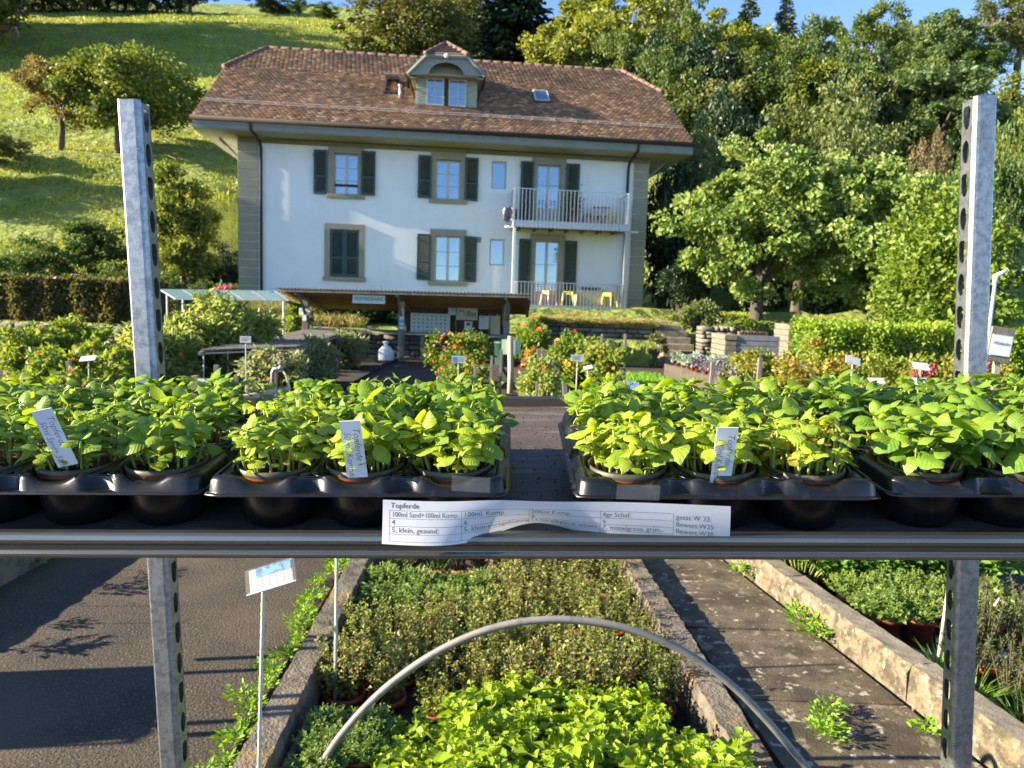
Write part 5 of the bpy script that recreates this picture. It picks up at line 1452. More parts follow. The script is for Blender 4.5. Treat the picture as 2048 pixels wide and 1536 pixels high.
for k in range(8):
    t = k/7
    for P0, P1 in ((A0, A1), (B0, B1)):
        q = P0.lerp(P1, .02+.96*t); m = MB(); m.tube([(q.x, q.y, -.1), (q.x, q.y, ZT-.03)], .011, 6); m.build('leg', M['steel'], tb, world=True)
for k in range(8):
    t = .02+.96*k/7; m = MB(); m.tube([A0.lerp(A1, t)-Vector((0, 0, .06)), B0.lerp(B1, t)-Vector((0, 0, .06))], .014, 4)
    m.build('cross_rail', M['steel'], tb, world=True)
# low stake fence in front of it
for (px, py0, py1, Y, nm, mt, r) in ((433, 730, 800, 9.0, 'grey wooden stake left of the slatted table', 'wood', .035), (473, 752, 800, 8.6, 'short grey stake below the slatted table', 'wood', .03), (391, 751, 800, 6.8, 'stout brown stake beside the white card', 'batten', .04),
        (137, 722, 800, 7.6, 'leaning pale stake among the orange flowers', 'wood', .03), (104, 763, 800, 6.6, 'short blue-grey stub at the far left behind the basil', 'wood', .04), (550, 737, 800, 8.8, 'grey wooden stake behind the standpipe', 'wood', .03),
        (951, 728, 790, 9.5, 'thin pale stake in front of the marigolds', 'wood', .025), (1003, 700, 770, 12.2, 'grey stake with dark band right of the marigolds', 'wood', .03), (984, 712, 790, 10.5, 'thin stake between marigolds and timber post', 'wood', .025),
        (1205, 668, 760, 12.4, 'thin stake in the dahlias, the left one by the terrace', 'wood', .028), (1251, 668, 770, 12.0, 'tall thin stake at the right end of the dahlias', 'wood', .03), (1077, 698, 775, 11.5, 'short broad stake leaning under the orange dahlias', 'wood', .04),
        (1086, 698, 770, 12.0, 'short stake right of the leaning one in the dahlias', 'wood', .04), (1098, 714, 775, 11.0, 'low stake in front of the dahlias', 'wood', .035), (1074, 763, 800, 8.0, 'thin upright stake near the timber post', 'wood', .02),
        (1129, 762, 800, 7.5, 'pale leaning stub in front of the dark dahlia stems', 'wood', .035), (1426, 724, 800, 9.0, 'grey square stake in front of the purple sage, left one', 'wood', .035), (1521, 716, 800, 9.0, 'grey square stake in front of the purple sage, right one', 'wood', .035),
        (1114, 681, 740, 12.6, 'pale broad stake behind the orange dahlias', 'wood', .05)):
    a = at_y(px, py0, Y); m = MB(); ln = random.uniform(-.03, .03) if 'leaning' not in nm else -.10
    m.box((-r*.7, -r*.7, -a.z-.1), (r*.7, r*.7, 0)); o = m.build('stake', M[mt], None, bev=.004)
    o.matrix_basis = Matrix.Translation(a) @ Matrix.Rotation(ln, 4, 'Y'); tag(o, nm, 'stake')
# ------------------------------------------------------------------ blue glazed rack
gl = empty('glazed_rack', (-6.3, 17.5, 0), 'open metal rack with a sloping bluish sheet roof left of the stall', 'rack')
bl, br, fr_, ff = at_y(320, 578, 18.6), at_y(550, 581, 18.6), at_y(578, 600, 17.2), at_y(352, 597, 17.2)
nP = 5
for k in range(nP):
    t0, t1 = k/nP, (k+1)/nP
    c = [ff.lerp(fr_, t0), ff.lerp(fr_, t1), bl.lerp(br, t1), bl.lerp(br, t0)]
    m = MB(); V = [c[0]+Vector((.02, 0, 0)), c[1]-Vector((.02, 0, 0)), c[2]-Vector((.02, 0, 0)), c[3]+Vector((.02, 0, 0))]
    m.add(V+[v_-Vector((0, 0, .012)) for v_ in V], [(0, 1, 2, 3), (7, 6, 5, 4), (0, 4, 5, 1), (2, 6, 7, 3)]); m.build('roof_panel', M['polycarb'], gl, world=True)
m = MB()
for k in range(nP+1):
    t = k/nP; m.tube([ff.lerp(fr_, t)-Vector((0, 0, .02)), bl.lerp(br, t)-Vector((0, 0, .02))], .022, 5)
for t in (0, .33, .66, 1): m.tube([ff.lerp(bl, t)-Vector((0, 0, .02)), fr_.lerp(br, t)-Vector((0, 0, .02))], .012, 5)
m.build('roof_frame', M['corrsteel'], gl, world=True)
for t in (.06, .95):
    for P0, P1 in ((ff, fr_), (bl, br)):
        q = P0.lerp(P1, t); m = MB(); m.tube([(q.x, q.y, .0), (q.x, q.y, q.z-.03)], .025, 6); m.build('leg', M['steel'], gl, world=True)
# bench of potted flowers under it
bn = empty('flower_bench', (-6.0, 17.9, 0), 'low grey bench carrying potted violas under the glazed rack', 'bench')
xa, xb = at_y(436, 668, 17.9).x, at_y(545, 670, 17.9).x
m = MB(); m.box((xa, 17.6, .48), (xb, 18.5, .53)); m.build('bench_top', M['wood'], bn, world=True)
for xx in (xa+.05, xb-.05):
    for yy in (17.65, 18.45):
        m = MB(); m.box((xx-.03, yy-.03, 0), (xx+.03, yy+.03, .48)); m.build('leg', M['wood'], bn, world=True)

# flowers
def flower_mesh(nm, r, petals=9, dbl=True):
    m = MB()
    for ring in range(2 if dbl else 1):
        R_ = r*(1-.4*ring)
        for k in range(petals):
            a = 2*math.pi*(k+.5*ring)/petals; w = math.pi/petals*1.05
            z1, z2 = r*.15*(1+ring), r*(.05+.35*ring)
            m.add([(0, 0, 0), (R_*.6*math.cos(a-w), R_*.6*math.sin(a-w), z1), (R_*math.cos(a), R_*math.sin(a), z2), (R_*.6*math.cos(a+w), R_*.6*math.sin(a+w), z1)], [(0, 1, 2), (0, 2, 3)])
    return m
FM = {}
for c in ('orange', 'yellow', 'red', 'pink', 'white'):
    me = flower_mesh('flower', 1.0).mesh('flower'); me.materials.append(M['petal_'+c]); FM[c] = me
def blossoms(root, n, col, size, R, h, seed, top=True):
    """single flowers set on the outside of a plant, facing out"""
    rg = random.Random(seed)
    for _ in range(n):
        a = rg.uniform(math.pi*1.0, math.pi*2.0) if rg.random() < .75 else rg.uniform(0, 6.28); u = rg.uniform(.35, 1.0)
        el = rg.uniform(-.1, 1.3)
        d = Vector((math.cos(a)*math.cos(el), math.sin(a)*math.cos(el), math.sin(el)))
        p = Vector((d.x*R[0], d.y*R[1], h*.5+d.z*h*.5))*1.0
        o = link('flower', FM[col if isinstance(col, str) else rg.choice(col)], root)
        s = size*rg.uniform(.7, 1.2)
        o.matrix_basis = Matrix.Translation(p) @ (d+Vector((rg.gauss(0, .3), rg.gauss(-.3, .3), rg.gauss(.3, .3)))).to_track_quat('Z', 'Y').to_matrix().to_4x4() @ Matrix.Scale(s, 4)
def bed_plant(name, label, cat, px0, px1, top, Y, z0, depth, n, leaf, mat, seed, fl=(), group=None, width=.6):
    r = leafy_mass(name, label, cat, px0, px1, top, Y, z0, depth, n, leaf, M[mat], seed, group, width=width)
    w = at_y(px1, top, Y).x-at_y(px0, top, Y).x; h = at_y((px0+px1)/2, top, Y).z-z0
    for (k, c, s) in fl: blossoms(r, k, c, s*.85, (w*.5, depth*.5), h*1.02, seed+k)
    return r
BP = bed_plant
BP('marigold_bush', 'rounded orange-flowered marigold bush left of the timber post', 'flowers', 846, 985, 668, 13.2, .05, 1.5, 5600, .06, 'L_beech', 81, [(44, ['orange', 'orange', 'yellow'], .036), (6, ['red', 'white'], .034)])
BP('zinnia_patch', 'red, white and pink zinnias at the foot of the marigold bush', 'flowers', 868, 990, 722, 11.6, .05, 1.0, 2200, .06, 'L_wild', 82, [(22, ['red', 'red', 'white', 'pink', 'orange'], .045)])
BP('dahlia_bush', 'tall leafy dahlia with orange flowers right of the timber post', 'flowers', 1036, 1112, 636, 13.0, .05, 1.2, 3600, .09, 'L_beech', 83, [(9, ['orange'], .075)])
BP('dahlia_bush', 'dahlia clump with a single red flower below the tall orange dahlia', 'flowers', 1030, 1130, 712, 10.5, .05, 1.0, 2400, .075, 'L_fern', 84, [(4, ['red', 'orange'], .06)])
BP('dahlia_bush', 'dense dahlia clump behind the white bed sign', 'flowers', 1105, 1200, 664, 12.2, .05, 1.2, 3400, .085, 'L_wild', 85, [(5, ['red', 'orange', 'yellow'], .06)])
BP('dahlia_bush', 'right dahlia clump with dark dry stems by the lawn', 'flowers', 1175, 1258, 676, 11.6, .05, 1.2, 2800, .08, 'L_wild', 86, [(3, ['yellow', 'pink'], .05)])
BP('asparagus_fern', 'billowing pale green feathery plant right of the left trolley post', 'plant', 285, 492, 612, 11.5, .05, 1.9, 13000, .15, 'L_fern', 87, width=.22)
BP('asparagus_fern', 'pale feathery plant left of the trolley post', 'plant', 170, 345, 655, 10.2, .05, 1.6, 9000, .13, 'L_fern', 88, [(6, ['orange'], .04)], width=.22)
BP('aster_row', 'grey-green feathery asters by the drive, nearest clump', 'plant', 465, 590, 702, 9.6, .05, 1.2, 6600, .11, 'L_feather', 89, [(9, ['red', 'yellow', 'red'], .04)], width=.2)
BP('aster_row', 'grey-green feathery asters by the drive, middle clump', 'plant', 540, 660, 686, 12.2, .05, 1.6, 6600, .12, 'L_feather', 90, [(6, ['red', 'pink'], .04)], width=.2)
BP('aster_row', 'grey-green feathery asters by the drive, farthest clump', 'plant', 620, 712, 676, 15.2, .05, 2.0, 6000, .13, 'L_feather', 91, width=.2)
BP('autumn_perennials', 'yellow-brown perennials under the slatted table', 'plant', 440, 560, 690, 14.0, .05, 1.5, 2600, .09, 'L_autumn', 92)
for k, (a, b, top, Y, lab) in enumerate(((-60, 70, 648, 9.6, 'wild flower clump with orange blooms at the left picture edge'), (25, 140, 636, 10.4, 'tall straggly wild flowers under the bronze hedge'), (85, 205, 668, 9.0, 'wild flowers with orange blooms left of the feathery plant'), (-40, 95, 708, 7.4, 'low wild flowers with white umbels behind the left basil'), (55, 185, 722, 7.2, 'dark leafy wild flower clump behind the left basil'))):
    BP('wildflower_clump', lab, 'flowers', a, b, top, Y, .05, 1.3, 5200, .07, 'L_wild', 100+k, [(6, ['orange', 'orange', 'pink'], .030), (8, ['white', 'yellow'], .018)])
BP('climbing_plant', 'climbing plant covering the left end of the stall', 'plant', 566, 606, 600, 19.2, .1, .8, 1500, .12, 'L_wild', 110)
BP('hydrangea', 'pink-flowered shrub behind the glazed rack', 'shrub', 395, 480, 572, 21.5, .6, 1.2, 1600, .13, 'L_mid', 111, [(12, ['pink', 'red'], .13)])
for k, (a, b, lab) in enumerate(((610, 690, 'dark ivy bush behind the stall, left part'), (680, 760, 'dark ivy bush behind the stall under its sign'), (740, 815, 'dark ivy bush behind the stall by the middle post'))):
    BP('ivy_bush', lab, 'bush', a, b, 606, 21.9, .8, 1.3, 2400, .13, 'L_dark', 112+k)
BP('overgrown_shrub', 'shaggy yellow-green shrub on the wall right of the steps', 'shrub', 1352, 1460, 592, 20.3, 1.0, 1.1, 2600, .09, 'L_olive', 120)
BP('cotoneaster', 'grey-leaved arching shrub between the house and the plane tree', 'shrub', 1330, 1420, 500, 23.0, 1.2, 1.4, 3600, .09, 'L_dark', 121)
BP('wall_creeper', 'dark creeper hanging over the wall behind the slab stacks', 'plant', 1455, 1575, 640, 19.2, .9, .7, 1800, .09, 'L_wild', 122)
BP('step_weeds', 'tuft of weeds growing left of the stone steps', 'plant', 1300, 1335, 660, 18.9, .05, .5, 500, .10, 'L_olive', 123)
BP('autumn_shrub', 'yellow-green shrub turning orange, left end of the autumn row', 'shrub', 1490, 1600, 696, 12.6, .05, 1.3, 3000, .07, 'L_autumn', 124)
BP('autumn_shrub', 'orange-tinted shrub in the middle of the autumn row', 'shrub', 1580, 1720, 700, 11.8, .05, 1.4, 3400, .07, 'L_autumn', 125)
BP('autumn_shrub', 'yellow shrub at the right of the autumn row before the post', 'shrub', 1690, 1840, 706, 11.2, .05, 1.4, 3400, .07, 'L_autumn', 126)
BP('autumn_shrub', 'golden shrub behind the foot of the right trolley post', 'shrub', 1810, 1960, 712, 10.6, .05, 1.4, 3200, .07, 'L_autumn', 127)
BP('autumn_shrub', 'yellowish shrub at the right picture edge below the wooden sign', 'shrub', 1930, 2090, 716, 10.0, .05, 1.4, 3000, .07, 'L_autumn', 128)
BP('sedum', 'dark red sedum clump left of the right trolley post', 'flowers', 1845, 1925, 722, 8.8, .05, .7, 1500, .05, 'L_red', 129)
BP('sedum', 'dark red sedum clump right of the right trolley post', 'flowers', 1972, 2012, 716, 8.8, .05, .6, 900, .05, 'L_red', 130)
# clipped hedges: leaves over the faces of a block
def hedge(name, label, x0, x1, y0, y1, z0, z1, n, leaf, mat, seed, yaw=0):
    rng = np.random.default_rng(seed); c = Vector(((x0+x1)/2, y0, z0))
    r = empty(name, Matrix.Translation(c), label, 'hedge')
    w, d, h = x1-x0, y1-y0, z1-z0
    u = rng.random((n, 3)); side = rng.choice(3, n, p=[.52, .33, .15])
    P = np.stack([(u[:, 0]-.5)*w, u[:, 1]*d, u[:, 2]*h], 1); N = np.zeros((n, 3))
    dep = np.abs(rng.normal(size=n))*.10
    wob = .06*np.sin(P[:, 0]*3.1+P[:, 2]*2)+.05*np.sin(P[:, 0]*7.7)
    f_ = side == 0; P[f_, 1] = dep[f_]+wob[f_]; N[f_] = (0, -1, .3)
    f_ = side == 1; P[f_, 2] = h-dep[f_]+wob[f_]*.8; N[f_] = (0, -.2, 1)
    f_ = side == 2; sg_ = np.where(u[f_, 2] > .5, 1, -1); P[f_, 0] = sg_*(w/2-dep[f_]); P[f_, 2] = rng.random(f_.sum())*h; N[f_, 0] = sg_
    D = N+rng.normal(size=(n, 3))*.8
    link('foliage', leaf_cloud('foliage', P, D, leaf*rng.uniform(.6, 1.3, n), .65, .3, None, N*.8+rng.normal(size=(n, 3))*1.0, rng), r, M[mat])
    m = MB(); rg = random.Random(seed)
    for k in range(int(w/.45)):
        xx = -w/2+.2+k*.45; m.tube([(xx, d*.5, -.1), (xx+rg.uniform(-.1, .1), d*.45, h*.8)], [.03, .012], 5)
        for q in range(3): m.tube([(xx, d*.5, h*.3), (xx+rg.uniform(-.2, .2), rg.uniform(.12, d-.1), h*rg.uniform(.6, .9))], [.012, .006], 4)
    link('stems', m.mesh('stems'), r, M['bark'])
    m = MB(); m.box((-w/2+.16, .17, 0), (w/2-.16, d-.1, h-.18)); m.build('inner_twigs', M['twig'], r)
    return r
xa, xb = at_y(-70, 600, 20.4).x, at_y(300, 600, 20.4).x
hedge('clipped_hedge', 'long clipped hedge with bronze leaves on the left terrace', xa, xb, 20.4, 21.6, .55, at_y(120, 558, 20.4).z, 15000, .11, 'L_hedge', 140)
xa, xb = at_y(1628, 690, 13.9).x, at_y(2120, 690, 13.9).x
hedge('clipped_hedge', 'bright green clipped hedge in front of the plane trees', xa, xb, 13.9, 15.2, .05, at_y(1800, 654, 13.9).z, 16000, .075, 'L_box', 141)
# lawn of seedlings, long terrace grass, bank grass
def grass_patch(name, label, x0, x1, y0, y1, zf, n, L, W, mat, bend=.35, lean=(0, 0)):
    P = np.stack([RNG.uniform(x0, x1, n), RNG.uniform(y0, y1, n), np.zeros(n)], 1); P[:, 2] = zf(P[:, 0], P[:, 1])
    D = RNG.normal(size=(n, 3))*.35; D[:, 2] = 1; D[:, 0] += lean[0]; D[:, 1] += lean[1]
    o = link(name, blades(name, P, D, L*RNG.uniform(.5, 1.3, n), W, bend), mat=M[mat]); tag(o, label, 'grass', kind='stuff')
grass_patch('seedling_lawn', 'bright green low seedlings between dahlias and purple sage', 1.75, 3.1, 10.5, 16.5, lambda x, y: x*0+.05, 14000, .16, .02, 'L_lawn')
grass_patch('lawn_edge', 'green grass in front of the purple sage bed', 2.6, 7.5, 9.2, 12.6, lambda x, y: x*0+.05, 9000, .16, .02, 'L_lawn')
grass_patch('terrace_grass', 'long sunlit grass hanging over the terrace wall', .7, 3.85, 20.72, 22.0, lambda x, y: x*0+.98, 5000, .40, .018, 'L_longgrass', .7, (0.15, -.75))
grass_patch('bank_grass', 'long grass on the bank below the left house corner', -9.3, -4.2, 21.6, 25.5, lambda x, y: gz(x, y), 9000, .42, .025, 'L_longgrass', .5)
grass_patch('house_grass', 'rough grass along the foot of the house wall', -4.5, 6.5, 22.2, 26.8, lambda x, y: gz(x, y)-.06, 6000, .14, .02, 'L_longgrass', .4)
grass_patch('shade_grass', 'grass in the shade under the plane trees', 5.2, 15, 20.8, 31, lambda x, y: gz(x, y), 7000, .2, .03, 'L_grass', .4)

# ------------------------------------------------------------------ slab stacks behind the sage bed
def slab_stack(label, px0, pxs, px1, py0, py1, Y, depth, nb, seed):
    rg = random.Random(seed); a, s_, b = at_y(px0, py0, Y), at_y(pxs, py0, Y), at_y(px1, py0, Y); zt = at_y((px0+px1)/2, py0, Y).z
    r = empty('slab_stack', ((a.x+b.x)/2, Y, 0), label, 'stack')
    h = zt/nb
    for k in range(nb):
        m = MB(); j = rg.uniform(-.012, .012)
        m.box((a.x+j, Y-.02+j, k*h+.006), (s_.x-.01, Y+depth, (k+1)*h-.004)); m.build('stone_slab', M['palestone'] if False else M['kerbtop'], r, world=True, bev=.006)
        m = MB(); m.box((s_.x, Y+j*.4, k*h+.004), (b.x, Y+.03, (k+1)*h-.004)); m.build('board', M['corrsteel'], r, world=True, bev=.006)
    m = MB(); m.box((s_.x, Y+.04, 0), (b.x-.02, Y+depth, zt-.02)); m.build('core', M['mortar'], r, world=True)
slab_stack('stack of pale slabs faced with grey boards, nearest the purple sage', 1450, 1475, 1560, 671, 722, 16.2, 1.1, 9, 1)
slab_stack('second slab stack with grey boards behind the clipped hedge', 1578, 1603, 1690, 650, 700, 18.2, 1.0, 9, 2)
# row of clay tiles on the first stack
rt = empty('clay_pieces', (at_y(1505, 668, 16.4).x, 16.4, at_y(1505, 671, 16.2).z), 'row of broken red clay pieces on top of the near slab stack', 'clay')
for k in range(9):
    m = MB(); x = at_y(1482+6*k, 668, 16.4).x-rt.location.x; m.box((x-.05, -.05, 0), (x+.045, .1, .05+random.uniform(0, .03)), M=Matrix.Rotation(random.uniform(-.1, .1), 4, 'Y')); m.build('clay_piece', M['ridgetile'], rt)
# ------------------------------------------------------------------ bench of potted sage
sb = empty('sage_bench', (4.6, 12.8, 0), 'low wooden bed frame carrying rows of potted purple sage', 'bench')
c = [Vector((3.62, 12.9, .34)), Vector((6.3, 12.9, .34)), Vector((5.9, 16.3, .34)), Vector((3.25, 16.3, .34))]
m = MB(); m.prism([(q.x, q.y) for q in c], .28, .335, axis='z'); m.build('bed_top', M['wood'], sb, world=True)
for p, q in zip(c, c[1:]+c[:1]):
    m = MB(); d = (q-p).normalized()*.0; m.add([p+Vector((0, 0, .03)), q+Vector((0, 0, .03)), Vector((q.x, q.y, 0)), Vector((p.x, p.y, 0))], [(0, 1, 2, 3)]); o = m.build('side_board', M['benchwood'], sb, world=True); o.modifiers.new('t', 'SOLIDIFY').thickness = .03
def dome(name, n, R, h, leaf, seed, width=.6, stem=None, z0=0.0, fold=.3):
    rng = np.random.default_rng(seed); d = unit(rng.normal(size=(n, 3))); d[:, 2] = np.abs(d[:, 2])
    P = d*(rng.random((n, 1))**.4)*np.array([R, R, h])*lump(d, rng)[:, None]+[0, 0, z0]
    D = d+rng.normal(size=(n, 3))*.55
    return leaf_cloud(name, P, D, leaf*rng.uniform(.6, 1.25, n), width, fold, None, d+rng.normal(size=(n, 3))*.5+[0, 0, .6], rng)
pm = MB(); pm.lathe([(.045, 0), (.062, .10), (.068, .10), (.068, .12), (.058, .12), (.05, .10), (0, .10)], 14, cap0=True); potmesh = pm.mesh('pot', True); potmesh.materials.append(M['pot'])
sageF = [dome('foliage', 170, .12, .16, .07, 150+k, z0=.11) for k in range(2)]
for k in range(7):
    for j in range(10):
        t, u = (k+.5)/7, (j+.5)/10
        p = c[0].lerp(c[1], t).lerp(c[3].lerp(c[2], t), u)
        mat = 'L_sage' if (u < .62 or t > .5) else 'L_silver'
        o = empty('potted_sage', Matrix.Translation(p+Vector((random.uniform(-.03, .03), random.uniform(-.03, .03), 0))) @ Matrix.Rotation(random.uniform(0, 6), 4, 'Z') @ Matrix.Scale(random.uniform(.9, 1.15), 4),
                  'potted %s, %s row of the bench, %s from the left' % ('purple sage' if mat == 'L_sage' else 'silver-green herb', ORDW(j+1), ORDW(k+1)), 'plant', 'potted sage on the bench')
        link('pot', potmesh, o)
        me = sageF[k % 2] if mat == 'L_sage' else None
        key = 'sf_%s_%d' % (mat, k % 2)
        if key not in TREES:
            q = sageF[k % 2].copy(); q.materials.clear(); q.materials.append(M[mat]); TREES[key] = q
        link('foliage', TREES[key], o)
# violas on the flower bench
vio = {}
for c_ in ('yellow', 'white', 'pink'):
    vio[c_] = FM[c_]
xa, xb = at_y(440, 668, 17.9).x, at_y(540, 670, 17.9).x
vf = dome('foliage', 60, .10, .10, .05, 160, z0=.1); vf.materials.append(M['L_mid'])
for k in range(9):
    for j in range(2):
        o = empty('potted_viola', Matrix.Translation((xa+.1+(xb-xa-.2)*k/8, 17.75+.4*j, .53)), 'potted viola on the bench, %s row, %s from the left' % (('front', 'rear')[j], ORDW(k+1)), 'plant', 'potted violas on the bench')
        link('pot', potmesh, o); link('foliage', vf, o)
        col = 'yellow' if k in (2, 3) else ('white' if k < 2 else 'pink' if k in (4, 5) else None)
        if col:
            for q in range(7):
                f_ = link('flower', FM[col], o); f_.matrix_basis = Matrix.Translation((random.uniform(-.09, .09), random.uniform(-.09, .05), .2+random.uniform(0, .05))) @ Matrix.Rotation(rad(50), 4, 'X') @ Matrix.Scale(.04, 4)

# ------------------------------------------------------------------ bed signs on rods
def bed_sign(label, px, py, wpx, hpx, Y, tilt=0.0, yaw=0.0, roll=0.0, style='white', z0=0.0):
    c = at_y(px, py, Y); w, h = wpx/FPX*Y, hpx/FPX*Y/max(.35, math.cos(tilt))
    r = empty('bed_sign', Matrix.Translation((c.x, Y, z0)), label, 'sign', 'small signs on rods in the beds')
    m = MB(); m.tube([(0, .008, -.1), (0, .008, c.z-z0-h*.3)], .007, 6); m.build('rod', M['rod'], r)
    m = MB(); m.box((-w/2, -.003, -h/2), (w/2, .003, h/2)); o = m.build('plate', M['signwhite'], r)
    o.matrix_basis = Matrix.Translation((0, 0, c.z-z0)) @ Matrix.Rotation(yaw, 4, 'Z') @ Matrix.Rotation(roll, 4, 'Y') @ Matrix.Rotation(-tilt, 4, 'X')
    if style == 'blue':
        decal(o, -w*.46, -w*.12, -h*.4, h*.4, M['photo_blue'], 'picture', -.005)
        for k in range(4): decal(o, -w*.05, w*.4, h*(.3-.2*k), h*(.3-.2*k)+h*.06, M['ink'], 'text_line', -.005)
    elif style == 'sky':
        decal(o, -w*.48, w*.48, -h*.45, h*.45, M['palesky'], 'picture', -.005)
    elif style == 'text':
        for k in range(3): decal(o, -w*.4, w*random.uniform(.1, .4), h*(.25-.22*k), h*(.25-.22*k)+h*.09, M['ink'], 'text_line', -.005)
    return r
bed_sign('white and blue bed sign in front of the marigold bush', 917, 719, 27, 14, 9.6, style='blue')
bed_sign('white bed sign with dark lettering in front of the dahlias', 1155, 716, 26, 13, 9.0, style='text')
bed_sign('tilted narrow white sign in the right dahlias', 1176, 735, 18, 6, 8.6, tilt=.9, roll=-.25, style='white')
bed_sign('large tilted pale blue sign just above the middle basil', 1264, 772, 34, 18, 5.0, tilt=.6, yaw=.3, roll=.1, style='sky')
bed_sign('tilted grey sign plate in the autumn shrubs', 1706, 721, 30, 15, 8.2, tilt=.7, roll=.25, style='white')
bed_sign('tilted pale blue sign beside the red sedum', 1842, 733, 32, 14, 6.5, tilt=.8, roll=.1, style='sky')
bed_sign('flat bright sign low behind the right basil, left one', 1754, 762, 30, 10, 5.4, tilt=1.0, style='white')
bed_sign('flat blue sign low behind the right basil, right one', 1836, 764, 40, 14, 5.0, tilt=.9, style='sky')
bed_sign('white sign with blue mark in the flower bench', 491, 679, 22, 13, 9.2, style='text')
bed_sign('tilted white sign in the feathery plant left of the post', 176, 717, 32, 9, 7.6, tilt=.9, roll=-.12, style='white')
bed_sign('white card on the brown stake behind the left basil', 407, 768, 24, 22, 6.6, tilt=.1, style='white')
bed_sign('small white sign below the stall counter plants', 739, 655, 8, 6, 18.9, style='white', z0=.62)
bed_sign('small white sign at the left end of the stall', 639, 656, 9, 5, 18.7, style='white')
bed_sign('small blue-white sign among the bench violas', 518, 652, 10, 5, 17.6, style='sky')
# wooden notice board at the right edge
Y = 6.2; c0 = at_y(2004, 690, Y); w = 47/FPX*Y; hh = 70/FPX*Y
r = empty('wooden_notice_board', Matrix.Translation((c0.x, Y, 0)), 'small wooden notice board with a white card at the right edge', 'sign')
RM = Matrix.Translation((0, 0, c0.z)) @ Matrix.Rotation(rad(6), 4, 'Y')
m = MB(); m.box((-w/2, .012, -hh*.5), (w/2, .03, -hh*.17), M=RM); m.box((-w/2, .012, -hh*.165), (w/2, .03, hh*.16), M=RM); m.box((-w/2, .012, hh*.165), (w/2, .03, hh*.5), M=RM); m.build('board', M['wood'], r, bev=.003)
m = MB(); m.box((-w*.43, .004, -hh*.31), (w*.43, .011, hh*.27), M=RM); cd = m.build('card', M['white'], r)
me = text_mesh('Wildstauden', .035, 0, .0006, 'CENTER'); me.materials.append(M['ink']); o = link('lettering', me, r); o.matrix_basis = RM @ Matrix.Translation((0, .002, .0)) @ Matrix.Rotation(math.pi/2, 4, 'X') @ Matrix.Diagonal((.75, 1, 1, 1))
m = MB(); m.box((-.022, .031, -c0.z-.1), (.022, .06, hh*.3)); o = m.build('stake', M['palewood'], r); o.location.z = c0.z
# sprinkler pole right of the trolley post
Y = 9.5; a = at_y(1992, 548, Y); m = MB(); r = empty('sprinkler', Matrix.Translation((a.x, Y, 0)), 'white sprinkler head on a thin pipe behind the right trolley post', 'sprinkler')
m.tube([(-.06, 0, -.1), (0, 0, a.z-.1)], .022, 8); m.build('riser', M['steel'], r, True)
m = MB(); m.tube([(0, 0, a.z-.12), (0, 0, a.z-.02), (.04, 0, a.z), (.13, 0, a.z+.045)], [.028, .03, .026, .02], 8); m.build('head', M['white'], r, True)
# standpipe with tap and hose
Y = 8.6; a = at_y(545, 738, Y); r = empty('standpipe', Matrix.Translation((a.x, Y, 0)), 'bent grey standpipe with a tap and yellow hose behind the basil', 'tap')
m = MB(); m.tube([(0, 0, -.1), (0, 0, a.z-.04), (.02, 0, a.z), (.09, 0, a.z+.01), (.11, 0, a.z-.005)], [.022, .022, .024, .024, .018], 10); m.build('pipe', M['galv'], r, True)
m = MB(); m.lathe([(0, 0), (.03, 0), (.03, .03), (.012, .035), (.012, .06), (.03, .065), (.03, .075), (0, .08)], 10, (.09, 0, a.z)); m.build('tap', M['corrsteel'], r, True)
m = MB(); m.tube([(.11, 0, a.z-.01), (.15, 0, a.z-.06), (.18, .02, a.z-.18), (.19, .03, a.z-.34), (.20, .05, .05)], .012, 8); m.build('hose', M['signcream'], r, True)
m = MB(); q = at_y(470, 798, 8.2); q2 = at_y(575, 778, 8.7); m.tube([q, q2], .03, 8); o = m.build('fallen_rail', M['palewood'], None, True); tag(o, 'pale round rail lying low behind the basil by the standpipe', 'rail')
m = MB(); q = at_y(165, 792, 6.5); q2 = at_y(262, 762, 7.2); m.tube([q, q2], .022, 8); o = m.build('fallen_rail', M['wood'], None, True); tag(o, 'thin grey rail behind the left trolley post', 'rail')

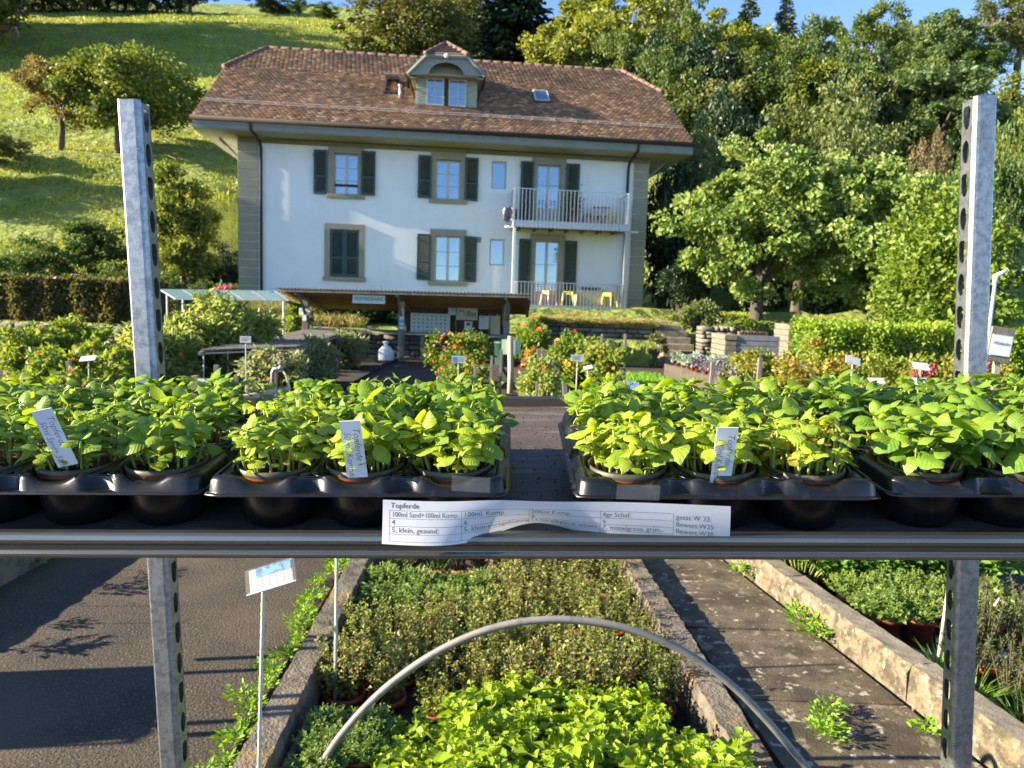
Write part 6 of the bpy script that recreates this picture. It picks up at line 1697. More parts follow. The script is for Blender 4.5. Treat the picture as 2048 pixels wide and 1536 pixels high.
# ================================================================== HERB BEDS BELOW THE SHELF
def herb_mesh(kind, seed):
    """foliage mesh of one potted herb, base at z=0"""
    rng = np.random.default_rng(seed); P, D, L = [], [], []; st = MB()
    if kind == 'marjoram':
        for k in range(30):
            a = rng.uniform(0, 6.28); r = rng.uniform(.02, .13); h = rng.uniform(.12, .27)
            b = np.array([.03*math.cos(a), .03*math.sin(a), .0]); e = np.array([r*math.cos(a), r*math.sin(a), h])
            st.tube([tuple(b), tuple((b+e)/2+[0, 0, .02]), tuple(e)], [.0022, .0018, .001], 4, cap=False)
            n = 36; t = rng.uniform(.12, 1.02, n)
            P.append(b+(e-b)*t[:, None]+rng.normal(size=(n, 3))*.007)
            d = rng.normal(size=(n, 3)); d[:, 2] = d[:, 2]*.6+.25; D.append(d); L.append(rng.uniform(.011, .024, n))
        w, f = .6, .35
    elif kind in ('balm', 'oregano', 'thyme'):
        ns, lf, R, H_ = {'balm': (44, .050, .17, .23), 'oregano': (80, .024, .14, .13), 'thyme': (46, .013, .11, .14)}[kind]
        for k in range(ns):
            a = rng.uniform(0, 6.28); r = R*math.sqrt(rng.random()); h = H_*(1-.45*(r/R)**2)*rng.uniform(.75, 1.1)
            b = np.array([r*.35*math.cos(a), r*.35*math.sin(a), 0]); e = np.array([r*math.cos(a), r*math.sin(a), h])
            st.tube([tuple(b), tuple(e)], [.002, .0014], 4, cap=False)
            lev = 6 if kind != 'balm' else 5
            for q in range(lev):
                t = 1-.13*q; aa = rng.uniform(0, 3.14)+q*1.57
                for s in (0, math.pi):
                    P.append((b+(e-b)*t)[None]); el = (.35 if q == 0 else .08) if kind == 'balm' else (.55 if q == 0 else .15)
                    D.append(np.array([[math.cos(aa+s), math.sin(aa+s), el+rng.normal()*.2]])); L.append(np.array([lf*(.55 if q == 0 else 1)*rng.uniform(.75, 1.2)]))
            if kind == 'balm':
                P.append(np.repeat(e[None], 2, 0)); D.append(rng.normal(size=(2, 3))*.8+[0, 0, .6]); L.append(np.full(2, lf*.45))
        w, f = (.78, .3) if kind == 'balm' else (.7, .3)
    elif kind == 'parsley':
        for k in range(46):
            a = rng.uniform(0, 6.28); r = .20*math.sqrt(rng.random()); h = .30*(1-.3*(r/.2)**2)*rng.uniform(.7, 1.1)
            e = np.array([r*math.cos(a), r*math.sin(a), h]); st.tube([(r*.2*math.cos(a), r*.2*math.sin(a), 0), tuple(e)], [.003, .0018], 4, cap=False)
            n = 26; P.append(e*rng.uniform(.75, 1.03, (n, 1))+rng.normal(size=(n, 3))*[.034, .034, .018]); d = rng.normal(size=(n, 3)); d[:, 2] = .25; D.append(d); L.append(rng.uniform(.020, .042, n))
        w, f = .85, .3
    elif kind == 'rosemary':
        for k in range(34):
            a = rng.uniform(0, 6.28); r = rng.uniform(.02, .16); h = rng.uniform(.18, .36)
            e = np.array([r*math.cos(a), r*math.sin(a), h]); st.tube([(0.02*math.cos(a), .02*math.sin(a), 0), tuple(e)], [.003, .0015], 4, cap=False)
            n = 80; t = rng.uniform(.08, 1, n); P.append(e*t[:, None]); d = rng.normal(size=(n, 3))*.7; d[:, 2] += .8; D.append(d); L.append(rng.uniform(.018, .03, n))
        w, f = .2, .1
    P = np.concatenate(P); D = np.concatenate(D); L = np.concatenate(L)
    nr = rng.normal(size=P.shape)*.45; nr[:, 2] += 1.1
    return leaf_cloud('foliage', P, D, L, w, f, None, nr, rng), st.mesh('stems')
HB = {}
for kd, mt, nv in (('marjoram', 'L_marj', 4), ('balm', 'L_mint', 3), ('oregano', 'L_oreg', 3), ('thyme', 'L_oreg', 2), ('parsley', 'L_pars', 3), ('rosemary', 'L_rose', 2)):
    HB[kd] = []
    for k in range(nv):
        a, b = herb_mesh(kd, 300+len(HB)*10+k); a.materials.append(M[mt]); b.materials.append(M['twig' if kd in ('marjoram', 'rosemary') else 'stem']); HB[kd].append((a, b))
pm = MB(); pm.lathe([(.050, 0), (.072, .105), (.079, .105), (.079, .125), (.069, .125), (.066, .11), (0, .108)], 18, cap0=True); herbpot = pm.mesh('pot', True); herbpot.materials.append(M['pot'])
_ct = {}
def herb(kind, x, y, z, s, label, group, cat='herb', pot=True):
    v = _ct.get(kind, 0); _ct[kind] = v+1
    a, b = HB[kind][v % len(HB[kind])]
    r = empty('potted_'+{'balm': 'lemon_balm'}.get(kind, kind), Matrix.Translation((x, y, z)) @ Matrix.Rotation(random.uniform(0, 6.28), 4, 'Z') @ Matrix.Scale(s, 4), label, cat, group)
    if pot: link('pot', herbpot, r)
    o = link('foliage', a, r); o.location.z = .10
    o = link('stems', b, r); o.location.z = .10
    return r
ZB = -.20
rg = random.Random(17)
# marjoram block
rowsY = [3.05, 3.25, 3.45, 3.66, 3.88, 4.10, 4.34, 4.58]
for j, y in enumerate(rowsY):
    nx_ = 8
    for k in range(nx_):
        x = -.66+1.34*k/(nx_-1)-.06*(y-3)
        if y > 3.85 and k < 4: continue
        if y < 3.2 and 3 < k: pass
        herb('marjoram', x+rg.uniform(-.03, .03), y+rg.uniform(-.04, .04), ZB, rg.uniform(.85, 1.15), 'browning marjoram, %s row of the herb bed, %s from the left kerb' % (ORDW(j+1), ORDW(k+1)), 'marjoram in the herb bed')
for j, y in enumerate((5.0, 5.6, 6.3, 7.1)):
    for k in range(4):
        herb('marjoram', -.6+.36*k, y, ZB, 1.0, 'marjoram behind the shelf, %s hidden row, %s from the left' % (ORDW(j+1), ORDW(k+1)), 'marjoram in the herb bed')
for j, y in enumerate((3.92, 4.16)):
    for k in range(4):
        herb('oregano', -.70+.19*k, y+rg.uniform(-.02, .02), ZB+.05, rg.uniform(.95, 1.15), 'bright green oregano at the rear left of the bed, %s row, %s from the kerb' % (('front', 'back')[j], ORDW(k+1)), 'oregano in the herb bed')
for k, (px, kd) in enumerate(((778, 'thyme'), (820, 'rosemary'), (868, 'thyme'), (915, 'rosemary'), (958, 'rosemary'), (1012, 'thyme'))):
    p = at_z(px, 1150, 0)
    herb(kd, p.x, 4.52, ZB+.06, .95, 'small woody herb in a red pot, rearmost visible row, %s from the left' % ORDW(k+1), 'woody herbs in the rear row')
# lemon balm, front right; second patch front left
k = 0
for j, y in enumerate((2.22, 2.42, 2.62, 2.84)):
    for i in range(5):
        x = -.02+.19*i-.02*j+rg.uniform(-.02, .02)
        if x > .80-.05*j: continue
        k += 1
        herb('balm', x, y+rg.uniform(-.02, .02), ZB, rg.uniform(.98, 1.2)*(1.0 if j < 3 else .9), 'bright lemon balm at the front right, %s row, %s from the left' % (ORDW(j+1), ORDW(i+1)), 'lemon balm in the herb bed')
for j, y in enumerate((2.20, 2.42, 2.66)):
    for i in range(3):
        herb('balm' if (i+j) % 3 else 'oregano', -.32+.12*i+rg.uniform(-.02, .02), y, ZB, rg.uniform(.75, .92), 'smaller herb at the front left of the bed, %s row, %s from the left' % (ORDW(j+1), ORDW(i+1)), 'lemon balm in the herb bed')
# grey carrying tray with oregano in the left front corner
tr_ = empty('carrying_tray', (-.57, 2.56, -.10), 'grey plastic carrying tray in the left front corner of the herb bed', 'tray')
def rrect(hw, hd, r, n=5):
    out = []
    for cx, cy, a0 in ((hw-r, hd-r, 0), (-hw+r, hd-r, 90), (-hw+r, -hd+r, 180), (hw-r, -hd+r, 270)):
        for k in range(n+1): a = rad(a0+90*k/n); out.append((cx+r*math.cos(a), cy+r*math.sin(a)))
    return out
m = MB(); prof = [(.145, .205, 0), (.165, .225, .09), (.178, .238, .09), (.178, .238, .082), (.168, .228, .08), (.150, .208, .004)]
rings = [[(x_, y_, z_) for x_, y_ in rrect(hw, hd, .05)] for hw, hd, z_ in prof]
nr = len(rings[0]); m.v = [q for g_ in rings for q in g_]
for i in range(len(rings)-1):
    for j in range(nr): m.f.append((i*nr+j, i*nr+(j+1) % nr, (i+1)*nr+(j+1) % nr, (i+1)*nr+j)); m.m.append(0)
m.f.append(tuple(range(nr))); m.m.append(0)
m.build('tray_shell', M['pipe'], tr_, True)
for k, (dx, dy) in enumerate(((-.06, .12), (.08, .13), (-.06, -.02), (.08, -.02), (-.05, -.14))):
    herb('oregano', -.57+dx, 2.56+dy, -.095, .78, 'oregano pot in the grey carrying tray, %s from the back' % ORDW(k+1), 'oregano in the grey tray')
# ---- right bed
k = 0
for j, y in enumerate((4.35, 4.62, 4.92, 5.25)):
    for i in range(6):
        k += 1
        herb('parsley', 1.74+.20*i-.05*j+rg.uniform(-.03, .03), y, -.10, rg.uniform(1.05, 1.35), 'leafy green parsley in the right bed, %s row, %s from the wall' % (ORDW(j+1), ORDW(i+1)), 'parsley in the right bed')
for j, y in enumerate((3.72, 3.98)):
    for i in range(5):
        herb('oregano', 1.90+.17*i-.03*j, y, -.055, rg.uniform(1.1, 1.25), 'small oregano on the metal tray table, %s row, %s from the wall' % (ORDW(j+1), ORDW(i+1)), 'oregano on the tray table')
tt = empty('tray_table', (2.25, 3.8, -.12), 'low table with a pale metal edge carrying oregano in the right bed', 'table')
m = MB(); m.box((1.84, 3.60, -.068), (2.72, 4.12, -.057)); m.build('table_top', M['corrsteel'], tt, world=True)
m = MB(); m.box((1.84, 3.575, -.075), (2.72, 3.598, -.042)); m.build('metal_edge', M['steel'], tt, world=True, bev=.003)
for xx in (1.90, 2.66):
    for yy in (3.63, 4.06): m = MB(); m.box((xx-.015, yy-.015, -.14), (xx+.015, yy+.015, -.069)); m.build('leg', M['corrsteel'], tt, world=True)
for k, (x, y, s) in enumerate(((2.02, 3.22, 1.0), (2.20, 3.38, 1.15), (2.32, 3.10, 1.0), (2.12, 3.05, .9), (2.42, 3.38, 1.15))):
    herb('rosemary', x, y, -.12, s, 'grey-green rosemary at the right edge below the shelf, %s from the left' % ORDW(k+1), 'rosemary in the right bed')
chv = []
for k in range(2):
    rng = np.random.default_rng(400+k); n = 70; a = rng.uniform(0, 6.28, n); r_ = rng.uniform(0, .035, n)
    b = np.stack([r_*np.cos(a), r_*np.sin(a), np.zeros(n)], 1); d = np.stack([np.cos(a)*.38, np.sin(a)*.38, np.ones(n)], 1)+rng.normal(size=(n, 3))*.14
    me = blades('foliage', b, d, rng.uniform(.14, .27, n), .005, .35, rng); me.materials.append(M['L_chive']); chv.append(me)
for k, (x, y) in enumerate(((1.90, 3.20), (1.92, 2.98), (1.97, 2.76), (2.12, 2.82), (2.03, 2.54), (2.18, 2.60))):
    r = empty('potted_chives', Matrix.Translation((x, y, -.12)), 'chive pot beside the pale wall at the lower right, %s from the back' % ORDW(k+1), 'herb', 'chives in the right bed')
    link('pot', herbpot, r); o = link('foliage', chv[k % 2], r); o.location.z = .108
r = empty('allium_flower', Matrix.Translation((2.24, 3.02, -.1)), 'white round flower head on a tall thin stem at the lower right', 'flower')
m = MB(); m.tube([(.02, 0, 0), (.01, 0, .2), (0, 0, .40)], [.003, .0025, .002], 6); m.build('stem', M['stem'], r)
for q in range(26):
    d = Vector((rg.gauss(0, 1), rg.gauss(0, 1), abs(rg.gauss(0, .8)))).normalized(); o = link('floret', FM['white'], r); o.matrix_basis = Matrix.Translation(Vector((0, 0, .40))+Vector((d.x*.034, d.y*.034, d.z*.018))) @ d.to_track_quat('Z', 'Y').to_matrix().to_4x4() @ Matrix.Scale(.009, 4)
r = empty('hose_loop', Matrix.Translation(at_y(1990, 1250, 3.6)), 'pale looped hose with a white tag at the right below the shelf', 'hose')
m = MB(); s_ = 3.6/FPX; m.tube([(-15*s_, 0, -.25), (-9*s_, 0, 10*s_), (-4*s_, 0, 45*s_), (5*s_, 0, 60*s_), (13*s_, 0, 50*s_), (10*s_, 0, 20*s_), (2*s_, 0, 0), (-3*s_, 0, -.2)], .006, 8); m.build('hose', M['signcream'], r, True)
m = MB(); m.box((-.02, -.012, -.01), (.018, .006, .045), M=Matrix.Rotation(.2, 4, 'Y')); m.build('tag', M['white'], r, bev=.004)
# weeds along the kerbs
wd = []
for k in range(3):
    rng = np.random.default_rng(500+k); n = 90; a = rng.uniform(0, 6.28, n); t = rng.uniform(.0, 1, n)
    P = np.stack([np.cos(a)*t*.075, np.sin(a)*t*.075, .01+rng.random(n)*.06], 1); d = np.stack([np.cos(a), np.sin(a), .3+.6*rng.random(n)], 1)
    me = leaf_cloud('foliage', P, d, rng.uniform(.016, .044, n), .5, .25, None, np.tile([0, 0, 1.], (n, 1))+rng.normal(size=(n, 3))*.4, rng); me.materials.append(M['L_weed']); wd.append(me)
def weed(x, y, z, s, label):
    o = link('weed_tuft', wd[rg.randrange(3)]); o.matrix_basis = Matrix.Translation((x, y, z)) @ Matrix.Rotation(rg.uniform(0, 6), 4, 'Z') @ Matrix.Scale(s, 4); tag(o, label, 'weed', 'weeds along the kerbs')
yy = 2.12; k = 0
while yy < 5.2:
    k += 1; weed(-.90-.02*(yy-2)+rg.uniform(-.07, .0)-(.05 if rg.random() < .4 else 0), yy, 0, rg.uniform(.45, .95), 'weed tuft at the foot of the lichen kerb, %s from the front' % ORDW(k)); yy += rg.uniform(.05, .13)
for k, (px, py, s) in enumerate(((1612, 1262, 1.1), (1590, 1235, .9), (1632, 1275, .8), (1480, 1150, 1.0), (1645, 1445, .75), (1655, 1478, .85), (1636, 1466, .65), (1665, 1425, .7), (1850, 1470, .7))):
    p = at_z(px, py, 0); weed(p.x, p.y, 0, s, 'weed tuft on the concrete walk by the pale wall, %s from the back' % ORDW(k+1))
for k in range(16):
    y = 3.2+.22*k; weed(-2.66+rg.uniform(-.05, .06), y, rg.choice([0, .0, .2]) if k % 3 else .19, rg.uniform(.8, 1.5), 'leafy weed on the low wall left of the drive, %s from the front' % ORDW(k+1))
for k in range(14):   # taller weeds on that wall
    y = 3.15+.25*k+rg.uniform(-.05, .05); x = -2.78+rg.uniform(-.15, .05); h = rg.uniform(.2, .5)
    r = empty('tall_weed', (x, y, .05), 'tall thin weed on the low wall left of the drive, %s from the front' % ORDW(k+1), 'weed', 'tall weeds on the drive wall')
    m = MB(); m.tube([(0, 0, 0), (rg.uniform(-.03, .03), 0, h*.5), (rg.uniform(-.05, .05), rg.uniform(-.03, .03), h)], [.004, .003, .002], 5); m.build('stem', M['stem'], r)
    n = 9; t = RNG.uniform(.35, 1, n); P = np.stack([RNG.normal(size=n)*.015, RNG.normal(size=n)*.015, t*h], 1)
    link('foliage', leaf_cloud('foliage', P, RNG.normal(size=(n, 3))*[1, 1, .5], RNG.uniform(.02, .05, n), .4), r, M['L_weed'])
# ---- hoop over the bed
hp0, hpt, hp1 = at_z(628, 1536, -.05), None, at_z(1645, 1536, -.02)
pts = []
ctr = [(600, 1572), (640, 1530), (682, 1470), (740, 1405), (800, 1353), (870, 1306), (945, 1270), (1020, 1248), (1100, 1239), (1180, 1243), (1255, 1257), (1330, 1285), (1400, 1322), (1470, 1376), (1530, 1437), (1580, 1495), (1620, 1545), (1650, 1600)]
for px, py in ctr: pts.append(at_y(px, py, 2.42))
pts = [Vector((pts[0].x-.02, 2.42, -.2))]+pts+[Vector((pts[-1].x+.02, 2.42, -.2))]
m = MB()
fine_ = []
for i in range(len(pts)-1):
    p0, p1, p2, p3 = pts[max(i-1, 0)], pts[i], pts[i+1], pts[min(i+2, len(pts)-1)]
    for q in range(4):
        t = q/4; fine_.append(.5*((2*p1)+(p2-p0)*t+(2*p0-5*p1+4*p2-p3)*t*t+(3*p1-p0-3*p2+p3)*t**3))
fine_.append(pts[-1])
m.tube(fine_, .0125, 12); o = m.build('hoop_pipe', M['pipe'], None, True); tag(o, 'arched grey plastic pipe hoop over the front of the herb bed', 'pipe')
# ---- info sign with rod, and two bare rods
def rod(name, label, base, top, r=.006, cat='rod'):
    m = MB(); n = 40; m.tube([Vector(base).lerp(Vector(top), t/n) for t in range(n+1)], [r*(1.0 if t % 2 else .86) for t in range(n+1)], 8); o = m.build(name, M['rod'], None, True); tag(o, label, cat); return o
Yr = 2.16
b_, t_ = at_y(513, 1600, Yr), at_y(527, 1163, Yr); b_.z = 0.0
rr_ = empty('plant_info_sign', Matrix.Translation((b_.x, Yr, 0)), 'white and blue plant sign in a clear sleeve on a rod before the drive', 'sign')
m = MB(); n = 60; A_, B_ = Vector((0, 0, -.08)), Vector((t_.x-b_.x, 0, t_.z)); m.tube([A_.lerp(B_, q/n) for q in range(n+1)], [.0062 if q % 2 else .0052 for q in range(n+1)], 8); m.build('rod', M['rod'], rr_, True)
c_ = at_y(541, 1152, Yr-.02); w_, h_ = 104/FPX*Yr, .075
SM = Matrix.Translation((c_.x-b_.x, -.02, c_.z)) @ Matrix.Rotation(rad(-22), 4, 'Y') @ Matrix.Rotation(rad(-40), 4, 'X') @ Matrix.Rotation(rad(6), 4, 'Z')
def onp(nm, x0, x1, z0, z1, y, mat, t=.0006):
    m = MB(); m.box((x0*w_, y, z0*h_), (x1*w_, y+t, z1*h_), M=SM); return m.build(nm, mat, rr_)
onp('backing', -.42, .44, -.46, .46, .0, M['signcream'], .002)
onp('card', -.27, .42, -.44, .44, -.0012, M['paper']); onp('photo', -.29, .42, .06, .45, -.0024, M['photo_blue'])
onp('sleeve', -.5, .5, -.5, .5, -.005, M['tape'], .0075)
for i in range(4):
    for j in range(3): onp('text_line', -.2+.15*i, -.2+.15*i+.02, -.36+.13*j, -.36+.13*j+.09, -.0030, M['khaki'])
m = MB(); m.tube([SM @ Vector((-.5*w_, 0, -.5*h_)), SM @ Vector((.5*w_, 0, -.5*h_))], .003, 6); m.build('lower_edge', M['steel'], rr_)
pb = at_z(670, 1376, -.02); rod('support_rod', 'thin pale rod standing in the bed beside the lichen kerb', (pb.x, pb.y, -.16), (pb.x+.005, pb.y, .86), .0075)
pb = at_z(1869, 1357, -.02); q_ = at_y(1900, 1100, pb.y); rod('support_rod', 'thin pale rod leaning in the right bed beside the trolley post', (pb.x, pb.y, -.14), (q_.x+.02, pb.y, q_.z+.12), .0075)
# ---- hand cart left of the picture (its shadow lies on the drive)
ct = empty('hand_cart', Matrix.Translation((-3.30, 2.55, 0)) @ Matrix.Rotation(rad(12), 4, 'Z'), 'green garden hand cart standing left of the picture', 'cart')
m = MB(); m.prism([(-.42, .62), (.42, .62), (.30, .25), (-.28, .25)], -.28, .28); m.build('body', M['cartgreen'], ct, bev=.02)
for s in (-1, 1):
    m = MB(); m.lathe([(.05, -.02), (.17, -.022), (.20, -.028), (.20, .028), (.17, .022), (.05, .02), (.05, -.02)], 20)
    o = m.build('wheel', M['rubber'], ct); o.matrix_basis = Matrix.Translation((-.15, s*.36, .2)) @ Matrix.Rotation(math.pi/2, 4, 'X')
    m = MB(); m.tube([(.40, s*.2, .56), (.62, s*.2, .80), (.80, s*.2, .92), (.92, s*.2, .90)], .016, 8); m.build('handle', M['steel'], ct, True)
    m = MB(); m.tube([(.3, s*.2, .3), (.36, s*.2, .0)], .016, 8); m.build('leg', M['steel'], ct)
for s in (-1, 1):
    m = MB(); m.tube([(.55+.40*math.cos(a), s*.30, .80+.40*math.sin(a)) for a in np.linspace(-.9, 2.9, 20)], .018, 8); m.build('hoop', M['steel'], ct, True)
m = MB(); m.tube([(.92, -.2, .90), (.96, -.1, .885), (.97, 0, .88), (.96, .1, .885), (.92, .2, .90)], .016, 8); m.build('grip', M['rubber'], ct, True)
m = MB(); m.tube([(-.42, -.25, .60), (-.52, -.25, .95), (-.52, .25, .95), (-.42, .25, .60)], .014, 8); m.build('front_rail', M['steel'], ct)
m = MB(); m.tube([(-.15, -.36, .2), (-.15, .36, .2)], .014, 6); m.build('axle', M['steel'], ct)

# ================================================================== THE PLANT TROLLEY
XT = cam_vec(1, .003, 0).normalized()
YT = cam_vec(-.0104, -.2035, 1.0); YT = (YT-XT*YT.dot(XT)).normalized()
ZT_ = XT.cross(YT).normalized()
O_ = EYE+cam_vec(0, .196*.64, .64)
SH = Matrix(((XT.x, YT.x, ZT_.x, O_.x), (XT.y, YT.y, ZT_.y, O_.y), (XT.z, YT.z, ZT_.z, O_.z), (0, 0, 0, 1)))
X0, X1, DB = -.60, .77, .525
trolley = empty('plant_trolley', Matrix.Translation((.085, .9, 0)), 'galvanised plant trolley whose wooden shelf carries the basil trays', 'trolley')
shelf = MB()
def onS(mb):
    mb.v = [tuple(SH @ Vector(q)) for q in mb.v]; return mb
m = MB(); m.box((X0, .006, -.022), (X1, DB-.004, -.012)); onS(m).build('shelf_board', M['board'], trolley, world=True)
prof = [(.005, -.0), (.0, .0008), (-.0035, 0), (-.005, -.0018), (-.005, -.0062), (-.0028, -.0085), (-.0028, -.0145), (-.005, -.0165), (-.005, -.0195), (-.003, -.0215), (.028, -.0215), (.028, -.0235), (-.006, -.0235), (-.008, -.020), (-.0085, -.004), (-.006, .0012), (.0, .003), (.006, .0022)]
prof = [(.006, -.011), (.006, .0005), (.004, .002), (-.003, .002), (-.006, .0005), (-.0072, -.003), (-.0072, -.0065), (-.005, -.0088), (-.005, -.0150), (-.0072, -.0172), (-.0072, -.0205), (-.005, -.0228), (.030, -.0228), (.030, -.0205), (.006, -.0205)]
prof = [(a, b if b > -.004 else -.004+(b+.004)*.82) for a, b in prof]
m = MB(); m.prism(prof, X0-.01, X1+.01, axis='x'); onS(m).build('front_rail', M['rail'], trolley, world=True, bev=.0006)
prof2 = [(DB-a, b) for a, b in prof][::-1]
m = MB(); m.prism(prof2, X0-.01, X1+.01, axis='x'); onS(m).build('back_rail', M['rail'], trolley, world=True, bev=.0006)
for xx in (X0, X1):
    m = MB(); m.box((xx-.004, .0, -.0225), (xx+.004, DB, .0015)); onS(m).build('end_rail', M['rail'], trolley, world=True)
# posts: folded channel with a row of slots in the inner side
def slot_plate(mb, y0, y1, z0, z1, ztop, pitch, x, flip, t=.0018):
    """plate in the y-z plane at x, with alternating D-shaped and oval slots"""
    n = 20; k = 0
    z = z1
    def cellring(za, zb, hole):
        yc = (y0+y1)/2+.001; out, inn = [], []
        for q in range(n):
            a = 2*math.pi*q/n; c, s = math.cos(a), math.sin(a)
            m_ = max(abs(c)/((y1-y0)/2), abs(s)/((zb-za)/2)); out.append(((y0+y1)/2+c/m_, (za+zb)/2+s/m_))
            hw, hh = .0088, .0175
            zz = s*hh; yy = c*hw
            if hole == 'D' and s > 0:
                mm = max(abs(c)/hw, abs(s)/hh); yy, zz = c/mm, s/mm
            inn.append((yc+yy, (za+zb)/2+zz))
        # make sure the rectangle corners are kept
        return out, inn
    while z > z0+pitch*.5:
        za = max(z0, z-pitch); o_, i_ = cellring(za, z, 'D' if k % 2 == 0 else 'O')
        B = len(mb.v)
        cn = [(y1, z), (y0, z), (y0, za), (y1, za)]
        for dx in (0, -t if not flip else t):
            mb.v += [(x+dx, a, b) for a, b in o_]+[(x+dx, a, b) for a, b in i_]+[(x+dx, a, b) for a, b in cn]
        S_ = 2*n+4
        for q in range(n):
            q2 = (q+1) % n
            for l in (0, 1):
                b = B+l*S_
                mb.f.append((b+q, b+q2, b+n+q2, b+n+q)); mb.m.append(0)
            mb.f.append((B+n+q, B+n+q2, B+S_+n+q2, B+S_+n+q)); mb.m.append(0)
        for l in (0, 1):
            b = B+l*S_
            for ci, q in enumerate((2, 7, 12, 17)):
                # corner triangle between the two outline samples either side of the corner
                ang = [math.atan2(cn[ci][1]-(za+z)/2, cn[ci][0]-(y0+y1)/2)]
                aa = ang[0] % (2*math.pi); qa = int(aa/(2*math.pi)*n) % n
                mb.f.append((b+qa, b+2*n+ci, b+(qa+1) % n)); mb.m.append(0)
        z -= pitch; k += 1
def post(name, top_px, bot_px, dtop, dbot, right, w=.033, d=.034):
    a, b = at_depth(*top_px, dtop), at_depth(*bot_px, dbot)
    up = (a-b).normalized(); xx = (XT-up*XT.dot(up)).normalized(); yy = up.cross(xx)
    L = (a.z-.12)/up.z
    sgn = -1 if right else 1
    W = Matrix(((xx.x*sgn, yy.x, up.x, a.x), (xx.y*sgn, yy.y, up.y, a.y), (xx.z*sgn, yy.z, up.z, a.z), (0, 0, 0, 1)))
    m = MB(); t = .0018; ch = .005
    # outer side, front face, bevelled fold towards the slotted side
    def strip(p, q):
        dv = Vector((q[0]-p[0], q[1]-p[1], 0)).normalized(); nv = Vector((-dv.y, dv.x, 0))*t
        m.add([(p[0], p[1], -L), (q[0], q[1], -L), (q[0], q[1], 0), (p[0], p[1], 0), (p[0]+nv.x, p[1]+nv.y, -L), (q[0]+nv.x, q[1]+nv.y, -L), (q[0]+nv.x, q[1]+nv.y, 0), (p[0]+nv.x, p[1]+nv.y, 0)],
              [(0, 1, 2, 3), (7, 6, 5, 4), (0, 4, 5, 1), (3, 2, 6, 7), (0, 3, 7, 4), (1, 5, 6, 2)])
    path = [(.008, d), (0, d), (0, .004), (.0015, .0012), (.004, 0), (w-.007, 0), (w-.003, .0012), (w, .004), (w+.001, .0065)]
    for p, q in zip(path[:-1], path[1:]): strip(p, q)
    slot_plate(m, .0065, d, -L, -.003, 0, .0505, w+.001, False)
    strip((w+.001, d), (w-.008, d))
    o = m.build('post', M['galv'], None)
    o.data.transform(W); keep(o, trolley)
    return a-up*L
feet = [post('post', (232, 198), (318, 1536), 1.15, 1.2466, False), post('post', (1997, 190), (1946, 1536), 1.15, 1.2466, True)]
# front posts stand outside the picture
for s, xx in ((False, X0-.012), (True, X1+.012)):
    q = SH @ Vector((xx, .0, 0)); up = Vector((.0, 0.0, 1))
    m = MB(); m.box((q.x-.016, q.y+.0, .12), (q.x+.016, q.y+.034, 1.92)); m.build('post', M['galv'], trolley, world=True); feet.append(Vector((q.x, q.y+.017, .12)))
m = MB(); zz = .13
for a, b in ((0, 1), (2, 3), (0, 2), (1, 3)): m.tube([Vector((feet[a].x, feet[a].y, zz)), Vector((feet[b].x, feet[b].y, zz))], .02, 6)
m.build('base_frame', M['galv'], trolley, world=True)
for q in feet:
    m = MB(); m.tube([(q.x-.018, q.y, .05), (q.x+.018, q.y, .05)], .05, 16); m.build('caster', M['rubber'], trolley, world=True, bev=.004)
    m = MB(); m.box((q.x-.026, q.y-.02, .045), (q.x-.021, q.y+.02, .13)); m.box((q.x+.021, q.y-.02, .045), (q.x+.026, q.y+.02, .13)); m.build('caster_fork', M['galv'], trolley, world=True)

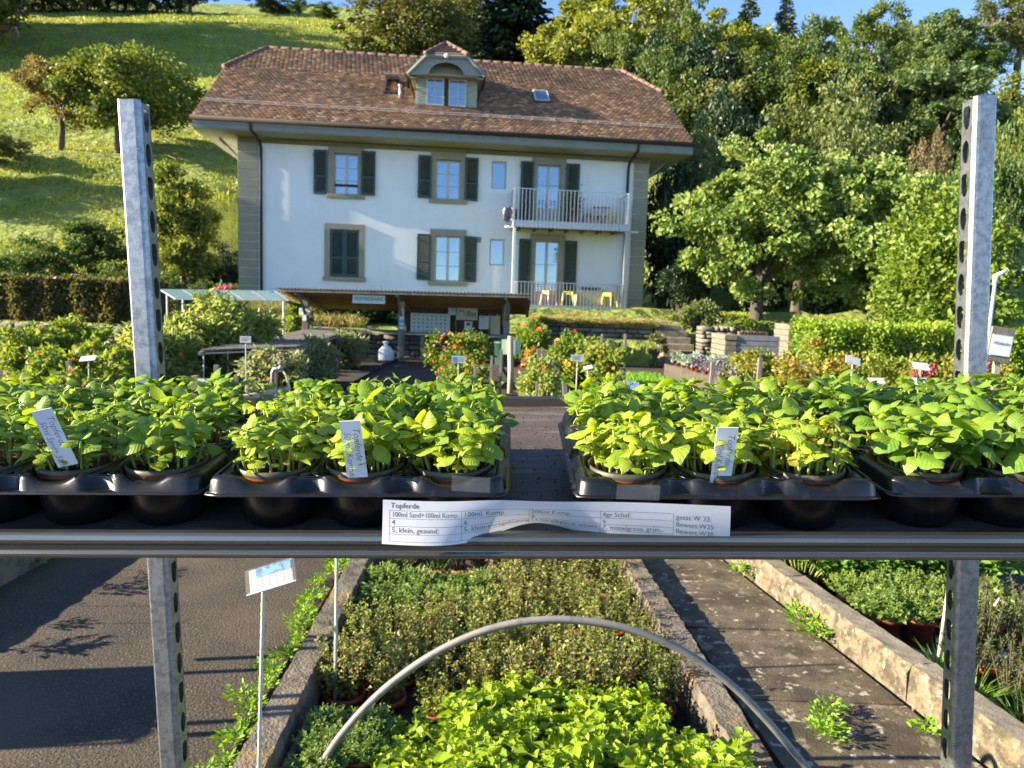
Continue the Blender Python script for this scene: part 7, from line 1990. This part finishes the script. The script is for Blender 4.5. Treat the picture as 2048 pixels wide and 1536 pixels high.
# ------------------------------------------------------------------ trays
PIT, RW, DK = .0800, .0378, .0405      # pot pitch, well radius, deck height above the rail lip
FL = -.0118                            # board surface
def tray_mesh(cols, rows=3):
    m = MB(); n = 32; W, D = cols*PIT, rows*PIT; ins = .004
    def dip(x, front=True):
        best = 0
        for c in range(cols):
            u = abs(x-(c+.5)*PIT)/.021
            if u < 1: best = max(best, .0070*(1-u**2.6))
        return best
    for c in range(cols):
        for r in range(rows):
            cx, cy = (c+.5)*PIT, (r+.5)*PIT
            B = len(m.v); a_ = PIT/2
            out, inn = [], []
            for k in range(n):
                a = 2*math.pi*(k+.5)/n; co, si = math.cos(a), math.sin(a)
                s = a_/max(abs(co), abs(si)); ox, oy = cx+co*s, cy+si*s
                zo = 0.0
                if r == 0 and oy < a_*.2 and abs(oy) < 1e-4: zo = -dip(ox)
                if r == rows-1 and oy > D-1e-4: zo = -dip(ox)
                out.append((ox, oy, zo)); 
                zi = -.006 if (r == 0 and si < -.75) or (r == rows-1 and si > .75) else -.001
                inn.append((cx+co*RW, cy+si*RW, zi))
            m.v += out+inn
            for k in range(n):
                k2 = (k+1) % n; m.f.append((B+k, B+k2, B+n+k2, B+n+k)); m.m.append(0)
            # well
            B2 = len(m.v); wp = [(RW-.0012, -.010), (RW-.004, -.030), (RW-.008, FL-DK+.003), (RW-.011, FL-DK+.0005)]
            for rr, z in wp:
                for k in range(n):
                    a = 2*math.pi*(k+.5)/n; m.v.append((cx+rr*math.cos(a), cy+rr*math.sin(a), z))
            for i in range(len(wp)):
                lo = B+n if i == 0 else B2+(i-1)*n; hi = B2+i*n
                for k in range(n):
                    k2 = (k+1) % n; m.f.append((lo+k, lo+k2, hi+k2, hi+k)); m.m.append(0)
            m.f.append(tuple(B2+3*n+k for k in range(n))); m.m.append(0)
    # skirt all round: (distance out, height) with recessed bays between the pots
    per = []
    seg = 16
    for c in range(cols*seg+1): per.append((c/seg*PIT, 0, 0, -1, c/seg*PIT))
    for r in range(1, rows*seg+1): per.append((W, r/seg*PIT, 1, 0, r/seg*PIT))
    for c in range(cols*seg-1, -1, -1): per.append((c/seg*PIT, D, 0, 1, c/seg*PIT))
    for r in range(rows*seg-1, 0, -1): per.append((0, r/seg*PIT, -1, 0, r/seg*PIT))
    np_ = len(per); B = len(m.v); LV = 6
    for i, (x, y, nx_, ny_, t) in enumerate(per):
        px_, py_ = per[i-1][2:4]; qx, qy = per[(i+1) % np_][2:4]
        ox, oy = nx_, ny_
        corner = (x in (0, W) or abs(x-W) < 1e-9) and (y < 1e-9 or abs(y-D) < 1e-9)
        if corner: ox, oy = (-.7 if x < 1e-9 else .7), (-.7 if y < 1e-9 else .7)
        u = (t/PIT) % 1.0; bay = min(u, 1-u)                      # 0 at pot boundary
        rec = .007*max(0, 1-(bay/.16)**4) if bay < .16 and not corner else 0
        if t < PIT*.3 or t > (W if ny_ else D)-PIT*.3: rec = 0
        zt = -dip(x) if ny_ else 0
        for (o_, z) in ((0, zt), (.0035, zt-.0012), (.0055, zt*.85-.0035), (.0072, -.0128), (.0082, -.0143), (.0125, -.0149)):
            f_ = o_-(rec if z < -.001 and o_ < .0085 and z > -.0138 else 0)
            m.v.append((x+ox*f_, y+oy*f_, z))
    for i in range(np_):
        j = (i+1) % np_
        for l in range(LV-1):
            m.f.append((B+i*LV+l, B+j*LV+l, B+j*LV+l+1, B+i*LV+l+1)); m.m.append(0)
    return m.mesh('tray_shell', True)
TRAYS = [(-.596, 4, 'basil tray at the far left of the shelf'), (-.2535, 3, 'second basil tray from the left, beside the gap'), (.0640, 3, 'third basil tray from the left, right of the gap'), (.334, 4, 'basil tray at the far right of the shelf')]
TW = ['far left tray', 'second tray', 'third tray', 'far right tray']
YFR = .030
tmesh = {c: tray_mesh(c) for c in (3, 4)}
TLOC = []
for k, (x, c, lab) in enumerate(TRAYS):
    yaw = (0, rad(.3), rad(-.4), rad(.6))[k]
    dz = (.0, 0, 0, 0)[k]; dy = (.004, .0, -.002, .004)[k]
    Mt = SH @ Matrix.Translation((x, YFR+dy, DK+dz)) @ Matrix.Rotation(yaw, 4, 'Z')
    r = empty('pot_tray', Mt, 'black plastic '+lab, 'tray', 'black pot trays on the shelf')
    o = link('tray_shell', tmesh[c], r, M['tray'])
    md = o.modifiers.new('t', 'SOLIDIFY'); md.thickness = .0011
    TLOC.append(Mt)

# ------------------------------------------------------------------ basil
def basil_leaf(name, W, arch, cup, seed, petiole=.16, pw=.9, notch=0):
    rg = random.Random(seed); nu, nv = 4, 6; V, UV, F = [], [], []
    for j in range(nv+1):
        t = j/nv
        w = W/2*(math.sin(math.pi*min(1, t**.82))**pw)*(1.0 if t < 1 else 0)
        if j == nv: w = .004
        if j == 0: w = .018
        for i in range(nu+1):
            s = (i-nu/2)/(nu/2)
            z = arch*(1.2*t-1.9*t*t)-cup*(s*s)*math.sin(math.pi*t)*.55+cup*.25*abs(s)*(t < .9)
            z += rg.gauss(0, .012)*(abs(s) > .4)
            V.append((petiole+t*(1-petiole)+rg.gauss(0, .004), s*w*(1+rg.gauss(0, .04)), z)); UV.append((s, t))
    for j in range(nv):
        for i in range(nu):
            a = j*(nu+1)+i; F.append((a, a+nu+1, a+nu+2, a+1))
    b = len(V); V += [(0, -.02, 0), (0, .02, 0), (petiole, .02, arch*.05), (petiole, -.02, arch*.05)]; UV += [(0, 0)]*4; F.append((b, b+3, b+2, b+1))
    me = bpy.data.meshes.new(name); me.from_pydata(V, [], F)
    uv = me.uv_layers.new(name='uv')
    for l in me.loops: uv.data[l.index].uv = UV[l.vertex_index]
    me.polygons.foreach_set('use_smooth', [True]*len(F)); me.update(); me.materials.append(M['basil'])
    return me
LEAF = [basil_leaf('leaf', .74, .18, .36, 1, .13, .8), basil_leaf('leaf', .68, .30, .32, 2, .13, .8), basil_leaf('leaf', .78, .10, .44, 3, .13, .75), basil_leaf('leaf', .64, .42, .28, 4, .13, .8), basil_leaf('leaf', .72, -.02, .40, 5, .13, .8), basil_leaf('leaf', .70, .24, .12, 6, .13, .8)]
COTY = [basil_leaf('leaf', .86, .05, .12, 11, .3, .7), basil_leaf('leaf', .92, -.10, .1, 12, .3, .7)]
SV = []
for k in range(16):
    rg = random.Random(900+k); h = .020+.0020*k+rg.uniform(-.003, .003); l1 = (rg.uniform(-.2, .2), rg.uniform(-.2, .2))
    node = lambda t, h=h, l1=l1: Vector((l1[0]*h*t*t, l1[1]*h*t*t, h*t))
    m = MB(); m.tube([node(t/5)-Vector((0, 0, .006 if t == 0 else 0)) for t in range(6)], [.00135, .0013, .00125, .0012, .0011, .0009], 6)
    me = m.mesh('stem', True); me.materials.append(M['stem']); SV.append((h, node, me))
LIME, GREEN, DEEP, YEL, BROWN = (.36, .46, .045), (.190, .320, .036), (.100, .215, .034), (.47, .44, .045), (.30, .19, .07)
def mixc(a, b, t): return tuple(a[i]*(1-t)+b[i]*t for i in range(3))
# tone per tray, row, column: 0 lime .. 1 deep ; size factor
def tone(k, c, r):
    if k == 0: return .45+.15*r, 1.0
    if k == 1: return (.02 if (c == 0 and r == 0) else .18 if r == 0 else .35 if r == 1 and c == 0 else .62), (.82 if c == 0 and r == 0 else 1.0)
    if k == 2: return (.08 if r == 0 else .30 if r == 1 else .50), 1.0
    return .66+.06*r, 1.18
potg = MB(); potg.lathe([(RW-.010, FL-DK+.003), (RW-.0024, -.0050), (RW-.0022, -.0040), (RW-.0022, .0005), (RW-.0040, .0008), (RW-.0048, -.004), (RW-.0055, -.008)], 28, cap0=True); bpot = potg.mesh('pot', True); bpot.materials.append(M['pot']); bpot.materials.append(M['potdark'])
for q in bpot.polygons: q.material_index = 1 if q.center.z > -.0055 else 0
sg_ = MB(); nS = 18
sg_.v.append((0, 0, -.0055))
for q in range(1, 5):
    for k in range(nS):
        a = 2*math.pi*k/nS; rr = (RW-.0060)*q/4; sg_.v.append((rr*math.cos(a), rr*math.sin(a), -.0062+random.uniform(-.0012, .0016)))
for k in range(nS): sg_.f.append((0, 1+k, 1+(k+1) % nS)); sg_.m.append(0)
for q in range(3):
    for k in range(nS): a = 1+q*nS+k; b = 1+q*nS+(k+1) % nS; sg_.f.append((a, a+nS, b+nS, b)); sg_.m.append(0)
soilm = sg_.mesh('soil'); soilm.materials.append(M['soil'])
rg = random.Random(2024)
ROW = ['front', 'middle', 'back']; ORD = ['first', 'second', 'third', 'fourth']
def add_leaf(par, me, loc, az, el, size, col, roll=0.0):
    o = bpy.data.objects.new('leaf', me); COL.objects.link(o); o.parent = par
    o.matrix_basis = Matrix.Translation(loc) @ Matrix.Rotation(az, 4, 'Z') @ Matrix.Rotation(-el, 4, 'Y') @ Matrix.Rotation(roll, 4, 'X') @ Matrix.Diagonal((size, size*rg.uniform(.85, 1.15), size, 1))
    o.color = (*col, 1)
for k, (tx, cols, lab) in enumerate(TRAYS):
    for c in range(cols):
        for r in range(3):
            Mp = TLOC[k] @ Matrix.Translation(((c+.5)*PIT, (r+.5)*PIT, 0))
            px_, py_ = project(Mp.translation)
            if px_ < -170 or px_ > 2230: continue
            tn, sz = tone(k, c, r)
            dry = (k == 2 and c == 2 and r == 0)
            pt_ = empty('basil_pot', Mp @ Matrix.Rotation(rg.uniform(0, 6.28), 4, 'Z'), 'basil pot, %s row of the %s, %s from the left%s' % (ROW[r], TW[k], ORD[c], ', dried leaves' if dry else ''), 'basil', 'basil pots on the shelf')
            link('pot', bpot, pt_); link('soil', soilm, pt_)
            ns = rg.randint(25, 28)
            if k == 0: ns = rg.randint(20, 22)
            pts_ = []
            for q in range(ns):
                for _t in range(40):
                    a = rg.uniform(0, 6.28); rr = (RW-.0065)*math.sqrt(rg.random()); P2 = (rr*math.cos(a), rr*math.sin(a))
                    if all((P2[0]-w[0])**2+(P2[1]-w[1])**2 > .0048**2 for w in pts_): break
                pts_.append(P2)
            for q, P2 in enumerate(pts_):
                rr = math.hypot(*P2); hi = rg.randrange(5, 14)-(3 if rr > .022 else 0)+(1 if r == 2 else 0)+(2 if k == 3 else 0)-(2 if (k == 1 and c == 0 and r == 0) else 0)
                h, node, sm = SV[max(0, min(15, hi))]
                s_ = bpy.data.objects.new('seedling', sm); COL.objects.link(s_); s_.parent = pt_
                s_.matrix_basis = Matrix.Translation((P2[0], P2[1], -.006)) @ Matrix.Rotation(rg.gauss(0, .09)-P2[1]*8, 4, 'X') @ Matrix.Rotation(rg.gauss(0, .09)+P2[0]*8, 4, 'Y') @ Matrix.Rotation(rg.uniform(0, 6.28), 4, 'Z')
                tq = min(1, max(0, tn+rg.gauss(0, .12)))
                col = mixc(LIME, GREEN, tq/.5) if tq < .5 else mixc(GREEN, DEEP, (tq-.5)/.5)
                low = mixc(col, LIME, .55) if rg.random() > .25 else mixc(col, YEL, .7)
                az = rg.uniform(0, 6.28)
                if dry and rg.random() < .62:
                    for s in (0, math.pi): add_leaf(s_, rg.choice(COTY), node(.95), az+s, rg.uniform(-.9, .1), rg.uniform(.010, .016), mixc(YEL, BROWN, rg.uniform(.3, 1)), rg.gauss(0, .6))
                    continue
                for s in (0, math.pi): add_leaf(s_, rg.choice(COTY), node(.5), az+s+rg.gauss(0, .2), rg.uniform(-.2, .35), rg.uniform(.0095, .0135)*sz, low, rg.gauss(0, .25))
                big = rg.triangular(.0140, .0300, .0210)*sz*(.82 if hi < 5 else 1)
                for s in (0, math.pi): add_leaf(s_, rg.choice(LEAF), node(.84), az+1.57+s+rg.gauss(0, .2), rg.uniform(-.25, .40), big*rg.uniform(.85, 1.12), col, rg.gauss(0, .25))
                if rg.random() < .45:
                    for s in (0, math.pi): add_leaf(s_, rg.choice(LEAF), node(.68), az+.8+s+rg.gauss(0, .3), rg.uniform(-.35, .25), big*rg.uniform(.55, .85), mixc(col, low, .4), rg.gauss(0, .25))
                sm_ = big*rg.uniform(.5, .95)
                for s in (0, math.pi): add_leaf(s_, rg.choice(LEAF), node(1.0), az+s+rg.gauss(0, .2), rg.uniform(.25, .95), sm_*rg.uniform(.85, 1.15), mixc(col, LIME, .25), rg.gauss(0, .2))
# ------------------------------------------------------------------ plant tags
def plant_tag(label, px, py, lean, lines, mats, w=.0178, h=.060, y=.0235):
    # pixel marks the middle of the top edge; the tag stands in the front pot row
    a = SH.inverted() @ EYE; d = SH.inverted().to_3x3() @ ray(px, py); t = (y-a.y)/d.y; q = a+d*t
    Mt = SH @ Matrix.Translation(q) @ Matrix.Rotation(lean, 4, 'Y') @ Matrix.Rotation(rad(11), 4, 'X')
    r = empty('plant_tag', Mt @ Matrix.Translation((0, 0, -h)), label, 'plant tag', 'white plant tags in the basil')
    m = MB(); m.box((-w/2, 0, .006), (w/2, .0008, h)); m.build('tag_strip', M['tag'], r)
    for i, (tx_, ln) in enumerate(lines):
        me = text_mesh(tx_, .0084, .25, -.00007); me.materials.append(mats)
        wt = max(v_.co.x for v_ in me.vertices); s = ln/wt
        o = link('handwriting', me, r)
        o.matrix_basis = Matrix.Translation((w*.10-i*w*.46, -.00008, h-.006-i*.004)) @ Matrix.Rotation(math.pi/2, 4, 'Y') @ Matrix.Rotation(math.pi/2, 4, 'X') @ Matrix.Diagonal((s, .95, 1, 1))
plant_tag('leaning white tag in the far left tray, handwritten with sand mix', 82, 820, rad(-12), [('Topferde', .030), ('50ml Sand+ 50ml K', .052)], M['pen2'])
plant_tag('white tag in the second tray, handwritten 50 ml compost', 699, 842, rad(-3), [('Topferde', .032), ('50 ml. Kompost', .048)], M['pen'])
plant_tag('white tag in the third tray, handwritten 100 ml compost', 1456, 855, rad(1.0), [('Topferde', .030), ('100ml Kompost', .046)], M['pen'])
# ------------------------------------------------------------------ printed paper strip taped to the trays
PW, PH = .283, .0365
def SP(u, v, off=0.0):
    bell = math.exp(-((u-.44)/.17)**2)*.95+.45/(1+math.exp(-(u-.62)*14))
    bell = min(1, bell); ang = rad(40)*bell-rad(8)*(1-bell)
    x = -.105+u*PW+.004*v*(u-.3)
    ztop = .0335-.0012*math.sin(u*7)+.002*math.exp(-((u-.33)/.12)**2)-.004*u
    sv = v*PH; curl = ang*(.35+.65*v)
    y = -.0085+sv*math.sin(curl)-.0015*math.sin(u*9)*v
    z = ztop-sv*math.cos(curl)
    if u > .8: z -= (u-.8)*.05*v*.6
    return SH @ Vector((x, y-off*math.cos(ang), z-off*math.sin(ang)))
strip = empty('paper_strip', SH @ Matrix.Translation((.03, -.008, .03)), 'curled white printed table strip taped across the front of the trays', 'paper')
m = MB(); nu, nv = 60, 8
for i in range(nu+1):
    for j in range(nv+1): m.v.append(tuple(SP(i/nu, j/nv)))
for i in range(nu):
    for j in range(nv): a = i*(nv+1)+j; m.f.append((a, a+1, a+nv+2, a+nv+1)); m.m.append(0)
m.build('sheet', M['paper'], strip, True, world=True)
m = MB()
def pline(u0, v0, u1, v1, t=.00028, n=30):
    for q in range(n):
        a, b = q/n, (q+1)/n
        ua, va, ub, vb = u0+(u1-u0)*a, v0+(v1-v0)*a, u0+(u1-u0)*b, v0+(v1-v0)*b
        if u0 != u1: m.add([SP(ua, va-t/PH/2, .00006), SP(ub, vb-t/PH/2, .00006), SP(ub, vb+t/PH/2, .00006), SP(ua, va+t/PH/2, .00006)], [(0, 1, 2, 3)])
        else: m.add([SP(ua-t/PW/2, va, .00006), SP(ua+t/PW/2, va, .00006), SP(ub+t/PW/2, vb, .00006), SP(ub-t/PW/2, vb, .00006)], [(0, 1, 2, 3)])
VR = [.235, .415, .59, .765, .93]; UC = [.02, .226, .420, .625, .835]
for v_ in VR: pline(UC[0], v_, UC[-1], v_)
for u_ in UC: pline(u_, VR[0], u_, VR[-1], n=8)
m.build('table_lines', M['ink'], strip, world=True)
def ptext(s, u, v, size=.0066, maxw=None, bold=False):
    me = text_mesh(s, size, 0, .00006 if bold else 0.0)
    wt = max(q.co.x for q in me.vertices); sc = min(1, maxw/wt) if maxw else 1
    for q in me.vertices:
        q.co = SP(u+q.co.x*sc/PW, v-q.co.y/PH, .00010)
    me.materials.append(M['ink']); keep(link('lettering', me), strip)
ptext('Topferde', .022, .175, .0062, bold=True)
rowv = [.375, .555, .725]
for u_, tx in zip(UC[:-1], (('100ml Sand+100ml Komp.', '4', '5, klein, gesund'), ('100ml. Komp.', '6', '5, klein-unregelm\u00e4ssig'), ('200ml Komp.', '8', '2-3, klein, gelb-gr\u00fcn, ev. verbrannt'), ('4gr Schaf', '6', '7, mittelgross, gr\u00fcn,'))):
    for v_, s in zip(rowv, tx): ptext(s, u_+.006, v_, .0060, .054)
for v_, s in zip((.36, .54, .71), ('ges\u00e4t W 33', 'Bewert.W35', 'Bewert.W38')): ptext(s, .842, v_, .0060)
def tape(px, py, w, h, label, rot):
    a = SH.inverted() @ EYE; d = SH.inverted().to_3x3() @ ray(px, py); t = (.0125-a.y)/d.y; q = a+d*t
    mm = MB(); mm.box((-w/2, 0, -h/2), (w/2, .0003, h/2)); o = mm.build('clear_tape', M['tape'], None); o.matrix_basis = SH @ Matrix.Translation((q.x, .0125-.0035, q.z)) @ Matrix.Rotation(rot, 4, 'Y'); tag(o, label, 'tape')
tape(942, 966, .032, .013, 'piece of clear tape at the right front corner of the second tray', rad(3))
tape(1275, 982, .036, .013, 'piece of clear tape on the front of the third tray', rad(2))

# crumbs of soil and a few fallen leaves on the bare board
nC = 260
Pc = np.stack([RNG.uniform(-.02, .075, nC), RNG.uniform(.02, .50, nC), np.full(nC, -.0115)], 1)
Sc = RNG.uniform(.0004, .0014, nC)
tet = np.array([[1, 0, -.5], [-.6, .9, -.5], [-.6, -.9, -.5], [0, 0, .9]])
Vc = np.concatenate([Pc[i]+tet*Sc[i]*RNG.uniform(.7, 1.3, (4, 1)) for i in range(nC)])
Vc = np.array([tuple(SH @ Vector(q)) for q in Vc])
ic = np.arange(nC)*4
Fc = np.concatenate([np.stack([ic, ic+1, ic+3], 1), np.stack([ic+1, ic+2, ic+3], 1), np.stack([ic+2, ic, ic+3], 1)])
tag(link('soil_crumbs', arr_mesh('soil_crumbs', Vc, Fc), mat=M['soil']), 'spilled soil crumbs on the bare shelf board', 'soil', kind='stuff')
